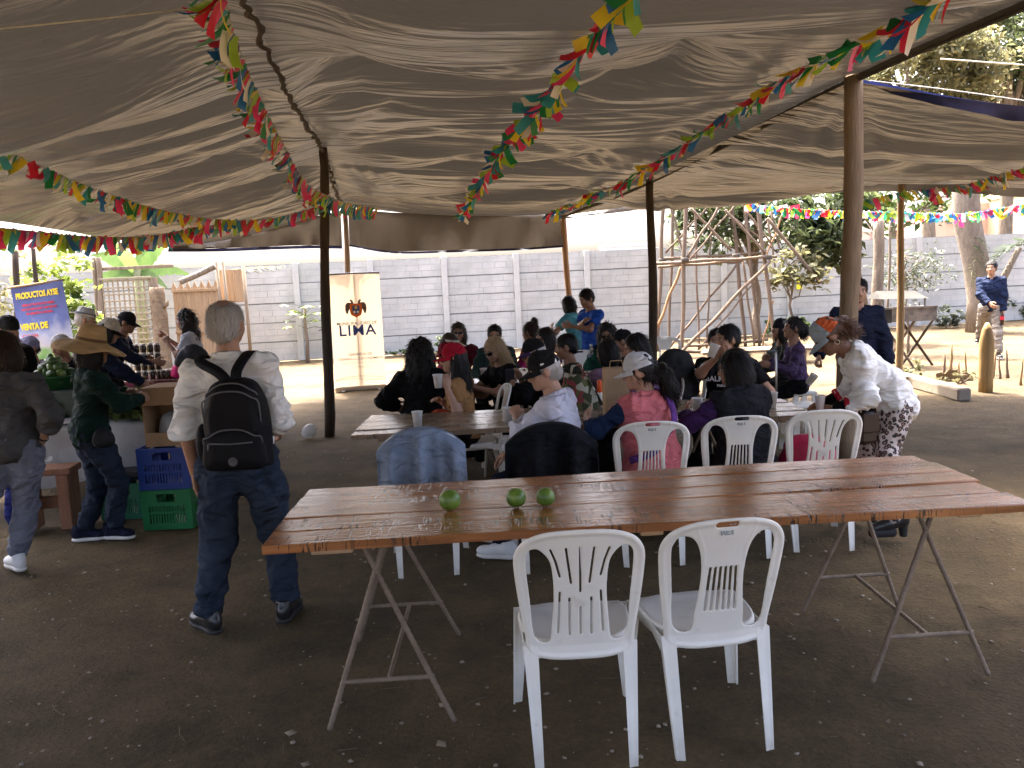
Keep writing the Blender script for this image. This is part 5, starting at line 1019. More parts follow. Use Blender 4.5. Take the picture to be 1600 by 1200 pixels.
# blue printed banner
tl, tr_, bl = dp(16, 450, 9.6), dp(99, 438, 9.3), dp(22, 548, 9.6); w_ = np.linalg.norm(tr_ - tl); h_ = .86
e = empty('printed_banner', tl, 0, 'blue printed banner reading PRODUCTOS AYSE hanging behind the vendors', 'banner')
piv = e
ang = math.asin((tr_[2] - tl[2]) / w_); az = math.atan2(tr_[1] - tl[1], tr_[0] - tl[0]); piv.rotation_euler = (0, -ang, az)
def grad_mat():
    m = bpy.data.materials.new('banner_print'); m.use_nodes = True; N = m.node_tree.nodes; L = m.node_tree.links; b = N['Principled BSDF']; tc = N.new('ShaderNodeTexCoord'); sp_ = N.new('ShaderNodeSeparateXYZ'); L.new(tc.outputs['Object'], sp_.inputs[0])
    n = N.new('ShaderNodeTexNoise'); n.inputs['Scale'].default_value = 7; n.inputs['Detail'].default_value = 2; L.new(tc.outputs['Object'], n.inputs['Vector'])
    ma = N.new('ShaderNodeMath'); ma.operation = 'MULTIPLY_ADD'; L.new(n.outputs['Fac'], ma.inputs[0]); ma.inputs[1].default_value = .30; L.new(sp_.outputs[2], ma.inputs[2])
    mr = N.new('ShaderNodeMapRange'); mr.inputs['From Min'].default_value = -.85; mr.inputs['From Max'].default_value = .12; L.new(ma.outputs[0], mr.inputs['Value']); r = N.new('ShaderNodeValToRGB'); L.new(mr.outputs[0], r.inputs[0]); E = r.color_ramp.elements; E[0].position = .0; E[0].color = (.05, .16, .03, 1); E[1].position = 1; E[1].color = (.03, .05, .20, 1)
    for p_, c_ in ((.2, (.14, .30, .08, 1)), (.3, (.42, .40, .42, 1)), (.42, (.34, .38, .52, 1)), (.6, (.07, .11, .34, 1))): q = E.new(p_); q.color = c_
    L.new(r.outputs[0], b.inputs['Base Color']); b.inputs['Roughness'].default_value = .4; return m
b = MB(); b.sheet(lambda u, v: (w_ * u, .012 * math.sin(u * 5 + v * 3), -h_ * v), 12, 12); b.build('print', grad_mat(), piv, True)
b = MB(); b.tube([(-.03, 0, .005), (w_ + .01, 0, .005)], .012, 8); b.build('top_rod', BARKL, piv, True)
YI = pm('yellow_letters', (.80, .62, .02), .6, .05, 5, 0); RI = pm('red_letters', (.62, .03, .05), .6, .05, 5, 0); WI = pm('white_edge', (.75, .7, .72), .6, .05, 5, 0)
letter('PRODUCTOS AYSE', .092, w_ * .5, -.115, YI, piv, -.018, .004, .86); letter('VENTA DE', .098, w_ * .36, -.475, YI, piv, -.018, .005, .95)
for k, t in enumerate(('SEMILLAS Y FRUTOS DE LA TIERRA', 'PALTAS, HORTALIZAS Y MAS FRUTOS', 'SIN QUIMICOS AL NATURAL')): letter(t, .036, w_ * .5, -.225 - .05 * k, RI, piv, -.018, .001, .92)
for k, t in enumerate(('HORTALIZAS', 'Y FRUTAS', 'FRESCAS')): letter(t, .045, w_ * .25, -.58 - .06 * k, RI if k != 1 else YI, piv, -.018, .001)
# ================================================================ MARKET STALL
COVER = pm('grey_cover', (.27, .27, .26), .55, .2, 4, .4, 9, .4, dist=.03)
SX0, SX1, SY0, SY1, SZ = -5.4, -2.86, 6.45, 7.35, .74
e = empty('stall_table', ((SX0 + SX1) / 2, (SY0 + SY1) / 2, 0), 0, 'market stall table under a grey plastic cover behind the woman in green', 'table'); hx, hy = (SX1 - SX0) / 2, (SY1 - SY0) / 2
def cov(u, v):
    x = -hx - .0 + 2 * hx * u; s_ = v * 1.55
    if s_ < .9: return (x, hy - 2 * hy * s_ / .9, SZ + .004 * math.sin(x * 9 + s_ * 7))
    t = s_ - .9; return (x + .01 * math.sin(t * 9), -hy - .02 - .035 * math.sin(x * 8) * min(1, t / .2) * .8 - .02 * t, SZ - t * (.72 + .06 * math.sin(x * 5)))
b = MB(); b.sheet(cov, 70, 40); b.build('cover', COVER, e, True)
b = MB(); b.bbox((0, 0, SZ - .03), (2 * hx - .02, 2 * hy - .02, .04), .004); b.build('table_top', OLDW, e)
for sx in (-1, 1):
    for sy in (-1, 1): b = MB(); b.bbox((sx * (hx - .1), sy * (hy - .1), (SZ - .05) / 2), (.06, .06, SZ - .05), .006); b.build('leg', WOODG, e)
# avocados in a green basin
q = dp(90, 603, 6.75); bx, by = q[0], 6.72; BZ = SZ + .012
sk = MB(); sk.bbox((0, 0, .13), (.55, .42, .26), .02); tag(sk.build('produce_box', pm('dark_crate', (.035, .05, .035), .6, .3, 5), None, loc=(bx, by, SZ + .008)), 'dark box standing under the green basin of avocados', 'box')
e = empty('green_basin', (bx, by, SZ + .268), 0, 'wide green plastic basin heaped with avocados', 'basin'); b = MB(); b.lathe([(.001, .012), (.14, .0), (.16, .005), (.215, .10), (.235, .105), (.235, .112), (.21, .112), (.155, .015), (.001, .014)], 26); b.build('bowl', pm('green_plastic', (.02, .09, .03), .4, .1, 5, 0), e, True)
AVO = sdf_mesh([ell((0, 0, 0), (.036, .036, .038)), ell((0, 0, .032), (.022, .022, .03))], .006, .02); AVM = [mesh_np('avocado', *AVO) for _ in range(3)]
for m_, col in zip(AVM, ((.05, .11, .025), (.035, .075, .02), (.11, .17, .04))): m_.materials.append(pm('avocado_%d' % int(col[0] * 1000), col, .45, .3, 20, .3, 120, .45, dist=.003))
nA = 0
for ly in range(4):
    R_ = .165 - .042 * ly; cnt = [15, 11, 7, 3][ly]
    for k in range(cnt):
        a_ = k / cnt * 6.283 + ly; rr = R_ * (1 if k % 3 else .55); o = link('avocado', AVM[nA % 3], None, loc=(bx + rr * math.cos(a_), by + rr * math.sin(a_) * .95, SZ + .268 + .075 + .052 * ly), rot=(random.uniform(0, 3), random.uniform(0, 3), random.uniform(0, 6))); tag(o, 'green avocado heaped in the basin on the stall', 'avocado', 'avocados heaped in the basin'); nA += 1
def greens(label, p, rad, n, ls, lm, seed, sq=.5):
    e = empty('leafy_bunch', p, 0, label, 'greens', 'bunches of greens on the stall'); r = np.random.default_rng(seed); C = r.normal(0, 1, (n, 3)); C /= np.linalg.norm(C, axis=1, keepdims=True); C *= np.array(rad) * (.35 + .65 * r.random((n, 1))); C[:, 2] = np.abs(C[:, 2]) + .02; V, F3 = leaf_cloud(C, ls, sq, 0, seed); V[:, 2] = np.maximum(V[:, 2], .004); link('leaves', mesh_np('leaves', V, F3, False), e, lm)
    b = MB()
    for k in range(7): a_ = k * .9; b.tube([(.02 * math.cos(a_), .02 * math.sin(a_), .006), (rad[0] * .4 * math.cos(a_), rad[1] * .4 * math.sin(a_), rad[2] * .5)], .004, 4)
    b.build('stalks', pm('stalk', (.22, .30, .10), .6), e)
Q = [((62, 640), .26, LEAF_G, 'leafy greens left of the avocado box, beside the grey shirted person'), ((110, 632), .20, LEAF_D, 'dark greens hanging below the avocado basin'), ((200, 640), .24, LEAF_D, 'heap of dark greens right of the woman in green'), ((222, 632), .26, LEAF_G, 'greens heaped beside the cardboard box'), ((185, 625), .22, LEAF_D, 'dark leaves just right of the woman in green'), ((232, 655), .14, LEAF_Y, 'small pale green bunch at the table edge under the cardboard box')]
for k, ((px, py), rd, lm, lb) in enumerate(Q):
    yy = 6.55 + .12 * (k % 3); g_ = dp(px, py, yy); greens(lb, (g_[0], yy, SZ + .014), (rd, rd * .8, rd * .9), 420, .10, lm, 60 + k)
for k, (dx, dz) in enumerate(((0, 0), (.01, .014), (-.012, .028))):
    p_ = dp(118, 655, 6.5); b = MB(); b.bbox((0, 0, .007), (.24, .17, .012), .002, Rm(0, 0, .1 * k)); tag(b.build('magazine', pm('paper_%d' % k, (.55 - .1 * k, .56 - .1 * k, .58 - .08 * k), .6, .1), None, loc=(p_[0] + dx, 6.52, SZ + .010 + dz)), ['bottom magazine of the pile on the stall edge', 'middle magazine of the pile on the stall edge', 'top magazine of the pile on the stall edge'][k], 'magazine', 'magazines on the stall')
# crates
def crate(label, p, rz, W_, D_, H_, mat):
    e = empty('plastic_crate', p, rz, label, 'crate', 'plastic crates'); t = .012
    b = MB(); b.box((0, 0, .008), (W_ - .03, D_ - .03, .012)); b.build('floor_panel', mat, e)
    for (sx, sy) in ((0, -1), (0, 1), (-1, 0), (1, 0)):
        L_ = W_ if sy else D_; b = MB(); 
        def P(u, z, L_=L_, sx=sx, sy=sy): return (u, sy * (D_ / 2 - t / 2), z) if sy else (sx * (W_ / 2 - t / 2), u, z)
        def bar(u0, u1, z0, z1, th=t):
            c_ = P((u0 + u1) / 2, (z0 + z1) / 2); s_ = (u1 - u0, th, z1 - z0) if sy else (th, u1 - u0, z1 - z0); b.box(c_, s_)
        q = L_ / 2 - (0 if sy else t)
        bar(-q, q, 0, H_ * .16); bar(-q, q, H_ - .03, H_, t * 1.5); bar(-q, -.07, H_ - .09, H_ - .03); bar(.07, q, H_ - .09, H_ - .03); bar(-q, q, H_ - .12, H_ - .09); bar(-q, -q + .05, H_ * .16, H_ - .12); bar(q - .05, q, H_ * .16, H_ - .12)
        n = 13; sp_ = (2 * q - .1) / n
        for k in range(1, n): u = -q + .05 + sp_ * k; bar(u - sp_ * .28, u + sp_ * .28, H_ * .16, H_ - .12, t * .6)
        bar(-q + .05, q - .05, H_ * .40, H_ * .45, t * .7); b.build('side_panel', mat, e)
    return e
BLUEC = pm('crate_blue', (.02, .05, .22), .4, .12, 6, .05); GRNC = pm('crate_green', (.015, .16, .05), .4, .12, 6, .05)
p_ = at(263, 828); cy_ = p_[1] + .24; crate('green plastic crate under the blue crate beside the backpack man', (p_[0], cy_, 0), 0, .37, .46, .30, GRNC); crate('blue plastic crate stacked on the green crate', (p_[0] - .01, cy_ + .01, .302), .02, .37, .46, .31, BLUEC)
p2 = at(203, 812); crate('dark green crate under the stall, left of the stacked crates', (p2[0] - .06, p2[1] + .24, 0), 0, .34, .44, .28, pm('crate_green_dark', (.012, .11, .055), .4, .12, 6, .05))
b = MB(); b.bbox((0, 0, .05), (.26, .3, .1), .03); tag(b.build('black_tray', MATS['black_nylon'], None, loc=(p2[0] - .05, p2[1] + .26, .285)), 'black tray resting in the dark green crate', 'tray')
# cardboard box standing on the blue crate
e = empty('cardboard_box', (p_[0] + .0, cy_ + .02, .613), .05, 'open brown cardboard box standing on top of the blue crate', 'box'); CARD = pm('cardboard', (.36, .22, .115), .85, .12, 5, .15, 40, .2)
for (c_, s_) in (((-.145, 0, .22), (.008, .34, .44)), ((.145, 0, .22), (.008, .34, .44)), ((0, .17, .22), (.29, .008, .44)), ((0, 0, .004), (.282, .33, .008)), ((0, -.168, .375), (.282, .008, .13)), ((0, -.168, .055), (.282, .008, .10)), ((0, 0, .44), (.30, .35, .006))): b = MB(); b.box(c_, s_); b.build('cardboard_panel', CARD, e)
sack('film_bundle', 'bundle wrapped in clear film inside the cardboard box', (p_[0], cy_ + .03, .625), 0, (.1, .11, .22), MATS['film_bag'], 9, 'bundle')
# rough wooden stool with cloth
p3 = at(72, 830); e = empty('wooden_stool', (p3[0], p3[1] + .1, 0), .15, 'rough reddish wooden stool beside the person in grey', 'stool'); RW = pm('red_wood', (.24, .115, .065), .75, .25, 5, .3, 25, .3, stretch=(4, 4, .7))
b = MB(); b.bbox((0, 0, .45), (.42, .24, .05), .008); b.build('seat', RW, e)
for sx in (-.14, .14): b = MB(); b.bbox((sx, 0, .2125), (.09, .22, .425), .008); b.build('leg', RW, e)
b = MB(); b.bbox((0, -.0, .2), (.19, .05, .09), .006); b.build('stretcher', RW, e)
# second stall table with jars
e = empty('jar_table', (-4.15, 10.15, 0), -.05, 'stall table with jars and pink cloth in front of the eating woman', 'table'); DM = cloth('maroon', (.09, .012, .03)); b = MB(); b.bbox((0, 0, .72), (1.5, .7, .04), .006); b.build('table_top', OLDW, e); b = MB()
b.sheet(lambda u, v: (-.77 + 1.54 * u, (.36 - .72 * min(1, v / .6)) - (.0 if v < .6 else .015 + .02 * math.sin(u * 30) * (v - .6)), .746 if v < .6 else .746 - (v - .6) * 1.4), 40, 16); b.build('tablecloth', DM, e, True)
for sx in (-.65, .65):
    for sy in (-.28, .28): b = MB(); b.bbox((sx, sy, .35), (.05, .05, .7), .005); b.build('leg', WOODG, e)
JG = pm('dark_jar', (.05, .028, .015), .15, .2, 6, 0, 10, .5); JL = pm('pale_lid', (.62, .58, .52), .45, .1, 6, 0); jb = MB(); jb.lathe([(.001, 0), (.034, 0), (.036, .006), (.036, .075), (.030, .088)], 14); JBM = jb.mesh('glass', True); JBM.materials.append(JG); jl = MB(); jl.lathe([(.033, .086), (.034, .088), (.034, .106), (.001, .107)], 14); JLM = jl.mesh('lid', True); JLM.materials.append(JL)
def jar(x, y, z, lb): e = empty('honey_jar', (x, y, z), 0, lb, 'jar', 'jars stacked on the far stall table'); link('glass', JBM, e); link('lid', JLM, e)
jx = dp(232, 575, 9.9)[0]
for lv in range(4):
    for i in range(4): jar(jx - .13 + .085 * i, 9.9 + .004 * lv, .749 + .108 * lv, 'dark jar with pale lid in the tall stack on the far stall table')
for i in range(3): jar(dp(262, 575, 9.9)[0] + .06 * i - .05, 9.88, .749, 'dark jar standing in the short row beside the pink cloth')
sack('pink_cloth', 'bright pink cloth bundle on the far stall table', (dp(267, 575, 9.9)[0] + .12, 9.86, .749), 0, (.10, .08, .16), pm('hot_pink', (.75, .03, .22), .7, .1, 6, .2), 12, 'cloth')
greens('green jars and herbs beside the jar stack', (dp(247, 575, 9.9)[0], 9.95, .749), (.08, .08, .15), 60, .05, LEAF_O, 77)
sack('film_bag_white', 'white plastic wrap lying on the stall behind the dark greens', (dp(222, 592, 7.9)[0], 7.15, .75), 0, (.22, .14, .22), MATS['film_bag'], 14, 'bag')
# ================================================================ PEOPLE
def rotm(rx=0, ry=0, rz=0): return np.array(Rm(math.radians(rx), math.radians(ry), math.radians(rz)))
SKIN = [pm('skin_%d' % i, c, .5, .10, 14, .06, 150, .35, dist=.003) for i, c in enumerate(((.46, .27, .185), (.36, .195, .12), (.27, .14, .085), (.20, .10, .062)))]
for m_ in SKIN:
    b_ = m_.node_tree.nodes['Principled BSDF']; b_.inputs['Subsurface Weight'].default_value = .08; b_.inputs['Subsurface Radius'].default_value = (.02, .008, .004)
# ---- templates in their own frames
def head_prims():
    return [ell((0, -.008, .152), (.077, .097, .098)), ell((0, .030, .105), (.064, .066, .092)), ell((0, .048, .062), (.050, .050, .046)), ell((0, .078, .036), (.024, .022, .020)),
            ell((.037, .056, .098), (.030, .034, .034)), ell((-.037, .056, .098), (.030, .034, .034)), cone((-.036, .076, .157), (.036, .076, .157), .016, .016), cone((0, .090, .142), (0, .112, .102), .009, .0135), ell((.012, .098, .098), (.009, .011, .008)), ell((-.012, .098, .098), (.009, .011, .008)),
            cone((-.017, .086, .071), (.017, .086, .071), .009, .009), cone((-.014, .084, .060), (.014, .084, .060), .009, .009),
            ell((.079, -.006, .122), (.010, .022, .033), rotm(-10, 0, -18)), ell((-.079, -.006, .122), (.010, .022, .033), rotm(-10, 0, 18)), cone((0, -.022, -.085), (0, -.006, .07), .060, .055),
            ell((.031, .101, .134), (.019, .016, .012), None, True), ell((-.031, .101, .134), (.019, .016, .012), None, True)]
HEAD = {'hi': sdf_mesh(head_prims(), .0058, .020), 'lo': sdf_mesh(head_prims(), .0095, .020)}
def hand_prims(curl, spread=.06, thumb=.5, grip=False):
    pr = [ell((0, .045, 0), (.040, .052, .0155)), ell((0, .075, .001), (.041, .022, .013)), ell((-.024, .03, -.006), (.02, .034, .016)), cone((0, -.05, 0), (0, .015, 0), .026, .025, flatten=(np.array([0, 0, 1.]), .75))]
    for k, (x, L_) in enumerate(((-.030, .072), (-.0105, .080), (.009, .074), (.028, .060))):
        p = np.array([x, .088 - .004 * abs(k - 1), 0]); a = 0.12; rad = .0092 - .0006 * (k == 3); sp_ = (k - 1.4) * spread
        for s_, fr in enumerate((.42, .32, .26)):
            a += curl[min(s_, 2)] * (1 + .05 * k); d = np.array([math.sin(sp_) * math.cos(a), math.cos(sp_) * math.cos(a), -math.sin(a)]); q = p + d * L_ * fr; pr.append(cone(p, q, rad, rad * .93)); p = q; rad *= .93
    p = np.array([-.030, .022, -.004]); a = thumb
    for s_, L_ in enumerate((.040, .034, .028)): d = np.array([-math.cos(a) * .8, math.sin(a) + .25, -.35 - .3 * grip]); d /= np.linalg.norm(d); q = p + d * L_; pr.append(cone(p, q, .012 - .0012 * s_, .0108 - .0012 * s_)); p = q; a += .45
    return pr
HANDS = {}
for nm, cu, gr in (('relax', (.25, .35, .3), False), ('grip', (.55, .75, .55), True), ('fist', (1.2, 1.3, .9), True), ('flat', (.06, .08, .06), False)):
    for q_, h_ in (('hi', .0042), ('lo', .0062)): HANDS[nm, q_] = sdf_mesh(hand_prims(cu, .05, .55 if not gr else .9, gr), h_, .009)
SHOE = {}
def shoe_tpl(kind):
    if kind == 'boot':
        up = [cone((0, -.05, .10), (0, .05, .085), .042, .036), cone((0, .05, .082), (0, .15, .055), .040, .030, flatten=None), cone((0, -.055, .11), (0, -.05, .19), .044, .048, True)]; so = [cone((0, .02, .03), (0, .15, .028), .034, .034), cone((0, -.06, 0.0), (0, -.055, .085), .024, .036, False, True)]
    else:
        hgt_ = .05 if kind == 'sneaker' else .046
        up = [ell((0, -.055, .06), (.040, .052, .048)), cone((0, -.02, .066), (0, .06, .052), .042, .038), ell((0, .115, .044), (.046, .065, .034)), cone((0, -.05, .085), (0, -.045, .115), .040, .043, True)]; so = [ell((0, -.05, .018), (.043, .058, .024)), ell((0, .10, .017), (.050, .085, .022)), cone((0, -.05, .018), (0, .1, .018), .036, .042)]
    V, Fq = sdf_mesh(up, .0075, .02); V2, F2 = sdf_mesh(so, .0075, .012, cuts=[((0, 0, 0.001), (0, 0, -1)), ((0, 0, .028 if kind != 'boot' else .1), (0, 0, 1))]); return mesh_np('shoe', V, Fq), mesh_np('sole', V2, F2)
for k_ in ('sneaker', 'dress', 'boot'): SHOE[k_] = shoe_tpl(k_)
SHOEC = {}
def shoe_meshes(kind, um, sm):
    key = (kind, um.name, sm.name)
    if key not in SHOEC:
        a, c = SHOE[kind][0].copy(), SHOE[kind][1].copy(); a.materials.append(um); c.materials.append(sm); SHOEC[key] = (a, c)
    return SHOEC[key]
FACE = ell((0, .135, .095), (.075, .088, .112), None, True)
HAIRT = {}
def hair_tpl(kind):
    if kind in HAIRT: return HAIRT[kind]
    cap_ = ell((0, -.012, .160), (.0835, .1035, .1)); F = [FACE]; k = .02; h_ = .0085; amp = .004; cuts = []
    if kind == 'short': P = [cap_, ell((0, -.05, .115), (.072, .062, .06))] + F + [ell((.09, .02, .09), (.03, .05, .05), None, True), ell((-.09, .02, .09), (.03, .05, .05), None, True)]; cuts = [((0, 0, .065), (0, .35, -1))]
    elif kind == 'balding': P = [ell((0, -.010, .152), (.0825, .1015, .0985)), ell((0, -.055, .105), (.072, .058, .06))] + F + [ell((.02, -.055, .262), (.042, .055, .042), None, True), ell((0, .05, .265), (.055, .07, .03), None, True)]; cuts = [((0, 0, .055), (0, .35, -1))]; amp = .003
    elif kind == 'bob': P = [cap_, ell((0, -.03, .10), (.097, .09, .12)), ell((.066, .0, .07), (.035, .062, .10)), ell((-.066, .0, .07), (.035, .062, .10))] + F; amp = .006
    elif kind == 'long': P = [cap_, ell((0, -.035, .08), (.096, .085, .15)), ell((0, -.075, -.08), (.092, .05, .20)), ell((.072, -.01, .0), (.032, .056, .17)), ell((-.072, -.01, .0), (.032, .056, .17)), ell((.062, .03, -.10), (.03, .036, .11)), ell((-.07, .02, -.10), (.03, .036, .11))] + F; amp = .007
    elif kind == 'big': P = [cap_, ell((0, -.04, .10), (.125, .11, .16)), ell((0, -.06, -.06), (.125, .085, .17)), ell((.085, -.01, .02), (.05, .07, .15)), ell((-.085, -.01, .02), (.05, .07, .15))] + F; amp = .014
    elif kind == 'curly': P = [cap_, ell((0, -.02, .17), (.105, .115, .11)), ell((.07, -.02, .1), (.05, .07, .08)), ell((-.07, -.02, .1), (.05, .07, .08)), ell((0, -.07, .08), (.09, .06, .09))] + F; amp = .014
    elif kind == 'pony': P = [cap_, ell((0, -.05, .12), (.074, .062, .065)), cone((0, -.10, .15), (.0, -.155, .10), .03, .045), cone((0, -.155, .10), (.01, -.17, -.02), .048, .058), cone((.01, -.17, -.02), (.02, -.155, -.12), .056, .026)] + F; amp = .010; cuts = []
    elif kind == 'bun': P = [cap_, ell((0, -.05, .12), (.074, .062, .06)), ell((0, -.075, .265), (.042, .042, .04))] + F; cuts = [((0, 0, .065), (0, .35, -1))]
    elif kind == 'bunch': P = [cap_, ell((0, -.06, .13), (.075, .07, .07)), ell((.01, -.115, .13), (.06, .055, .06)), ell((-.02, -.125, .09), (.05, .05, .05)), ell((.02, -.13, .06), (.04, .04, .05))] + F; amp = .012
    V, Fq = sdf_mesh(P, h_, k, cuts); N = vnormals(V, Fq)
    st = vnoise(np.stack([V[:, 0] * 55, V[:, 1] * 55, V[:, 2] * (7 if kind not in ('curly', 'big', 'pony', 'bunch') else 30)], -1)); V = V + N * (amp * st + amp * .6 * fbm(V * 28, 2))[:, None]; HAIRT[kind] = (V, Fq); return HAIRT[kind]
def strands(kind, q, seed, zmax=9.):
    """hair volume plus loose locks lying over it"""
    V, Fq = hair_tpl(kind); r = np.random.default_rng(seed); m = 2600 if q == 'hi' else 700; N = vnormals(V, Fq); ids = r.integers(0, len(V), m); p = V[ids]; n = N[ids]
    g = np.array([0, -.25, -1.0]) + r.normal(0, .28 if kind not in ('curly', 'big', 'bunch') else .5, (m, 3)); t = g - n * (g * n).sum(1, keepdims=True); t /= np.linalg.norm(t, axis=1, keepdims=True) + 1e-9
    L_ = (.022 + .035 * r.random((m, 1))) * (1.0 if kind in ('short', 'balding') else 1.7); s_ = np.cross(t, n); s_ /= np.linalg.norm(s_, axis=1, keepdims=True) + 1e-9; wd = .0017 if q == 'hi' else .003
    a = p + n * .001; b_ = a + t * L_ * .55 + n * .0045; c = a + t * L_ + n * (.002 + .004 * r.random((m, 1))); keep = (p[:, 1] < .075) & (p[:, 2] < zmax)
    Q = np.stack([a - s_ * wd, a + s_ * wd, b_ + s_ * wd, b_ - s_ * wd, c + s_ * wd * .3, c - s_ * wd * .3], 1)[keep].reshape(-1, 3); k = np.arange(keep.sum())[:, None] * 6 + len(V)
    return np.concatenate([V, Q]), np.concatenate([Fq, k + np.array([[0, 1, 2, 3]]), k + np.array([[3, 2, 4, 5]])])
HAIRM = {k: pm('hair_' + k, c, .5, .22 if k == 'grey' else .4, 22, .4, 40, .3, stretch=(7, 7, .6), dist=.01) for k, c in dict(black=(.006, .005, .0045), brown=(.035, .02, .012), dark=(.012, .008, .006), grey=(.46, .44, .41), blonde=(.42, .29, .15), auburn=(.10, .052, .03)).items()}
def lat(fn, nu, nv): b = MB(); b.sheet(fn, nu, nv); return b
def make_cap(root, X, mat, mat2=None, brim=True, size=1.0, brimm=None, tilt=0):
    """baseball cap in the head frame: crown dome panels + curved brim + button"""
    T = X @ np.array(Matrix.Translation((0, -.008, .155)) @ Matrix.Rotation(math.radians(-6 + tilt), 4, 'X'))
    def dome(u, v): a = 2 * math.pi * u; q = v * math.pi / 2; r = 1 - .03 * abs(math.sin(3 * a)) * math.sin(q * 2); return (.094 * size * math.cos(a) * math.cos(q) ** .75 * r, .110 * size * math.sin(a) * math.cos(q) ** .75 * r, .112 * size * math.sin(q) * (1 + .05 * math.sin(a)))
    def place(o): o.parent = root; o.matrix_local = Matrix(T.tolist())
    if mat2 is None: o = lat(dome, 36, 10).build('cap_crown', mat, None, True); place(o)
    else:
        for s_, (a0, a1) in enumerate(((.0, .5), (.5, 1.0))): o = lat(lambda u, v, a0=a0, a1=a1: dome(a0 + (a1 - a0) * u, v), 20, 10).build('cap_crown', mat if s_ == 0 else mat2, None, True); place(o)
    b = MB(); b.lathe([(.009, .110 * size), (.008, .119 * size), (.001, .121 * size)], 8); o = b.build('cap_button', mat, None, True); place(o)
    if brim:
        def br(u, v): a = math.pi * (.12 + .76 * u); r0 = (.094 * math.cos(a), .110 * math.sin(a)); ex = .082 * math.sin(math.pi * u) ** .55 * v; return (r0[0] * (1 + .05 * v), r0[1] + ex, .004 - .35 * (r0[0] ** 2) * 6 * v - .016 * v)
        o = lat(br, 20, 6).build('cap_brim', brimm or mat, None, True); sm = o.modifiers.new('solid', 'SOLIDIFY'); sm.thickness = .004; place(o)
    return T
def make_hat(root, X, kind, mat, band=None):
    T = X @ np.array(Matrix.Translation((0, -.008, .185)) @ Matrix.Rotation(math.radians(-8), 4, 'X')); b = MB(); n = 48
    if kind == 'straw': prof = [(.001, .128), (.055, .128), (.076, .115), (.088, .06), (.099, .0), (.115, -.012), (.16, -.028), (.205, -.05), (.232, -.068), (.228, -.071), (.16, -.034), (.100, -.008)]
    else: prof = [(.001, .088), (.05, .092), (.075, .085), (.085, .05), (.096, .0), (.11, -.004), (.145, -.002), (.15, .004), (.145, -.006), (.10, -.006)]
    P = []
    for r, z in prof:
        for k in range(n):
            a = 2 * math.pi * k / n; f = max(0, (r - .1) / .13); P.append((r * math.cos(a) * (1 + .03 * f * math.sin(3 * a)), r * 1.13 * math.sin(a), z + f * (.022 * math.sin(2 * a + .6) + .012 * math.sin(5 * a)) + (0.02 * f * abs(math.cos(a)) if kind != 'straw' else 0)))
    Fs = [(i * n + k, i * n + (k + 1) % n, (i + 1) * n + (k + 1) % n, (i + 1) * n + k) for i in range(len(prof) - 1) for k in range(n)]; b.add(P, Fs); o = b.build('hat', mat, None, True); o.parent = root; o.matrix_local = Matrix(T.tolist())
    if band is not None: b = MB(); b.lathe([(.1005, .004), (.0955, .028)], 40); o = b.build('hat_band', band, None, True); o.parent = root; T2 = T @ np.diag([1, 1.13, 1, 1]); o.matrix_local = Matrix(T2.tolist())
DARKG = pm('lens', (.01, .01, .012), .12, .1, 5, 0, 10, .5); EYEM = pm('eyeball', (.55, .52, .48), .3, .05, 5, 0); IRIS = pm('iris', (.02, .012, .008), .2, .1, 5, 0); LIPM = pm('lips', (.30, .10, .085), .5, .1, 20, 0); BROW = pm('brow', (.02, .015, .012), .8, .1, 20, 0)
_eye = MB(); _eye.lathe([(.0125 * math.sin(t), -.0125 * math.cos(t)) for t in np.linspace(.02, math.pi - .02, 9)], 12); EYE_ME = _eye.mesh('eye', True); EYE_ME.materials.append(EYEM)
_ir = MB(); _ir.lathe([(.0062, .0), (.005, .0018), (.001, .0024)], 10); IRIS_ME = _ir.mesh('iris', True); IRIS_ME.materials.append(IRIS)
_br = MB(); _br.tube([(-.016, -.002, -.002), (-.004, .003, .002), (.014, 0, 0)], [.002, .0034, .002], 6); BROW_ME = _br.mesh('eyebrow', True); BROW_ME.materials.append(BROW)
_lp = MB(); _lp.tube([(-.021, -.010, 0), (-.010, .0, .002), (0, .002, .0), (.010, 0, .002), (.021, -.010, 0)], [.0015, .0042, .0048, .0042, .0015], 6); LIP_ME = _lp.mesh('mouth', True); LIP_ME.materials.append(LIPM)
def ik(a, t, l1, l2, hint):
    a, t, hint = np.array(a, float), np.array(t, float), np.array(hint, float); d = t - a; D = np.linalg.norm(d); D2 = min(D, (l1 + l2) * .998); d = d / (D + 1e-9); t = a + d * D2
    x = (l1 * l1 - l2 * l2 + D2 * D2) / (2 * D2); y = math.sqrt(max(0, l1 * l1 - x * x)); h = hint - d * (hint @ d); h /= np.linalg.norm(h) + 1e-9; return a + d * x + h * y, t
def xf(V, R, o): return V @ np.array(R).T + np.array(o)
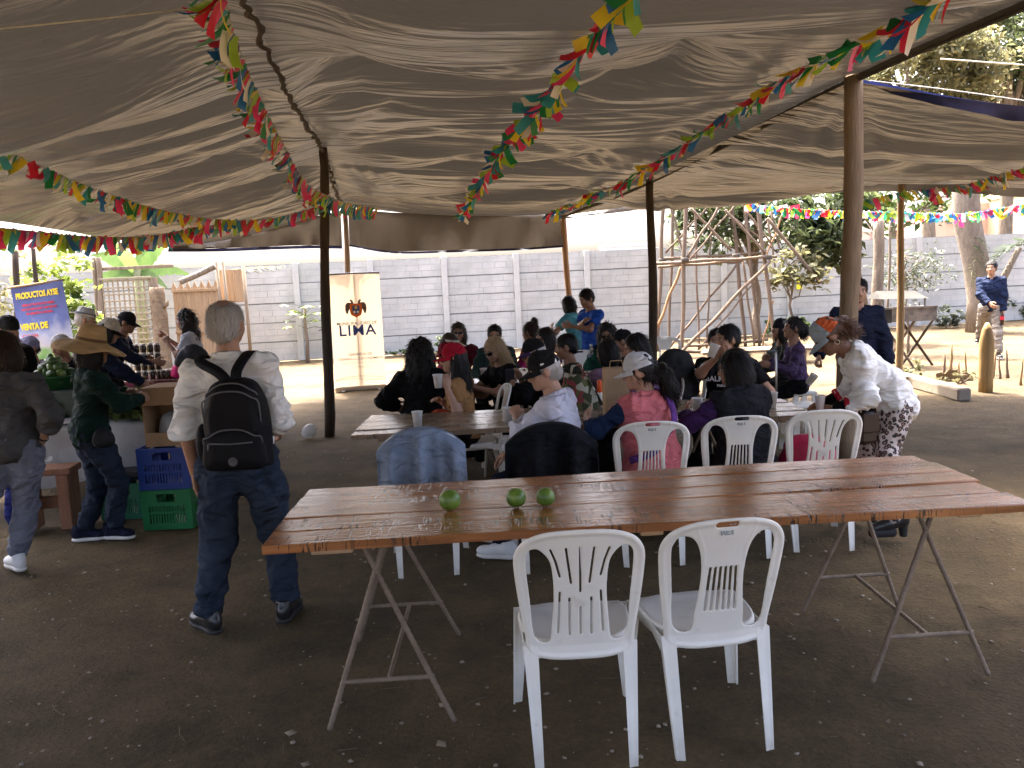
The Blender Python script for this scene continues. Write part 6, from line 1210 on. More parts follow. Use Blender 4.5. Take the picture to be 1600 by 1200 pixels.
def person(label, x, y, yaw, H=1.62, pose='stand', lean=0, side=0, twist=0, head=(0, 0, 0), feet=None, knees=None, hands=None, elbows=None, hstyle=('relax', 'relax'), palm=None, skin=1, top=None, sleeve='long', hem=.10, loose=.012, bottom=None, blen=1.0, bloose=.014, shoes=None, shoek='sneaker', sole=None, hair='short', hairc='black', q='lo', girth=1.0, seat=.44, z=0.0, face=True, glasses=None, cap=None, hat=None, group='people under the canopy', collar=None, wr=.007, vest=None, scarf=None, hoff=(0, 0, 0), visor=None, mask=None, net=None, eyes=True, sh=.172):
    """person facing local +Y; hands/feet are local targets in metres (x right, y forward, z up)"""
    S = H / 1.72; root = empty('person', (x, y, z), math.radians(yaw), label, 'person', group)
    sit = pose == 'sit'; P = np.array([0, 0, (seat + .085) if sit else .925 * S]) + np.array(hoff)
    RP = rotm(-lean * (.35 if not sit else .25), side * .5, twist * .3); RTt = rotm(-lean, side, twist)
    g = girth; wst = P + RP @ np.array([0, 0, .12 * S]); chest = wst + RTt @ np.array([0, .005, .19 * S]); neck = wst + RTt @ np.array([0, -.005, .375 * S]); hp = neck + RTt @ np.array([0, .012, .062 * S])
    shl = [wst + RTt @ np.array([sg * sh * S, -.008, .325 * S]) for sg in (-1, 1)]; hip = [P + RP @ np.array([sg * .088 * S, 0, -.045 * S]) for sg in (-1, 1)]
    RH = rotm(0, 0, head[0]) @ rotm(-head[1], head[2], 0)
    if feet is None: feet = [(-.11 * S, .40 * S, .085), (.11 * S, .42 * S, .085)] if sit else [(-.10 * S, 0, .085), (.10 * S, .02, .085)]
    if knees is None: knees = [(-.15, 1, .6), (.15, 1, .6)] if sit else [(-.1, 1, 0), (.1, 1, 0)]
    if hands is None: hands = [(-.13, .32, seat + .21), (.13, .32, seat + .21)] if sit else [(-.25 * S, .05, .80 * S), (.25 * S, .05, .80 * S)]
    if elbows is None: elbows = [(-.8, -.7, -.6), (.8, -.7, -.6)]
    kn, an, el_, wrs = [], [], [], []
    for i in range(2):
        k_, t_ = ik(hip[i], feet[i], .415 * S, .40 * S, knees[i]); kn.append(k_); an.append(t_); e_, t_ = ik(shl[i], hands[i], .285 * S, .255 * S, elbows[i]); el_.append(e_); wrs.append(t_)
    hi = q == 'hi'; vb = .0125 if hi else .018
    torso = [ell(P + RP @ np.array([0, -.012, .0]), np.array([.158 * g, .118 * g, .125]) * S, RP), ell(wst, np.array([.140 * g, .105 * g, .13]) * S, RP), ell(chest + RTt @ np.array([0, .005, .0]), np.array([.155 * (.5 + .5 * g), .110 * (.5 + .5 * g), .16]) * S, RTt), cone(shl[0] + RTt @ np.array([.03, 0, .0]), shl[1] - RTt @ np.array([.03, 0, 0]), .062 * S, .062 * S), cone(chest + RTt @ np.array([0, -.01, .12 * S]), neck + RTt @ np.array([0, 0, -.01]), .09 * S, .062 * S)]
    legs = [];  arms = []
    for i in range(2):
        legs += [cone(hip[i], kn[i], .086 * S * g, .058 * S), cone(kn[i], an[i], .056 * S, .038 * S)]; arms += [cone(shl[i], el_[i], .052 * S * (.6 + .4 * g), .040 * S), cone(el_[i], wrs[i], .039 * S, .026 * S)]
    nk = [cone(neck - RTt @ np.array([0, 0, .02]), hp, .060 * S, .056 * S)]
    infl = lambda p, t: (p[0], p[1], p[2], p[3] + t, p[4] + t, p[5], p[6], p[7]) if p[0] == 'c' else (p[0], p[1], p[2] + t, p[3], p[4])
    tb = -.016 if top is not None else 0; lb_ = -.012 if bottom is not None else 0
    ar = []
    for i in range(2):
        u_, f_ = arms[2 * i], arms[2 * i + 1]; ar += [infl(u_, -.008) if (top is not None and sleeve not in ('none', 'short')) else u_, infl(f_, -.006) if (top is not None and sleeve == 'long') else f_]
    V, Fq = sdf_mesh([infl(p, tb) for p in torso] + [infl(p, lb_) for p in legs] + ar + nk, vb, .045)
    parts = [(V, Fq)]; hS = .985 * (.5 + .5 * S) if S < 1 else S
    HV, HF = HEAD['hi' if hi else 'lo']; parts.append((xf(HV * hS, RH, hp), HF))
    HX = np.eye(4); HX[:3, :3] = RH * hS; HX[:3, 3] = hp
    for i in range(2):
        sg = -1 if i == 0 else 1; hv, hf = HANDS[hstyle[i], 'hi' if hi else 'lo']; fd = wrs[i] - el_[i]; fd = fd / np.linalg.norm(fd)
        pd = np.array(palm[i], float) if palm is not None and palm[i] is not None else np.array([-sg, 0, -.2]); pd = pd - fd * (pd @ fd); pd /= np.linalg.norm(pd) + 1e-9
        zc = -pd; xc = np.cross(fd, zc); R = np.stack([xc, fd, zc], 1); hv2 = hv * S * 1.0; hf2 = hf
        # template is a right hand (thumb at -x when the palm looks down); mirror for the left
        if i == 0: hv2 = hv2 * np.array([-1, 1, 1]); hf2 = hf[:, ::-1]
        parts.append((xf(hv2, R, wrs[i]), hf2))
    off = 0; AV, AF = [], []
    for v_, f_ in parts: AV.append(v_); AF.append(f_ + off); off += len(v_)
    link('body', mesh_np('body', np.concatenate(AV), np.concatenate(AF)), root, SKIN[skin])
    def wrinkles(V, Fq, amp, sd):
        N = vnormals(V, Fq); w_ = V * np.array([6, 6, 17]) + sd; d = vnoise(w_ + 1.2 * fbm(V * 5 + sd, 2)[:, None]); d2 = 1 - np.abs(vnoise(V * np.array([9, 9, 13]) + 3 * sd + 2 * vnoise(V * 4)[:, None])); return V + N * (amp * 1.5 * (1.0 * d + 1.3 * d2 ** 2 - .6))[:, None]
    sd = abs(hash(label)) % 50 if False else (len(label) * 7 + int(abs(x) * 13)) % 50
    infl = lambda p, t: (p[0], p[1], p[2], p[3] + t, p[4] + t, p[5], p[6], p[7]) if p[0] == 'c' else (p[0], p[1], p[2] + t, p[3], p[4])
    axis = RP @ np.array([0, 0, 1.0])
    if bottom is not None:
        tr = [infl(torso[0], bloose * .6)]
        for i in range(2):
            a_ = kn[i] + (an[i] - kn[i]) * (1 - .02 if blen >= 1 else blen); tr += [cone(hip[i], kn[i], .088 * S * g + bloose, .060 * S + bloose), cone(kn[i], a_, .060 * S + bloose, (.050 * S + bloose * .9), True)]
        V, Fq = sdf_mesh(tr, vb, .035, cuts=[(P + axis * .085 * S, axis)]); link('trousers', mesh_np('trousers', wrinkles(V, Fq, wr * (1.0 if hi else .7), sd + 3), Fq), root, bottom)
    if top is not None:
        tp = [infl(p, loose) for p in torso]
        if sleeve != 'none':
            for i in range(2):
                if sleeve == 'short': m_ = shl[i] + (el_[i] - shl[i]) * .68; tp.append(cone(shl[i], m_, .056 * S * (.6 + .4 * g) + loose, .054 * S + loose, True))
                else:
                    cf = {'long': .99, 'rolled': .12, 'three': .55}[sleeve]; m_ = el_[i] + (wrs[i] - el_[i]) * cf; tp += [cone(shl[i], el_[i], .055 * S * (.6 + .4 * g) + loose, .045 * S + loose), cone(el_[i], m_, .045 * S + loose, (.032 + .012 * (1 - cf)) * S + loose, True)]
        bot = P - axis * hem * S; V, Fq = sdf_mesh(tp, vb, .04, cuts=[(bot, -axis), (neck + RTt @ np.array([0, 0, .018 * S]), RTt @ np.array([0, .35, 1.0]) / 1.06)]); link('shirt' if loose < .022 else 'jacket', mesh_np('shirt', wrinkles(V, Fq, wr, sd), Fq), root, top)
    if vest is not None:
        tp = [infl(p, loose + .030) for p in torso]; V, Fq = sdf_mesh(tp, vb, .04, cuts=[(P - axis * (hem) * S, -axis), (neck + RTt @ np.array([0, 0, .045 * S]), RTt @ np.array([0, .25, 1.0]) / 1.03)] ); link('vest', mesh_np('vest', wrinkles(V, Fq, wr, sd), Fq), root, vest)
    if collar is not None:
        b = MB(); R_ = RTt; cc = neck + R_ @ np.array([0, .006, .012 * S])
        def cl(u, v): a = math.radians(-252 + 324 * u); r = .070 * S + .010 * math.sin(math.pi * v) + .014 * v; return tuple(cc + R_ @ np.array([r * math.cos(a), r * 1.02 * math.sin(a), .042 * S * (1 - abs(2 * v - 1)) + (-.012 if v > .5 else -.02) - .012 * math.sin(a)]))
        b.sheet(cl, 30, 6); o = b.build('collar', collar, root, True); sm = o.modifiers.new('solid', 'SOLIDIFY'); sm.thickness = .004
    if shoes is not None:
        um, sm = shoe_meshes(shoek, shoes, sole or shoes)
        for i in range(2):
            dv = kn[i] - an[i]; fw = np.array([(.18 if i else -.18), 1.0]); 
            if feet_dir is not None and label in feet_dir: fw = np.array(feet_dir[label][i], float)
            a_ = math.atan2(-fw[0], fw[1]); zb = an[i][2] - .085; o = link('shoe', um, root, loc=(an[i][0], an[i][1], max(0, zb)), rot=(0, 0, a_)); o.scale = (S, S, 1); o2 = link('sole', sm, o)
    def hp_obj(name, me, L, R=np.eye(3), sc=(1, 1, 1)):
        T = np.eye(4); T[:3, :3] = np.array(R) * np.array(sc)[None, :]; T[:3, 3] = L; o = link(name, me, root); o.matrix_local = Matrix((HX @ T).tolist()); return o
    if face:
        for sg in (-1, 1):
            if eyes and glasses != 'dark':
                eo = hp_obj('eye', EYE_ME, (sg * .031, .080, .134)); hp_obj('iris', IRIS_ME, (sg * .031, .0915, .134), rotm(-90, 0, 0))
            hp_obj('eyebrow', BROW_ME, (sg * .032, .0955, .154), rotm(0, 0, -sg * 14), (sg, 1, 1))
        hp_obj('mouth', LIP_ME, (0, .0955, .0655))
    if hair:
        V, Fq = strands(hair, 'hi' if hi else 'lo', sd, .135 if (cap is not None or hat is not None or net is not None or visor is not None) else 9.); link('hair', mesh_np('hair', xf(V * hS, RH, hp), Fq), root, HAIRM[hairc])
    if glasses:
        b = MB()
        for sg in (-1, 1):
            if glasses == 'dark': b.sheet(lambda u, v, sg=sg: (sg * (.004 + .056 * u), .113 - .022 * u ** 2 - .004 * abs(v - .5), .146 - .036 * v * (1 - .25 * u ** 3)), 6, 4)
            else: b.tube([(sg * (.033 + .023 * math.cos(t)), .110 - .006 * abs(math.cos(t)), .132 + .019 * math.sin(t)) for t in np.linspace(0, 6.283, 15)], .0018, 4)
            b.tube([(sg * .058, .098, .142), (sg * .082, .04, .142), (sg * .086, -.01, .135)], .0024, 4)
        b.tube([(-.008, .114, .140), (.008, .114, .140)], .002, 4); o = b.build('glasses', DARKG, root, True); o.matrix_local = Matrix(HX.tolist())
        if glasses == 'dark': o.modifiers.new('solid', 'SOLIDIFY').thickness = .003
    if cap is not None: make_cap(root, HX, *cap)
    if hat is not None: make_hat(root, HX, *hat)
    if visor is not None:
        b = MB(); b.lathe([(.088, .0), (.085, .03)], 30); o = b.build('visor_band', visor, root, True); T = HX @ np.array(Matrix.Translation((0, -.008, .165)) @ Matrix.Diagonal((1, 1.17, 1, 1))); o.matrix_local = Matrix(T.tolist())
        o = lat(lambda u, v: (.088 * math.cos(math.pi * (.1 + .8 * u)) * (1 + .1 * v), .103 * math.sin(math.pi * (.1 + .8 * u)) + .075 * v * math.sin(math.pi * u) ** .6, .165 - .02 * v), 18, 5).build('visor_brim', visor, root, True); o.matrix_local = Matrix(HX.tolist()); o.modifiers.new('solid', 'SOLIDIFY').thickness = .003
    if mask is not None: b = MB(); b.sheet(lambda u, v: ((u - .5) * .125, .118 - .085 * (2 * u - 1) ** 2 - .012 * abs(2 * v - 1), .112 - .085 * v), 12, 6); o = b.build('face_mask', mask, root, True); o.matrix_local = Matrix(HX.tolist())
    if net is not None:
        V, Fq = sdf_mesh([ell((0, -.014, .165), (.094, .112, .104))] + [ell((0, .14, .095), (.085, .09, .115), None, True)], .011, .02, cuts=[((0, 0, .10), (0, .5, -1))]); o = link('head_cover', mesh_np('head_cover', V + vnormals(V, Fq) * (.004 * fbm(V * 40, 2))[:, None], Fq), root, net); o.matrix_local = Matrix(HX.tolist())
    _dbg(label, root, hp + RH @ np.array([0, 0, .25 * hS]), hp + RH @ np.array([0, .1, .1]) * hS); return dict(root=root, neck=neck, shl=shl, el=el_, wr=wrs, chest=chest, RT=RTt, P=P, RP=RP, HX=HX, wst=wst, S=S, hp=hp)
feet_dir = {}
def _dbg(label, root, top, nose):
    import os
    if not os.environ.get('DBGP'): return
    for nm, p in (('top', top), ('nose', nose)):
        c, s = math.cos(root.rotation_euler[2]), math.sin(root.rotation_euler[2]); q = np.array([root.location[0] + c * p[0] - s * p[1], root.location[1] + s * p[0] + c * p[1], root.location[2] + p[2]]) - CAMP; print('DBG', nm, int(800 + F_PX * (q @ RT_) / (q @ FW)), int(600 - F_PX * (q @ UP_) / (q @ FW)), label)
def W(info, p):      # local point -> world
    r = info['root']; c, s = math.cos(r.rotation_euler[2]), math.sin(r.rotation_euler[2]); return Vector((r.location[0] + c * p[0] - s * p[1], r.location[1] + s * p[0] + c * p[1], r.location[2] + p[2]))
def child_strip(info, name, pts, w_, mat, nrm=None):
    """flat band following local points"""
    b = MB(); P = cr_interp(np.array(pts, float), 24); N = cr_interp(np.array(nrm, float), 24); V = []
    for i in range(25):
        t = P[min(i + 1, 24)] - P[max(i - 1, 0)]; t /= np.linalg.norm(t) + 1e-9; s_ = np.cross(t, N[i]); s_ /= np.linalg.norm(s_) + 1e-9; V += [P[i] - s_ * w_ / 2, P[i] + s_ * w_ / 2]
    b.add(V, [(2 * i, 2 * i + 1, 2 * i + 3, 2 * i + 2) for i in range(24)]); o = b.build(name, mat, info['root'], True); o.modifiers.new('solid', 'SOLIDIFY').thickness = .005; return o
# ---------------------------------------------------------------- the cast
def LC(x, y, yaw, px, py, Y):
    p = dp(px, py, Y); c, s = math.cos(math.radians(yaw)), math.sin(math.radians(yaw)); dx, dy = p[0] - x, p[1] - y; return (c * dx + s * dy, -s * dx + c * dy, float(p[2]))
def LG(x, y, yaw, px, py, zz=.085):
    p = at(px, py, 0); c, s = math.cos(math.radians(yaw)), math.sin(math.radians(yaw)); dx, dy = p[0] - x, p[1] - y; return (c * dx + s * dy, -s * dx + c * dy, zz)
BLACK = cloth('black', (.005, .005, .006)); NAVY = cloth('navy', (.009, .012, .026)); DENIM = cloth('denim', (.014, .021, .036), col2=(.036, .050, .074), vs=4); DENIMD = cloth('denim_dark', (.010, .016, .028), col2=(.025, .035, .054), vs=4)
WSHIRT = cloth('white_shirt', (.78, .775, .735), var=.03); GSHOE = pm('black_leather', (.018, .017, .017), .3, .2, 8, .1, 60, .5); WSHOE = pm('white_sneaker', (.66, .66, .65), .55, .08, 8, .1, 60); WSOLE = pm('white_sole', (.60, .58, .54), .6, .08); BSOLE = pm('black_sole', (.02, .02, .02), .7); GREYS = cloth('grey_shirt', (.065, .064, .062)); DKGREEN = cloth('dark_green', (.007, .022, .016)); GREYT = cloth('grey_trousers', (.15, .16, .195))
# --- man with the backpack
fx = at(322, 985), at(452, 968); mx, my = -1.40, 4.06; LB = 'grey haired man in white shirt and jeans with black backpack'
feet_dir[LB] = [(-.75, .75), (.1, 1.0)]
bp = person(LB, mx, my, 2, 1.67, 'stand', 3, -1.5, 0, (-10, -2, 0), feet=[LG(mx, my, 2, 328, 985), LG(mx, my, 2, 450, 965)], hands=[LC(mx, my, 2, 304, 738, 4.04), LC(mx, my, 2, 436, 672, 4.28)], elbows=[(-.35, -1, -.1), (.4, -.7, -1)], hstyle=('flat', 'relax'), skin=1, top=WSHIRT, sleeve='rolled', hem=-.055, loose=.017, bottom=DENIM, bloose=.024, shoes=GSHOE, shoek='dress', sole=BSOLE, hair='balding', hairc='grey', q='hi', girth=1.10, collar=WSHIRT, wr=.009, sh=.18)
b = MB(); b.lathe([(.168, .0), (.170, .035)], 40); o = b.build('belt', pm('brown_belt', (.05, .025, .015), .5), bp['root'], True); o.location = tuple(bp['P'] + np.array([0, -.01, .052])); o.scale = (1.04, .80, 1)
NYL = pm('backpack_nylon', (.005, .005, .006), .65, .2, 12, .6, 16, .15, dist=.008); ZIP = pm('zip', (.12, .12, .125), .45, .1, 9, 0, metal=.3)
bl_ = np.array(LC(mx, my, 2, 367, 662, 3.86)); e = empty('backpack', W(bp, (bl_[0], -.15, bl_[2] - .215)), math.radians(2), 'black nylon backpack with grey zips on the grey haired man’s back', 'backpack')
def slab(outline, y0, bulge, h=.0085, depth=.12):
    xs = np.arange(-.19, .19, h); ys = np.arange(-depth - .03, .06, h); zs = np.arange(-.02, .48, h); X2, Z2 = np.meshgrid(xs, zs, indexing='ij'); d = poly_sdf(X2, Z2, smooth_poly(outline)); t = bulge * np.sqrt(np.clip(-d / .055, 0, 1)) + .006; Yg = ys[None, :, None]; D = np.maximum(d[:, None, :], np.maximum(y0 - .0 - t[:, None, :] - Yg * -1 * -1, Yg - (y0 + .035)))
    D = np.maximum(d[:, None, :] + 0 * Yg, np.maximum((y0 - t)[:, None, :] - Yg, Yg - (y0 + .035))); return surface_nets(D, np.array([xs[0], ys[0], zs[0]]), h)
OUT = [(-.155, .02), (-.15, .0), (0, -.005), (.15, .0), (.155, .02), (.158, .18), (.148, .30), (.11, .395), (.05, .43), (0, .433), (-.05, .43), (-.11, .395), (-.148, .30), (-.158, .18)]
V, Fq = slab(OUT, -.02, .09); V += vnormals(V, Fq) * (.004 * fbm(V * 14, 2))[:, None]; link('pack_body', mesh_np('pack_body', V, Fq), e, NYL)
def arch_pts(sx, z0, z1, zt, y): return [(-sx, y + .03, z0), (-sx, y + .012, z1), (-sx * .8, y, zt - .03), (-sx * .35, y - .004, zt), (sx * .35, y - .004, zt), (sx * .8, y, zt - .03), (sx, y + .012, z1), (sx, y + .03, z0)]
V, Fq = slab([(x * .93, z) for x, z in [(-.15, .01), (0, .0), (.15, .01), (.15, .13), (.13, .175), (.06, .19), (-.06, .19), (-.13, .175), (-.15, .13)]], -.10, .028); link('front_pocket', mesh_np('front_pocket', V, Fq), e, NYL)
for sx, z0, z1, zt, y in ((.135, .10, .155, .195, -.125), (.132, .22, .32, .375, -.112), (.118, .33, .36, .41, -.085)): b = MB(); b.tube(cr_interp(np.array(arch_pts(sx, z0, z1, zt, y)), 40), .0042, 6); b.build('zip', ZIP, e, True)
b = MB(); b.tube([(-.105, -.136, .137), (0, -.141, .132), (.1, -.136, .135)], .0035, 6); b.tube([(-.105, -.14, .137), (-.108, -.142, .105)], .004, 6); b.build('zip', ZIP, e, True)
b = MB(); b.lathe([(.022, 0), (.0225, .003), (.019, .004), (.012, .004), (.011, .002), (.006, .004), (.001, .004)], 20); o = b.build('badge', pm('badge_grey', (.07, .07, .07), .4), e, True); o.rotation_euler = (math.pi / 2, 0, 0); o.location = (.0, -.131, .045)
V, Fq = sdf_mesh([ell((-.165, -.02, .12), (.035, .05, .10))], .009, .02); link('side_pocket', mesh_np('side_pocket', V, Fq), e, NYL)
for i, sg in ((0, -1), (1, 1)):
    sh_ = np.array(bp['shl'][i]); bo = np.array([bl_[0], -.15, bl_[2] - .215]); T_ = lambda q: tuple(np.array(q) - bo)
    nk_ = np.array(bp['neck']); pts = [(bl_[0] + sg * .018, -.185, bl_[2] + .195), (bl_[0] * .6 + nk_[0] * .4 + sg * .045, -.165, bl_[2] + .25), (nk_[0] + sg * .105, -.095, sh_[2] + .062), (nk_[0] + sg * .122, -.02, sh_[2] + .092), (nk_[0] + sg * .125, .06, sh_[2] + .06), (sh_[0] * .78, .135, sh_[2] - .06), (sh_[0] * .85, .13, sh_[2] - .22), (sh_[0] * .95, .02, sh_[2] - .33), (sh_[0] * .8, -.12, sh_[2] - .37)]
    nr_ = [(0, -1, .2), (0, -1, .4), (0, -.8, .6), (0, 0, 1), (0, .6, .8), (0, 1, .2), (sg * .3, 1, 0), (sg, 0, 0), (sg * .4, -1, 0)]; fake = dict(root=e); child_strip(fake, 'strap', [T_(q) for q in pts], .052, NYL, nr_)
# --- woman in green with the straw hat
gx, gy, ga = -2.99, 5.70, -48; LB = 'woman in dark green sweatshirt and jeans wearing a wide straw hat'; feet_dir[LB] = [(.5, .85), (.75, .65)]
STRAW = pm('straw', (.46, .30, .135), .85, .25, 8, .7, 70, .25, stretch=(1, 1, 4), dist=.012)
gw = person(LB, gx, gy, ga, 1.47, 'stand', 6, 0, 0, (-8, 6, 6), feet=[LG(gx, gy, ga, 134, 845), LG(gx, gy, ga, 180, 842)], hands=[(-.12, .30, 1.02), (.12, .32, 1.0)], elbows=[(-1, -.5, -.6), (1, -.6, -.6)], hstyle=('grip', 'grip'), skin=1, top=DKGREEN, hem=.12, loose=.022, bottom=DENIMD, bloose=.016, shoes=NAVY, sole=WSOLE, hair='bob', hairc='dark', q='hi', girth=1.08, hat=('straw', STRAW, pm('hat_band', (.14, .08, .03), .8)), wr=.008)
sack('belt_bag', 'small black bag at the hip of the woman in green', W(gw, (.19, .02, .70)), math.radians(ga), (.035, .065, .13), MATS['black_nylon'], 21)
# --- person in grey at the left edge
LB = 'person in grey shirt and pale trousers, back turned, at the left edge'; feet_dir[LB] = [(-.5, .8), (-.7, .7)]
lx, ly = -3.20, 5.12
gp_ = person(LB, lx, ly, 6, 1.52, 'stand', 4, 0, 0, (0, 8, 0), feet=[LG(lx, ly, 6, -60, 905), LG(lx, ly, 6, 28, 890)], hands=[(-.28, .05, .74), LC(lx, ly, 6, 66, 690, 5.15)], elbows=[(-1, -.6, -.3), (1, -.6, -.2)], hstyle=('relax', 'grip'), skin=1, top=GREYS, sleeve='three', hem=.12, loose=.024, bottom=GREYT, bloose=.022, shoes=WSHOE, sole=WSOLE, hair='bob', hairc='brown', q='hi', girth=1.12, wr=.008)
b = MB(); b.lathe([(.030, -.006), (.033, 0), (.030, .006)], 14); o = b.build('wristband', BSOLE, gp_['root'], True); wv = gp_['wr'][1] - gp_['el'][1]; o.rotation_euler = Vector(wv).to_track_quat('Z', 'Y').to_euler(); o.location = tuple(gp_['wr'][1] - wv / np.linalg.norm(wv) * .03)
sack('crumpled_napkin', 'crumpled white napkin in the hand of the person in grey', W(gp_, gp_['wr'][1] + np.array([.01, .03, -.15])), 0, (.028, .025, .05), WSHIRT, 22, 'napkin', .02)
V_ = sack('blue_cloth', 'dark blue cloth hanging on the wooden stool', (p3[0] - .13, p3[1] - .06, .0), .2, (.10, .05, .56), cloth('royal_navy', (.012, .016, .09)), 24, 'cloth')
# --- old man in white at the middle table
ox, oy, oa = .33, 5.02, 62; LB = 'old man in white checked shirt and dark cap leaning on the table'; feet_dir[LB] = [(-.2, 1), (.1, 1)]
CHK = cloth('checked', (.60, .60, .68), var=.05); CAPD = cloth('cap_black', (.013, .013, .014))
om = person(LB, ox, oy, oa, 1.60, 'sit', 12, 0, 8, (32, 16, 0), feet=[LG(ox, oy, oa, 785, 872), LG(ox, oy, oa, 760, 845)], hands=[LC(ox, oy, oa, 806, 648, 5.16), LC(ox, oy, oa, 785, 712, 5.25)], elbows=[(-.8, .1, -1), (1, -.3, -.6)], hstyle=('fist', 'relax'), palm=[(0, -.3, -1), (0, 0, -1)], skin=0, top=CHK, hem=.06, loose=.020, bottom=NAVY, shoes=WSHOE, sole=WSOLE, hair='short', hairc='grey', q='hi', cap=(CAPD,), girth=1.05, collar=CHK, wr=.009, glasses='thin')
WM = pm('white_stitch', (.7, .7, .7), .6, .05, 5, 0)
def on_head(info, name, pts, Fs, mat, p, R): b = MB(); b.add(pts, Fs); o = b.build(name, mat, info['root']); T = np.eye(4); T[:3, :3] = R; T[:3, 3] = p; o.matrix_local = Matrix((info['HX'] @ T).tolist()); return o
on_head(om, 'cap_badge', [(-.012, 0, -.006), (.012, 0, -.006), (.012, 0, .006), (-.012, 0, .006)], [(0, 1, 2, 3)], WM, (-.100, .01, .185), rotm(0, 0, -90)); on_head(om, 'cap_badge', [(-.014, 0, -.012), (.012, 0, -.012), (.006, 0, .016)], [(0, 1, 2)], WM, (-.074, -.084, .178), rotm(0, 0, -48))
# --- woman in pink vest
px_, py_, pa = .86, 5.03, 28; PINK = cloth('pink_vest', (.60, .16, .17), rough=.6); LB = 'woman in pink quilted vest and white cap with a dark ponytail'
pv = person(LB, px_, py_, pa, 1.50, 'sit', 8, 0, 4, (46, 12, 0), hands=[(-.22, .38, .80), (.14, .42, .80)], elbows=[(-1, -.1, -.8), (1, -.3, -.8)], skin=0, top=cloth('navy_blue', (.018, .035, .085)), hem=.05, loose=.014, vest=PINK, bottom=BLACK, shoes=WSHOE, hair='pony', hairc='black', q='hi', cap=(cloth('cap_white', (.60, .61, .62), var=.05),), girth=1.16, glasses='thin', wr=.008, seat=.43)
child_strip(pv, 'strap', [pv['neck'] + np.array([.085, .03, .055]), pv['neck'] + np.array([.09, -.10, .02]), pv['chest'] + np.array([.055, -.195, .04]), pv['chest'] + np.array([-.045, -.205, -.06]), pv['wst'] + np.array([-.13, -.185, .03]), pv['wst'] + np.array([-.215, -.06, -.03])], .045, cloth('purple_strap', (.12, .045, .20)), [(0, .3, 1), (0, -.7, .7), (0, -1, .2), (0, -1, 0), (-.4, -1, 0), (-1, -.3, 0)])
# --- dark haired woman, purple sleeves
LB = 'dark haired woman in charcoal vest and purple sleeves, back turned'
person(LB, 1.46, 5.08, 20, 1.50, 'sit', 8, 0, 0, (42, 10, 0), hands=[(-.20, .36, .80), (.14, .40, .78)], elbows=[(-1, -.2, -.8), (1, -.2, -.8)], skin=1, top=cloth('purple', (.055, .025, .10)), hem=.05, loose=.016, vest=cloth('charcoal_vest', (.014, .015, .018)), bottom=BLACK, shoes=GSHOE, hair='bob', hairc='black', q='hi', girth=1.12, seat=.42, glasses='thin')
# --- leaning woman in white blouse
lwx, lwy, la = 2.42, 5.18, 76; LB = 'woman in white blouse and leopard trousers leaning over the table end'; feet_dir[LB] = [(-.2, 1), (.25, 1)]
def leopard():
    m = bpy.data.materials.new('leopard'); m.use_nodes = True; N = m.node_tree.nodes; L = m.node_tree.links; b = N['Principled BSDF']; tc = N.new('ShaderNodeTexCoord'); nz = N.new('ShaderNodeTexNoise'); nz.inputs['Scale'].default_value = 30; mixv = N.new('ShaderNodeMix'); mixv.data_type = 'VECTOR'; mixv.inputs[0].default_value = .02
    L.new(tc.outputs['Object'], nz.inputs['Vector']); L.new(tc.outputs['Object'], mixv.inputs[4]); L.new(nz.outputs['Color'], mixv.inputs[5]); v = N.new('ShaderNodeTexVoronoi'); v.inputs['Scale'].default_value = 34; L.new(mixv.outputs[1], v.inputs['Vector']); r = N.new('ShaderNodeValToRGB'); L.new(v.outputs['Distance'], r.inputs[0]); E = r.color_ramp.elements; E[0].position = 0; E[0].color = (.25, .14, .10, 1); E[1].position = 1; E[1].color = (.55, .47, .42, 1); q = E.new(.24); q.color = (.22, .12, .09, 1); q = E.new(.28); q.color = (.02, .015, .015, 1); q = E.new(.46); q.color = (.02, .015, .015, 1); q = E.new(.52); q.color = (.55, .47, .42, 1); L.new(r.outputs[0], b.inputs['Base Color']); b.inputs['Roughness'].default_value = .8; return m
ORC = cloth('cap_orange', (.50, .10, .03)); GRC = cloth('cap_grey', (.30, .36, .40))
lw = person(LB, lwx, lwy, la, 1.52, 'stand', 46, 0, 0, (4, 44, 0), feet=[LG(lwx, lwy, la, 1398, 842, .10), LG(lwx, lwy, la, 1352, 818, .10)], hands=[LC(lwx, lwy, la, 1300, 640, 5.12), LC(lwx, lwy, la, 1285, 632, 5.5)], elbows=[(-.6, -.6, -1), (.6, -.6, -1)], hstyle=('grip', 'grip'), skin=2, top=WSHIRT, sleeve='three', hem=.17, loose=.024, bottom=leopard(), bloose=.010, shoes=GSHOE, shoek='boot', sole=BSOLE, hair='bunch', hairc='auburn', q='hi', girth=1.0, cap=(GRC, ORC, True, 1.0, GRC), glasses='dark', wr=.010, hoff=(0, -.03, 0), sh=.158)
b = MB(); b.tube([(.017 * math.cos(t), 0, .017 * math.sin(t)) for t in np.linspace(0, 6.283, 17)], .002, 5); o = b.build('earring', pm('gold_pale', (.8, .76, .62), .3, .05, metal=.5), lw['root'], True); T = np.eye(4); T[:3, :3] = rotm(0, 0, 60); T[:3, 3] = (-.088, .0, .075); o.matrix_local = Matrix((lw['HX'] @ T).tolist())
for i in range(2):
    a_, c_ = lw['el'][i], lw['wr'][i]; V, Fq = sdf_mesh([cone(a_, a_ + (c_ - a_) * .95, .047, .034, True)], .012, .02); link('undersleeve', mesh_np('undersleeve', V, Fq), lw['root'], BLACK)
    m_ = a_ + (c_ - a_) * .42; V, Fq = sdf_mesh([cone(m_, m_ + (c_ - a_) * .16, .058, .052, True, True)], .012, .02); link('cuff', mesh_np('cuff', V, Fq), lw['root'], cloth('red_cuff', (.40, .02, .035)))
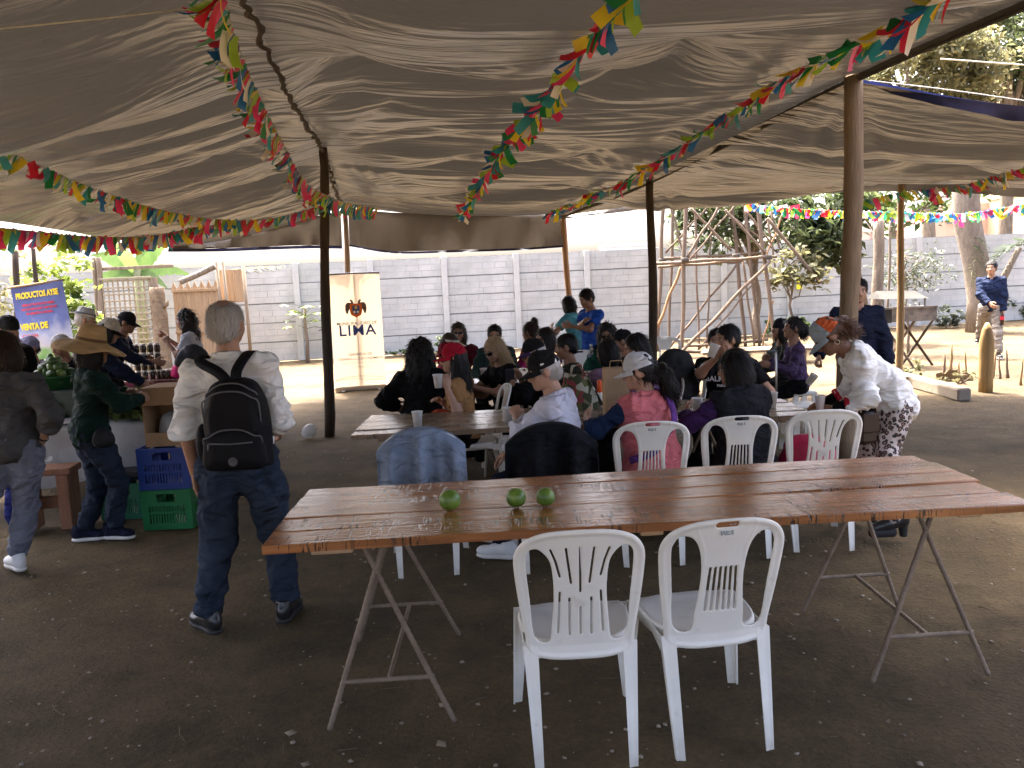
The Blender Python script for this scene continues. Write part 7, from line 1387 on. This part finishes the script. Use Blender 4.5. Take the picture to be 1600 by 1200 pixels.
cup(W(lw, lw['wr'][0] + np.array([.02, .07, .0])), 'small white bowl shaped cup in the leaning woman’s hand', sc=.95)
e = empty('brown_handbag', (dp(1352, 660, 5.05)[0], 5.02, .60), .25, 'brown leather handbag hanging before the leaning woman’s hip', 'bag'); BL = pm('brown_leather', (.035, .017, .010), .5, .25, 8, .2, 20); b = MB(); b.bbox((0, 0, .10), (.13, .05, .20), .02); b.build('bag_body', BL, e); b = MB(); b.bbox((0, -.034, .135), (.12, .012, .12), .006); b.build('flap', BL, e); b = MB(); b.tube([(-.06, 0, .19), (-.03, .02, .36), (.03, .03, .42), (.06, .0, .19)], .007, 6); b.build('strap', BL, e, True)
# --- far side of the middle table
TAN = cloth('tan', (.36, .19, .075)); REDC = cloth('cap_red', (.38, .012, .03))
rx, ry, ra = -.40, 6.52, 82; LB = 'woman in red cap and tan top sipping from a cup in sunglasses'
rw = person(LB, rx, ry, ra, 1.52, 'sit', 6, 0, -6, (14, 4, 0), hands=[LC(rx, ry, ra, 699, 606, 6.24), LC(rx, ry, ra, 690, 628, 6.45)], elbows=[(-.6, -.3, -1), (.7, -.2, -1)], hstyle=('grip', 'relax'), palm=[(.8, .2, 0), (-.5, 0, -.5)], skin=0, top=TAN, sleeve='short', hem=.05, loose=.012, bottom=BLACK, hair='long', hairc='black', q='hi', glasses='dark', cap=(REDC,), seat=.43)
cup(Vector(dp(685, 606, 6.24)) , 'white foam cup held up by the woman in the red cap', sc=1.1)
sack('orange_pouch', 'orange red pouch on the lap of the woman in the red cap', (dp(686, 640, 6.42)[0], 6.42, .57), .2, (.13, .08, .15), cloth('orange_red', (.48, .08, .035)), 26)
person('woman all in black with long dark hair, back turned, at the left', -.78, 6.95, -8, 1.56, 'sit', 8, 0, 0, (-20, 8, 0), hands=[(-.30, .2, .66), (.16, .4, .78)], top=BLACK, hem=.12, loose=.03, bottom=BLACK, hair='big', hairc='black', q='hi', girth=1.2, seat=.44, skin=1, face=False)
bx_, by_, ba = .33, 6.92, 70; LB = 'man in black and purple cap looking at his phone'
person(LB, bx_, by_, ba, 1.52, 'sit', 14, 0, 0, (16, 14, 0), hands=[LC(bx_, by_, ba, 800, 596, 6.8), LC(bx_, by_, ba, 812, 590, 6.95)], hstyle=('grip', 'grip'), top=BLACK, sleeve='long', hem=.05, loose=.018, bottom=BLACK, hair='short', hairc='grey', q='hi', cap=(CAPD, None, True, 1.0, cloth('brim_purple', (.05, .025, .10))), skin=1, glasses='thin', seat=.42)
b = MB(); b.bbox((0, 0, 0), (.075, .01, .15), .004, Rm(.5, 0, 0)); tag(b.build('phone', MATS['phone'], None, loc=tuple(dp(797, 588, 6.78))), 'phone held by the man in the black and purple cap', 'phone')
dx_, dy_, da = 1.81, 6.72, 150; LB = 'man in black lettered T-shirt drinking from a white cup'
dm = person(LB, dx_, dy_, da, 1.62, 'sit', 4, 0, 0, (-40, 2, 0), hands=[LC(dx_, dy_, da, 1170, 640, 6.4), LC(dx_, dy_, da, 1122, 556, 6.40)], elbows=[(-1, .1, -.8), (1, .2, -1)], hstyle=('relax', 'grip'), palm=[None, (-.5, -.6, 0)], top=BLACK, sleeve='short', hem=.05, loose=.022, bottom=BLACK, hair='short', hairc='black', q='hi', skin=1, girth=1.25, seat=.43, sh=.185)
cup(Vector(dp(1110, 552, 6.36)) + Vector((0, 0, -.03)), 'white cup at the mouth of the man in the lettered T-shirt', (0, .4, 0), 1.15)
for t, s_, dz in (('BALMAIN', .062, .055), ('PARIS', .028, -.0)):
    me = text_mesh('lettering', t, s_, .001, bold=.001); me.materials.append(WM); o = link('lettering', me, dm['root']); ch_ = dm['chest'] + dm['RT'] @ np.array([.02, .163, dz]); o.matrix_local = Matrix.Translation(ch_) @ Matrix(dm['RT'].tolist()).to_4x4() @ Matrix.Rotation(math.pi, 4, 'Z') @ Matrix.Rotation(math.pi / 2, 4, 'X')
hx_, hy_, ha = 1.12, 6.65, 82; LB = 'woman with long black hair looking down, mauve scarf around her'
person(LB, hx_, hy_, ha, 1.54, 'sit', 8, 0, 0, (14, 12, 0), hands=[(-.1, .3, .8), (.1, .32, .78)], top=cloth('mauve', (.19, .10, .17)), hem=.05, loose=.03, bottom=BLACK, hair='long', hairc='black', q='hi', skin=1, seat=.43)
# --- further back
def seated(label, px, Y, ztop, yaw, **k):
    x = dp(px, 520, Y)[0]; S_ = (ztop - .525 - .02) / 0.82; H = max(1.36, min(1.70, S_ * 1.72)); a = dict(lean=6, seat=.43, hem=.05); a.update(k); return person(label, x, Y, yaw, H, 'sit', **a)
seated('blonde woman in black T-shirt and big sunglasses looking down', 785, 7.62, 1.25, 120, head=(10, 24, 0), top=BLACK, sleeve='short', bottom=BLACK, hair='long', hairc='blonde', glasses='dark', skin=0, q='hi', hands=[(-.05, .34, .77), (.12, .34, .77)])
seated('dark haired woman with glasses behind the capped men', 860, 8.25, 1.27, 110, head=(10, 5, 0), top=cloth('wine', (.10, .015, .03)), bottom=BLACK, hair='bob', hairc='dark', glasses='thin', skin=1)
seated('short haired man in dark olive T-shirt right of the capped men', 895, 7.35, 1.25, 75, head=(10, 8, 0), top=cloth('olive_dark', (.03, .03, .022)), sleeve='short', bottom=BLACK, hair='short', hairc='black', skin=1)
seated('woman in dark red top and dark glasses facing us by the wall', 717, 9.85, 1.30, 178, head=(0, 2, 0), top=cloth('dark_red', (.10, .012, .02)), sleeve='short', bottom=BLACK, hair='bob', hairc='brown', glasses='dark', skin=1)
seated('man in dark green jacket and cap facing us behind the blonde woman', 774, 9.4, 1.27, 170, head=(10, 5, 0), top=cloth('forest', (.018, .035, .03)), loose=.025, bottom=BLACK, hair='short', hairc='black', glasses='dark', skin=1)
seated('woman in pink top with hair in a bun, turned away', 836, 9.6, 1.27, 60, head=(0, 5, 0), top=cloth('magenta', (.42, .03, .14)), bottom=BLACK, hair='bun', hairc='brown', skin=1)
seated('woman in pale visor and brown hair leaning to the woman in black', 692, 8.05, 1.27, -100, head=(-10, 10, 0), top=cloth('rose', (.40, .06, .10)), bottom=BLACK, hair='bob', hairc='brown', visor=cloth('visor_cream', (.55, .50, .40)), skin=1)
seated('person in dark red cap behind the woman in the bright red cap', 706, 7.45, 1.20, 60, head=(0, 6, 0), top=cloth('pale_grey', (.36, .36, .36)), bottom=BLACK, hair='short', hairc='dark', cap=(cloth('cap_maroon', (.20, .012, .025)),), skin=1)
seated('curly haired woman in sunglasses and green scarf facing us', 950, 8.62, 1.25, 160, head=(10, 4, 0), top=cloth('green_scarf', (.02, .09, .06)), loose=.025, bottom=BLACK, hair='curly', hairc='dark', glasses='dark', skin=2)
seated('person in black cap just behind the long haired woman', 982, 8.2, 1.20, 80, head=(0, 5, 0), top=BLACK, bottom=BLACK, hair='short', hairc='black', cap=(CAPD, None, False), skin=1)
seated('person with mauve sweater and dark strap seated facing the table', 955, 7.1, 1.15, 25, head=(30, 10, 0), top=cloth('mauve_pale', (.28, .17, .25)), loose=.025, bottom=BLACK, hair='bob', hairc='black', skin=1, hands=[(-.1, .35, .8), (.1, .35, .8)])
seated('person half hidden behind the man drinking', 1122, 7.45, 1.23, 150, head=(10, 0, 0), top=BLACK, bottom=BLACK, hair='short', hairc='dark', skin=1)
seated('woman in purple sweater seated sideways before the tower', 1246, 8.5, 1.24, 84, head=(10, -4, 0), top=cloth('violet', (.10, .065, .14)), bottom=BLACK, hair='bunch', hairc='black', skin=1, hands=[LC(2.98, 8.5, 84, 1200, 572, 8.4), LC(2.98, 8.5, 84, 1198, 562, 8.65)], elbows=[(-.3, -.3, -1), (.3, -.3, -1)], hstyle=('grip', 'grip'))
seated('woman in dark cap and grey green top beside the woman in purple', 1226, 8.95, 1.19, 95, head=(0, -2, 0), top=cloth('grey_green', (.055, .065, .06)), bottom=BLACK, hair='bob', hairc='black', cap=(CAPD, None, False), skin=1)
# --- standing in the background
x, y, a = 1.06, 10.5, 118; LB = 'man in bright blue T-shirt standing with folded arms'
person(LB, x, y, a, 1.57, 'stand', 2, 0, 0, (8, 22, 0), hands=[LC(x, y, a, 893, 510, 10.25), LC(x, y, a, 912, 502, 10.22)], elbows=[(-1, -.1, -.8), (1, -.1, -.8)], hstyle=('relax', 'fist'), palm=[(1, 0, 0), (-1, 0, 0)], top=cloth('royal', (.018, .075, .36)), sleeve='short', hem=.10, loose=.018, bottom=NAVY, shoes=GSHOE, hair='short', hairc='black', q='hi', skin=2, girth=1.05)
x, y, a = .97, 11.3, 40; LB = 'person in turquoise T-shirt bending away beside the man in bright blue'
person(LB, x, y, a, 1.50, 'stand', 22, 0, 0, (0, 20, 0), hands=[LC(x, y, a, 862, 512, 11.4), (.25, .25, .85)], top=cloth('turquoise', (.09, .30, .34)), sleeve='short', hem=.10, loose=.018, bottom=NAVY, shoes=GSHOE, hair='bob', hairc='black', skin=1)
x, y, a = 3.30, 7.72, 168; LB = 'man in navy jacket standing behind the thick pale pole with a cup'
person(LB, x, y, a, 1.58, 'stand', 0, 0, 0, (0, 5, 0), hands=[(-.26, .1, .78), LC(x, y, a, 1268, 580, 7.5)], elbows=[(-1, -.5, -.5), (1, -.4, -.6)], hstyle=('relax', 'grip'), top=NAVY, hem=.16, loose=.028, bottom=BLACK, shoes=GSHOE, hair='short', hairc='black', q='hi', skin=1, girth=1.12, sh=.178, collar=NAVY)
cup(Vector(dp(1263, 600, 7.42)), 'white cup hanging in the hand of the man in the navy jacket', (.3, .5, 0), 1.1)
x, y, a = 8.55, 14.47, 152; LB = 'man in navy puffer jacket and pale trousers walking with a drink bottle'; feet_dir[LB] = [(-.2, 1), (.3, 1)]
wm_ = person(LB, x, y, a, 1.70, 'stand', 2, 0, 0, (-14, 4, 0), feet=[LG(x, y, a, 1560, 560), LG(x, y, a, 1527, 552)], hands=[LC(x, y, a, 1568, 486, 14.3), LC(x, y, a, 1546, 474, 14.2)], elbows=[(-1, -.5, -.4), (1, -.3, -.6)], hstyle=('grip', 'relax'), top=cloth('puffer', (.010, .017, .045)), hem=.10, loose=.024, bottom=cloth('stone', (.24, .21, .18)), bloose=.02, shoes=GSHOE, sole=WSOLE, hair='short', hairc='black', q='hi', skin=1, girth=1.05, sh=.165, group='people in the yard', collar=cloth('puffer', (.010, .017, .045)))
e = empty('soda_bottle', Vector(dp(1566, 497, 14.25)) + Vector((0, 0, -.12)), 0, 'dark soda bottle with red label in the walking man’s hand', 'bottle'); b = MB(); b.lathe([(.001, 0), (.03, 0), (.032, .01), (.032, .16), (.012, .21), (.012, .235)], 14, cap1=True); b.build('body', pm('cola', (.03, .012, .008), .2, .1, 5, 0), e, True); b = MB(); b.lathe([(.033, .09), (.033, .15)], 14); b.build('bottle_label', pm('red_label', (.55, .02, .04), .5), e, True)
# --- at the stall
x, y, a = -4.76, 9.05, -70; person('man in pale brimmed hat standing behind the straw hatted woman', x, y, a, 1.62, 'stand', 6, 0, 0, (0, 10, 0), top=cloth('beige', (.28, .25, .20)), hem=.1, loose=.018, bottom=NAVY, shoes=GSHOE, hair='short', hairc='grey', hat=('brim', cloth('hat_pale', (.45, .45, .43)), pm('hat_dark_band', (.12, .12, .12), .8)), skin=1, group='people at the stall')
x, y, a = -4.15, 8.0, -62; person('person in navy jacket and beige cap leaning over the stall', x, y, a, 1.55, 'stand', 20, 0, 0, (-5, 25, 0), hands=[(-.15, .42, .9), (.15, .45, .88)], top=NAVY, hem=.12, loose=.03, bottom=BLACK, shoes=GSHOE, hair='bob', hairc='black', cap=(cloth('cap_beige', (.45, .41, .34)), None, True, 1.0, BLACK), skin=1, group='people at the stall')
x, y, a = -4.66, 9.45, -82; person('dark haired man in navy shirt bending toward the jars', x, y, a, 1.60, 'stand', 24, 0, 0, (0, 20, 0), hands=[LC(x, y, a, 232, 560, 9.6), LC(x, y, a, 240, 565, 9.4)], top=NAVY, hem=.1, loose=.018, bottom=BLACK, shoes=GSHOE, hair='short', hairc='black', cap=(CAPD, None, True), skin=2, group='people at the stall')
x, y, a = -3.86, 10.05, 98; ew = person('curly haired woman in white T-shirt eating beside the jars', x, y, a, 1.55, 'stand', 12, 0, 0, (5, 8, 0), hands=[LC(x, y, a, 262, 535, 9.9), LC(x, y, a, 258, 527, 10.2)], elbows=[(-.4, -.3, -1), (.4, -.3, -1)], hstyle=('fist', 'fist'), top=cloth('white_tee', (.50, .50, .52)), sleeve='short', hem=.1, loose=.018, bottom=BLACK, shoes=GSHOE, hair='big', hairc='dark', skin=2, group='people at the stall')
sack('shoulder_bag', 'black and cream shoulder bag of the eating woman', (dp(300, 565, 9.75)[0], 9.78, .86), .3, (.20, .09, .28), pm('bag_black', (.02, .02, .022), .6, .2, 6), 27)
x, y, a = -4.30, 7.05 + .55, -120; person('person with black cap looking down at the far left', dp(6, 520, 7.6)[0], 7.6, a, 1.60, 'stand', 5, 0, 0, (0, 18, 0), top=BLACK, hem=.1, loose=.02, bottom=BLACK, shoes=GSHOE, hair='short', hairc='black', cap=(CAPD, None, False), skin=1, group='people at the stall')
LAV = cloth('lavender', (.28, .27, .40)); ap = person('vendor in lavender head cloth and face mask behind the stall', dp(50, 560, 8.05)[0], 8.05, 190, 1.36, 'stand', 0, 0, 0, (-30, 8, 0), top=cloth('smock_grey', (.17, .18, .22)), hem=.12, loose=.02, bottom=BLACK, shoes=GSHOE, hair='short', hairc='black', net=LAV, mask=cloth('mask_mint', (.40, .52, .48)), skin=1, group='people at the stall', glasses='thin')
person('vendor in white hair net and black jacket behind the avocados', dp(104, 560, 8.25)[0], 8.25, 175, 1.36, 'stand', 4, 0, 0, (-15, 14, 0), top=BLACK, hem=.12, loose=.025, bottom=BLACK, shoes=GSHOE, hair='short', hairc='dark', net=cloth('hair_net', (.50, .48, .47)), skin=1, group='people at the stall')
b = MB(); b.sheet(lambda u, v: (-.15 + .3 * u, .008 * math.sin(u * 6), .0 + .42 * v), 8, 8); e = b.build('apron_print', pm('apron', (.10, .10, .10), .8, .4, 14, .1, col2=(.35, .33, .30)), ap['root'], True); e.location = (0, ap['chest'][1] + .155, ap['P'][2] - .05)
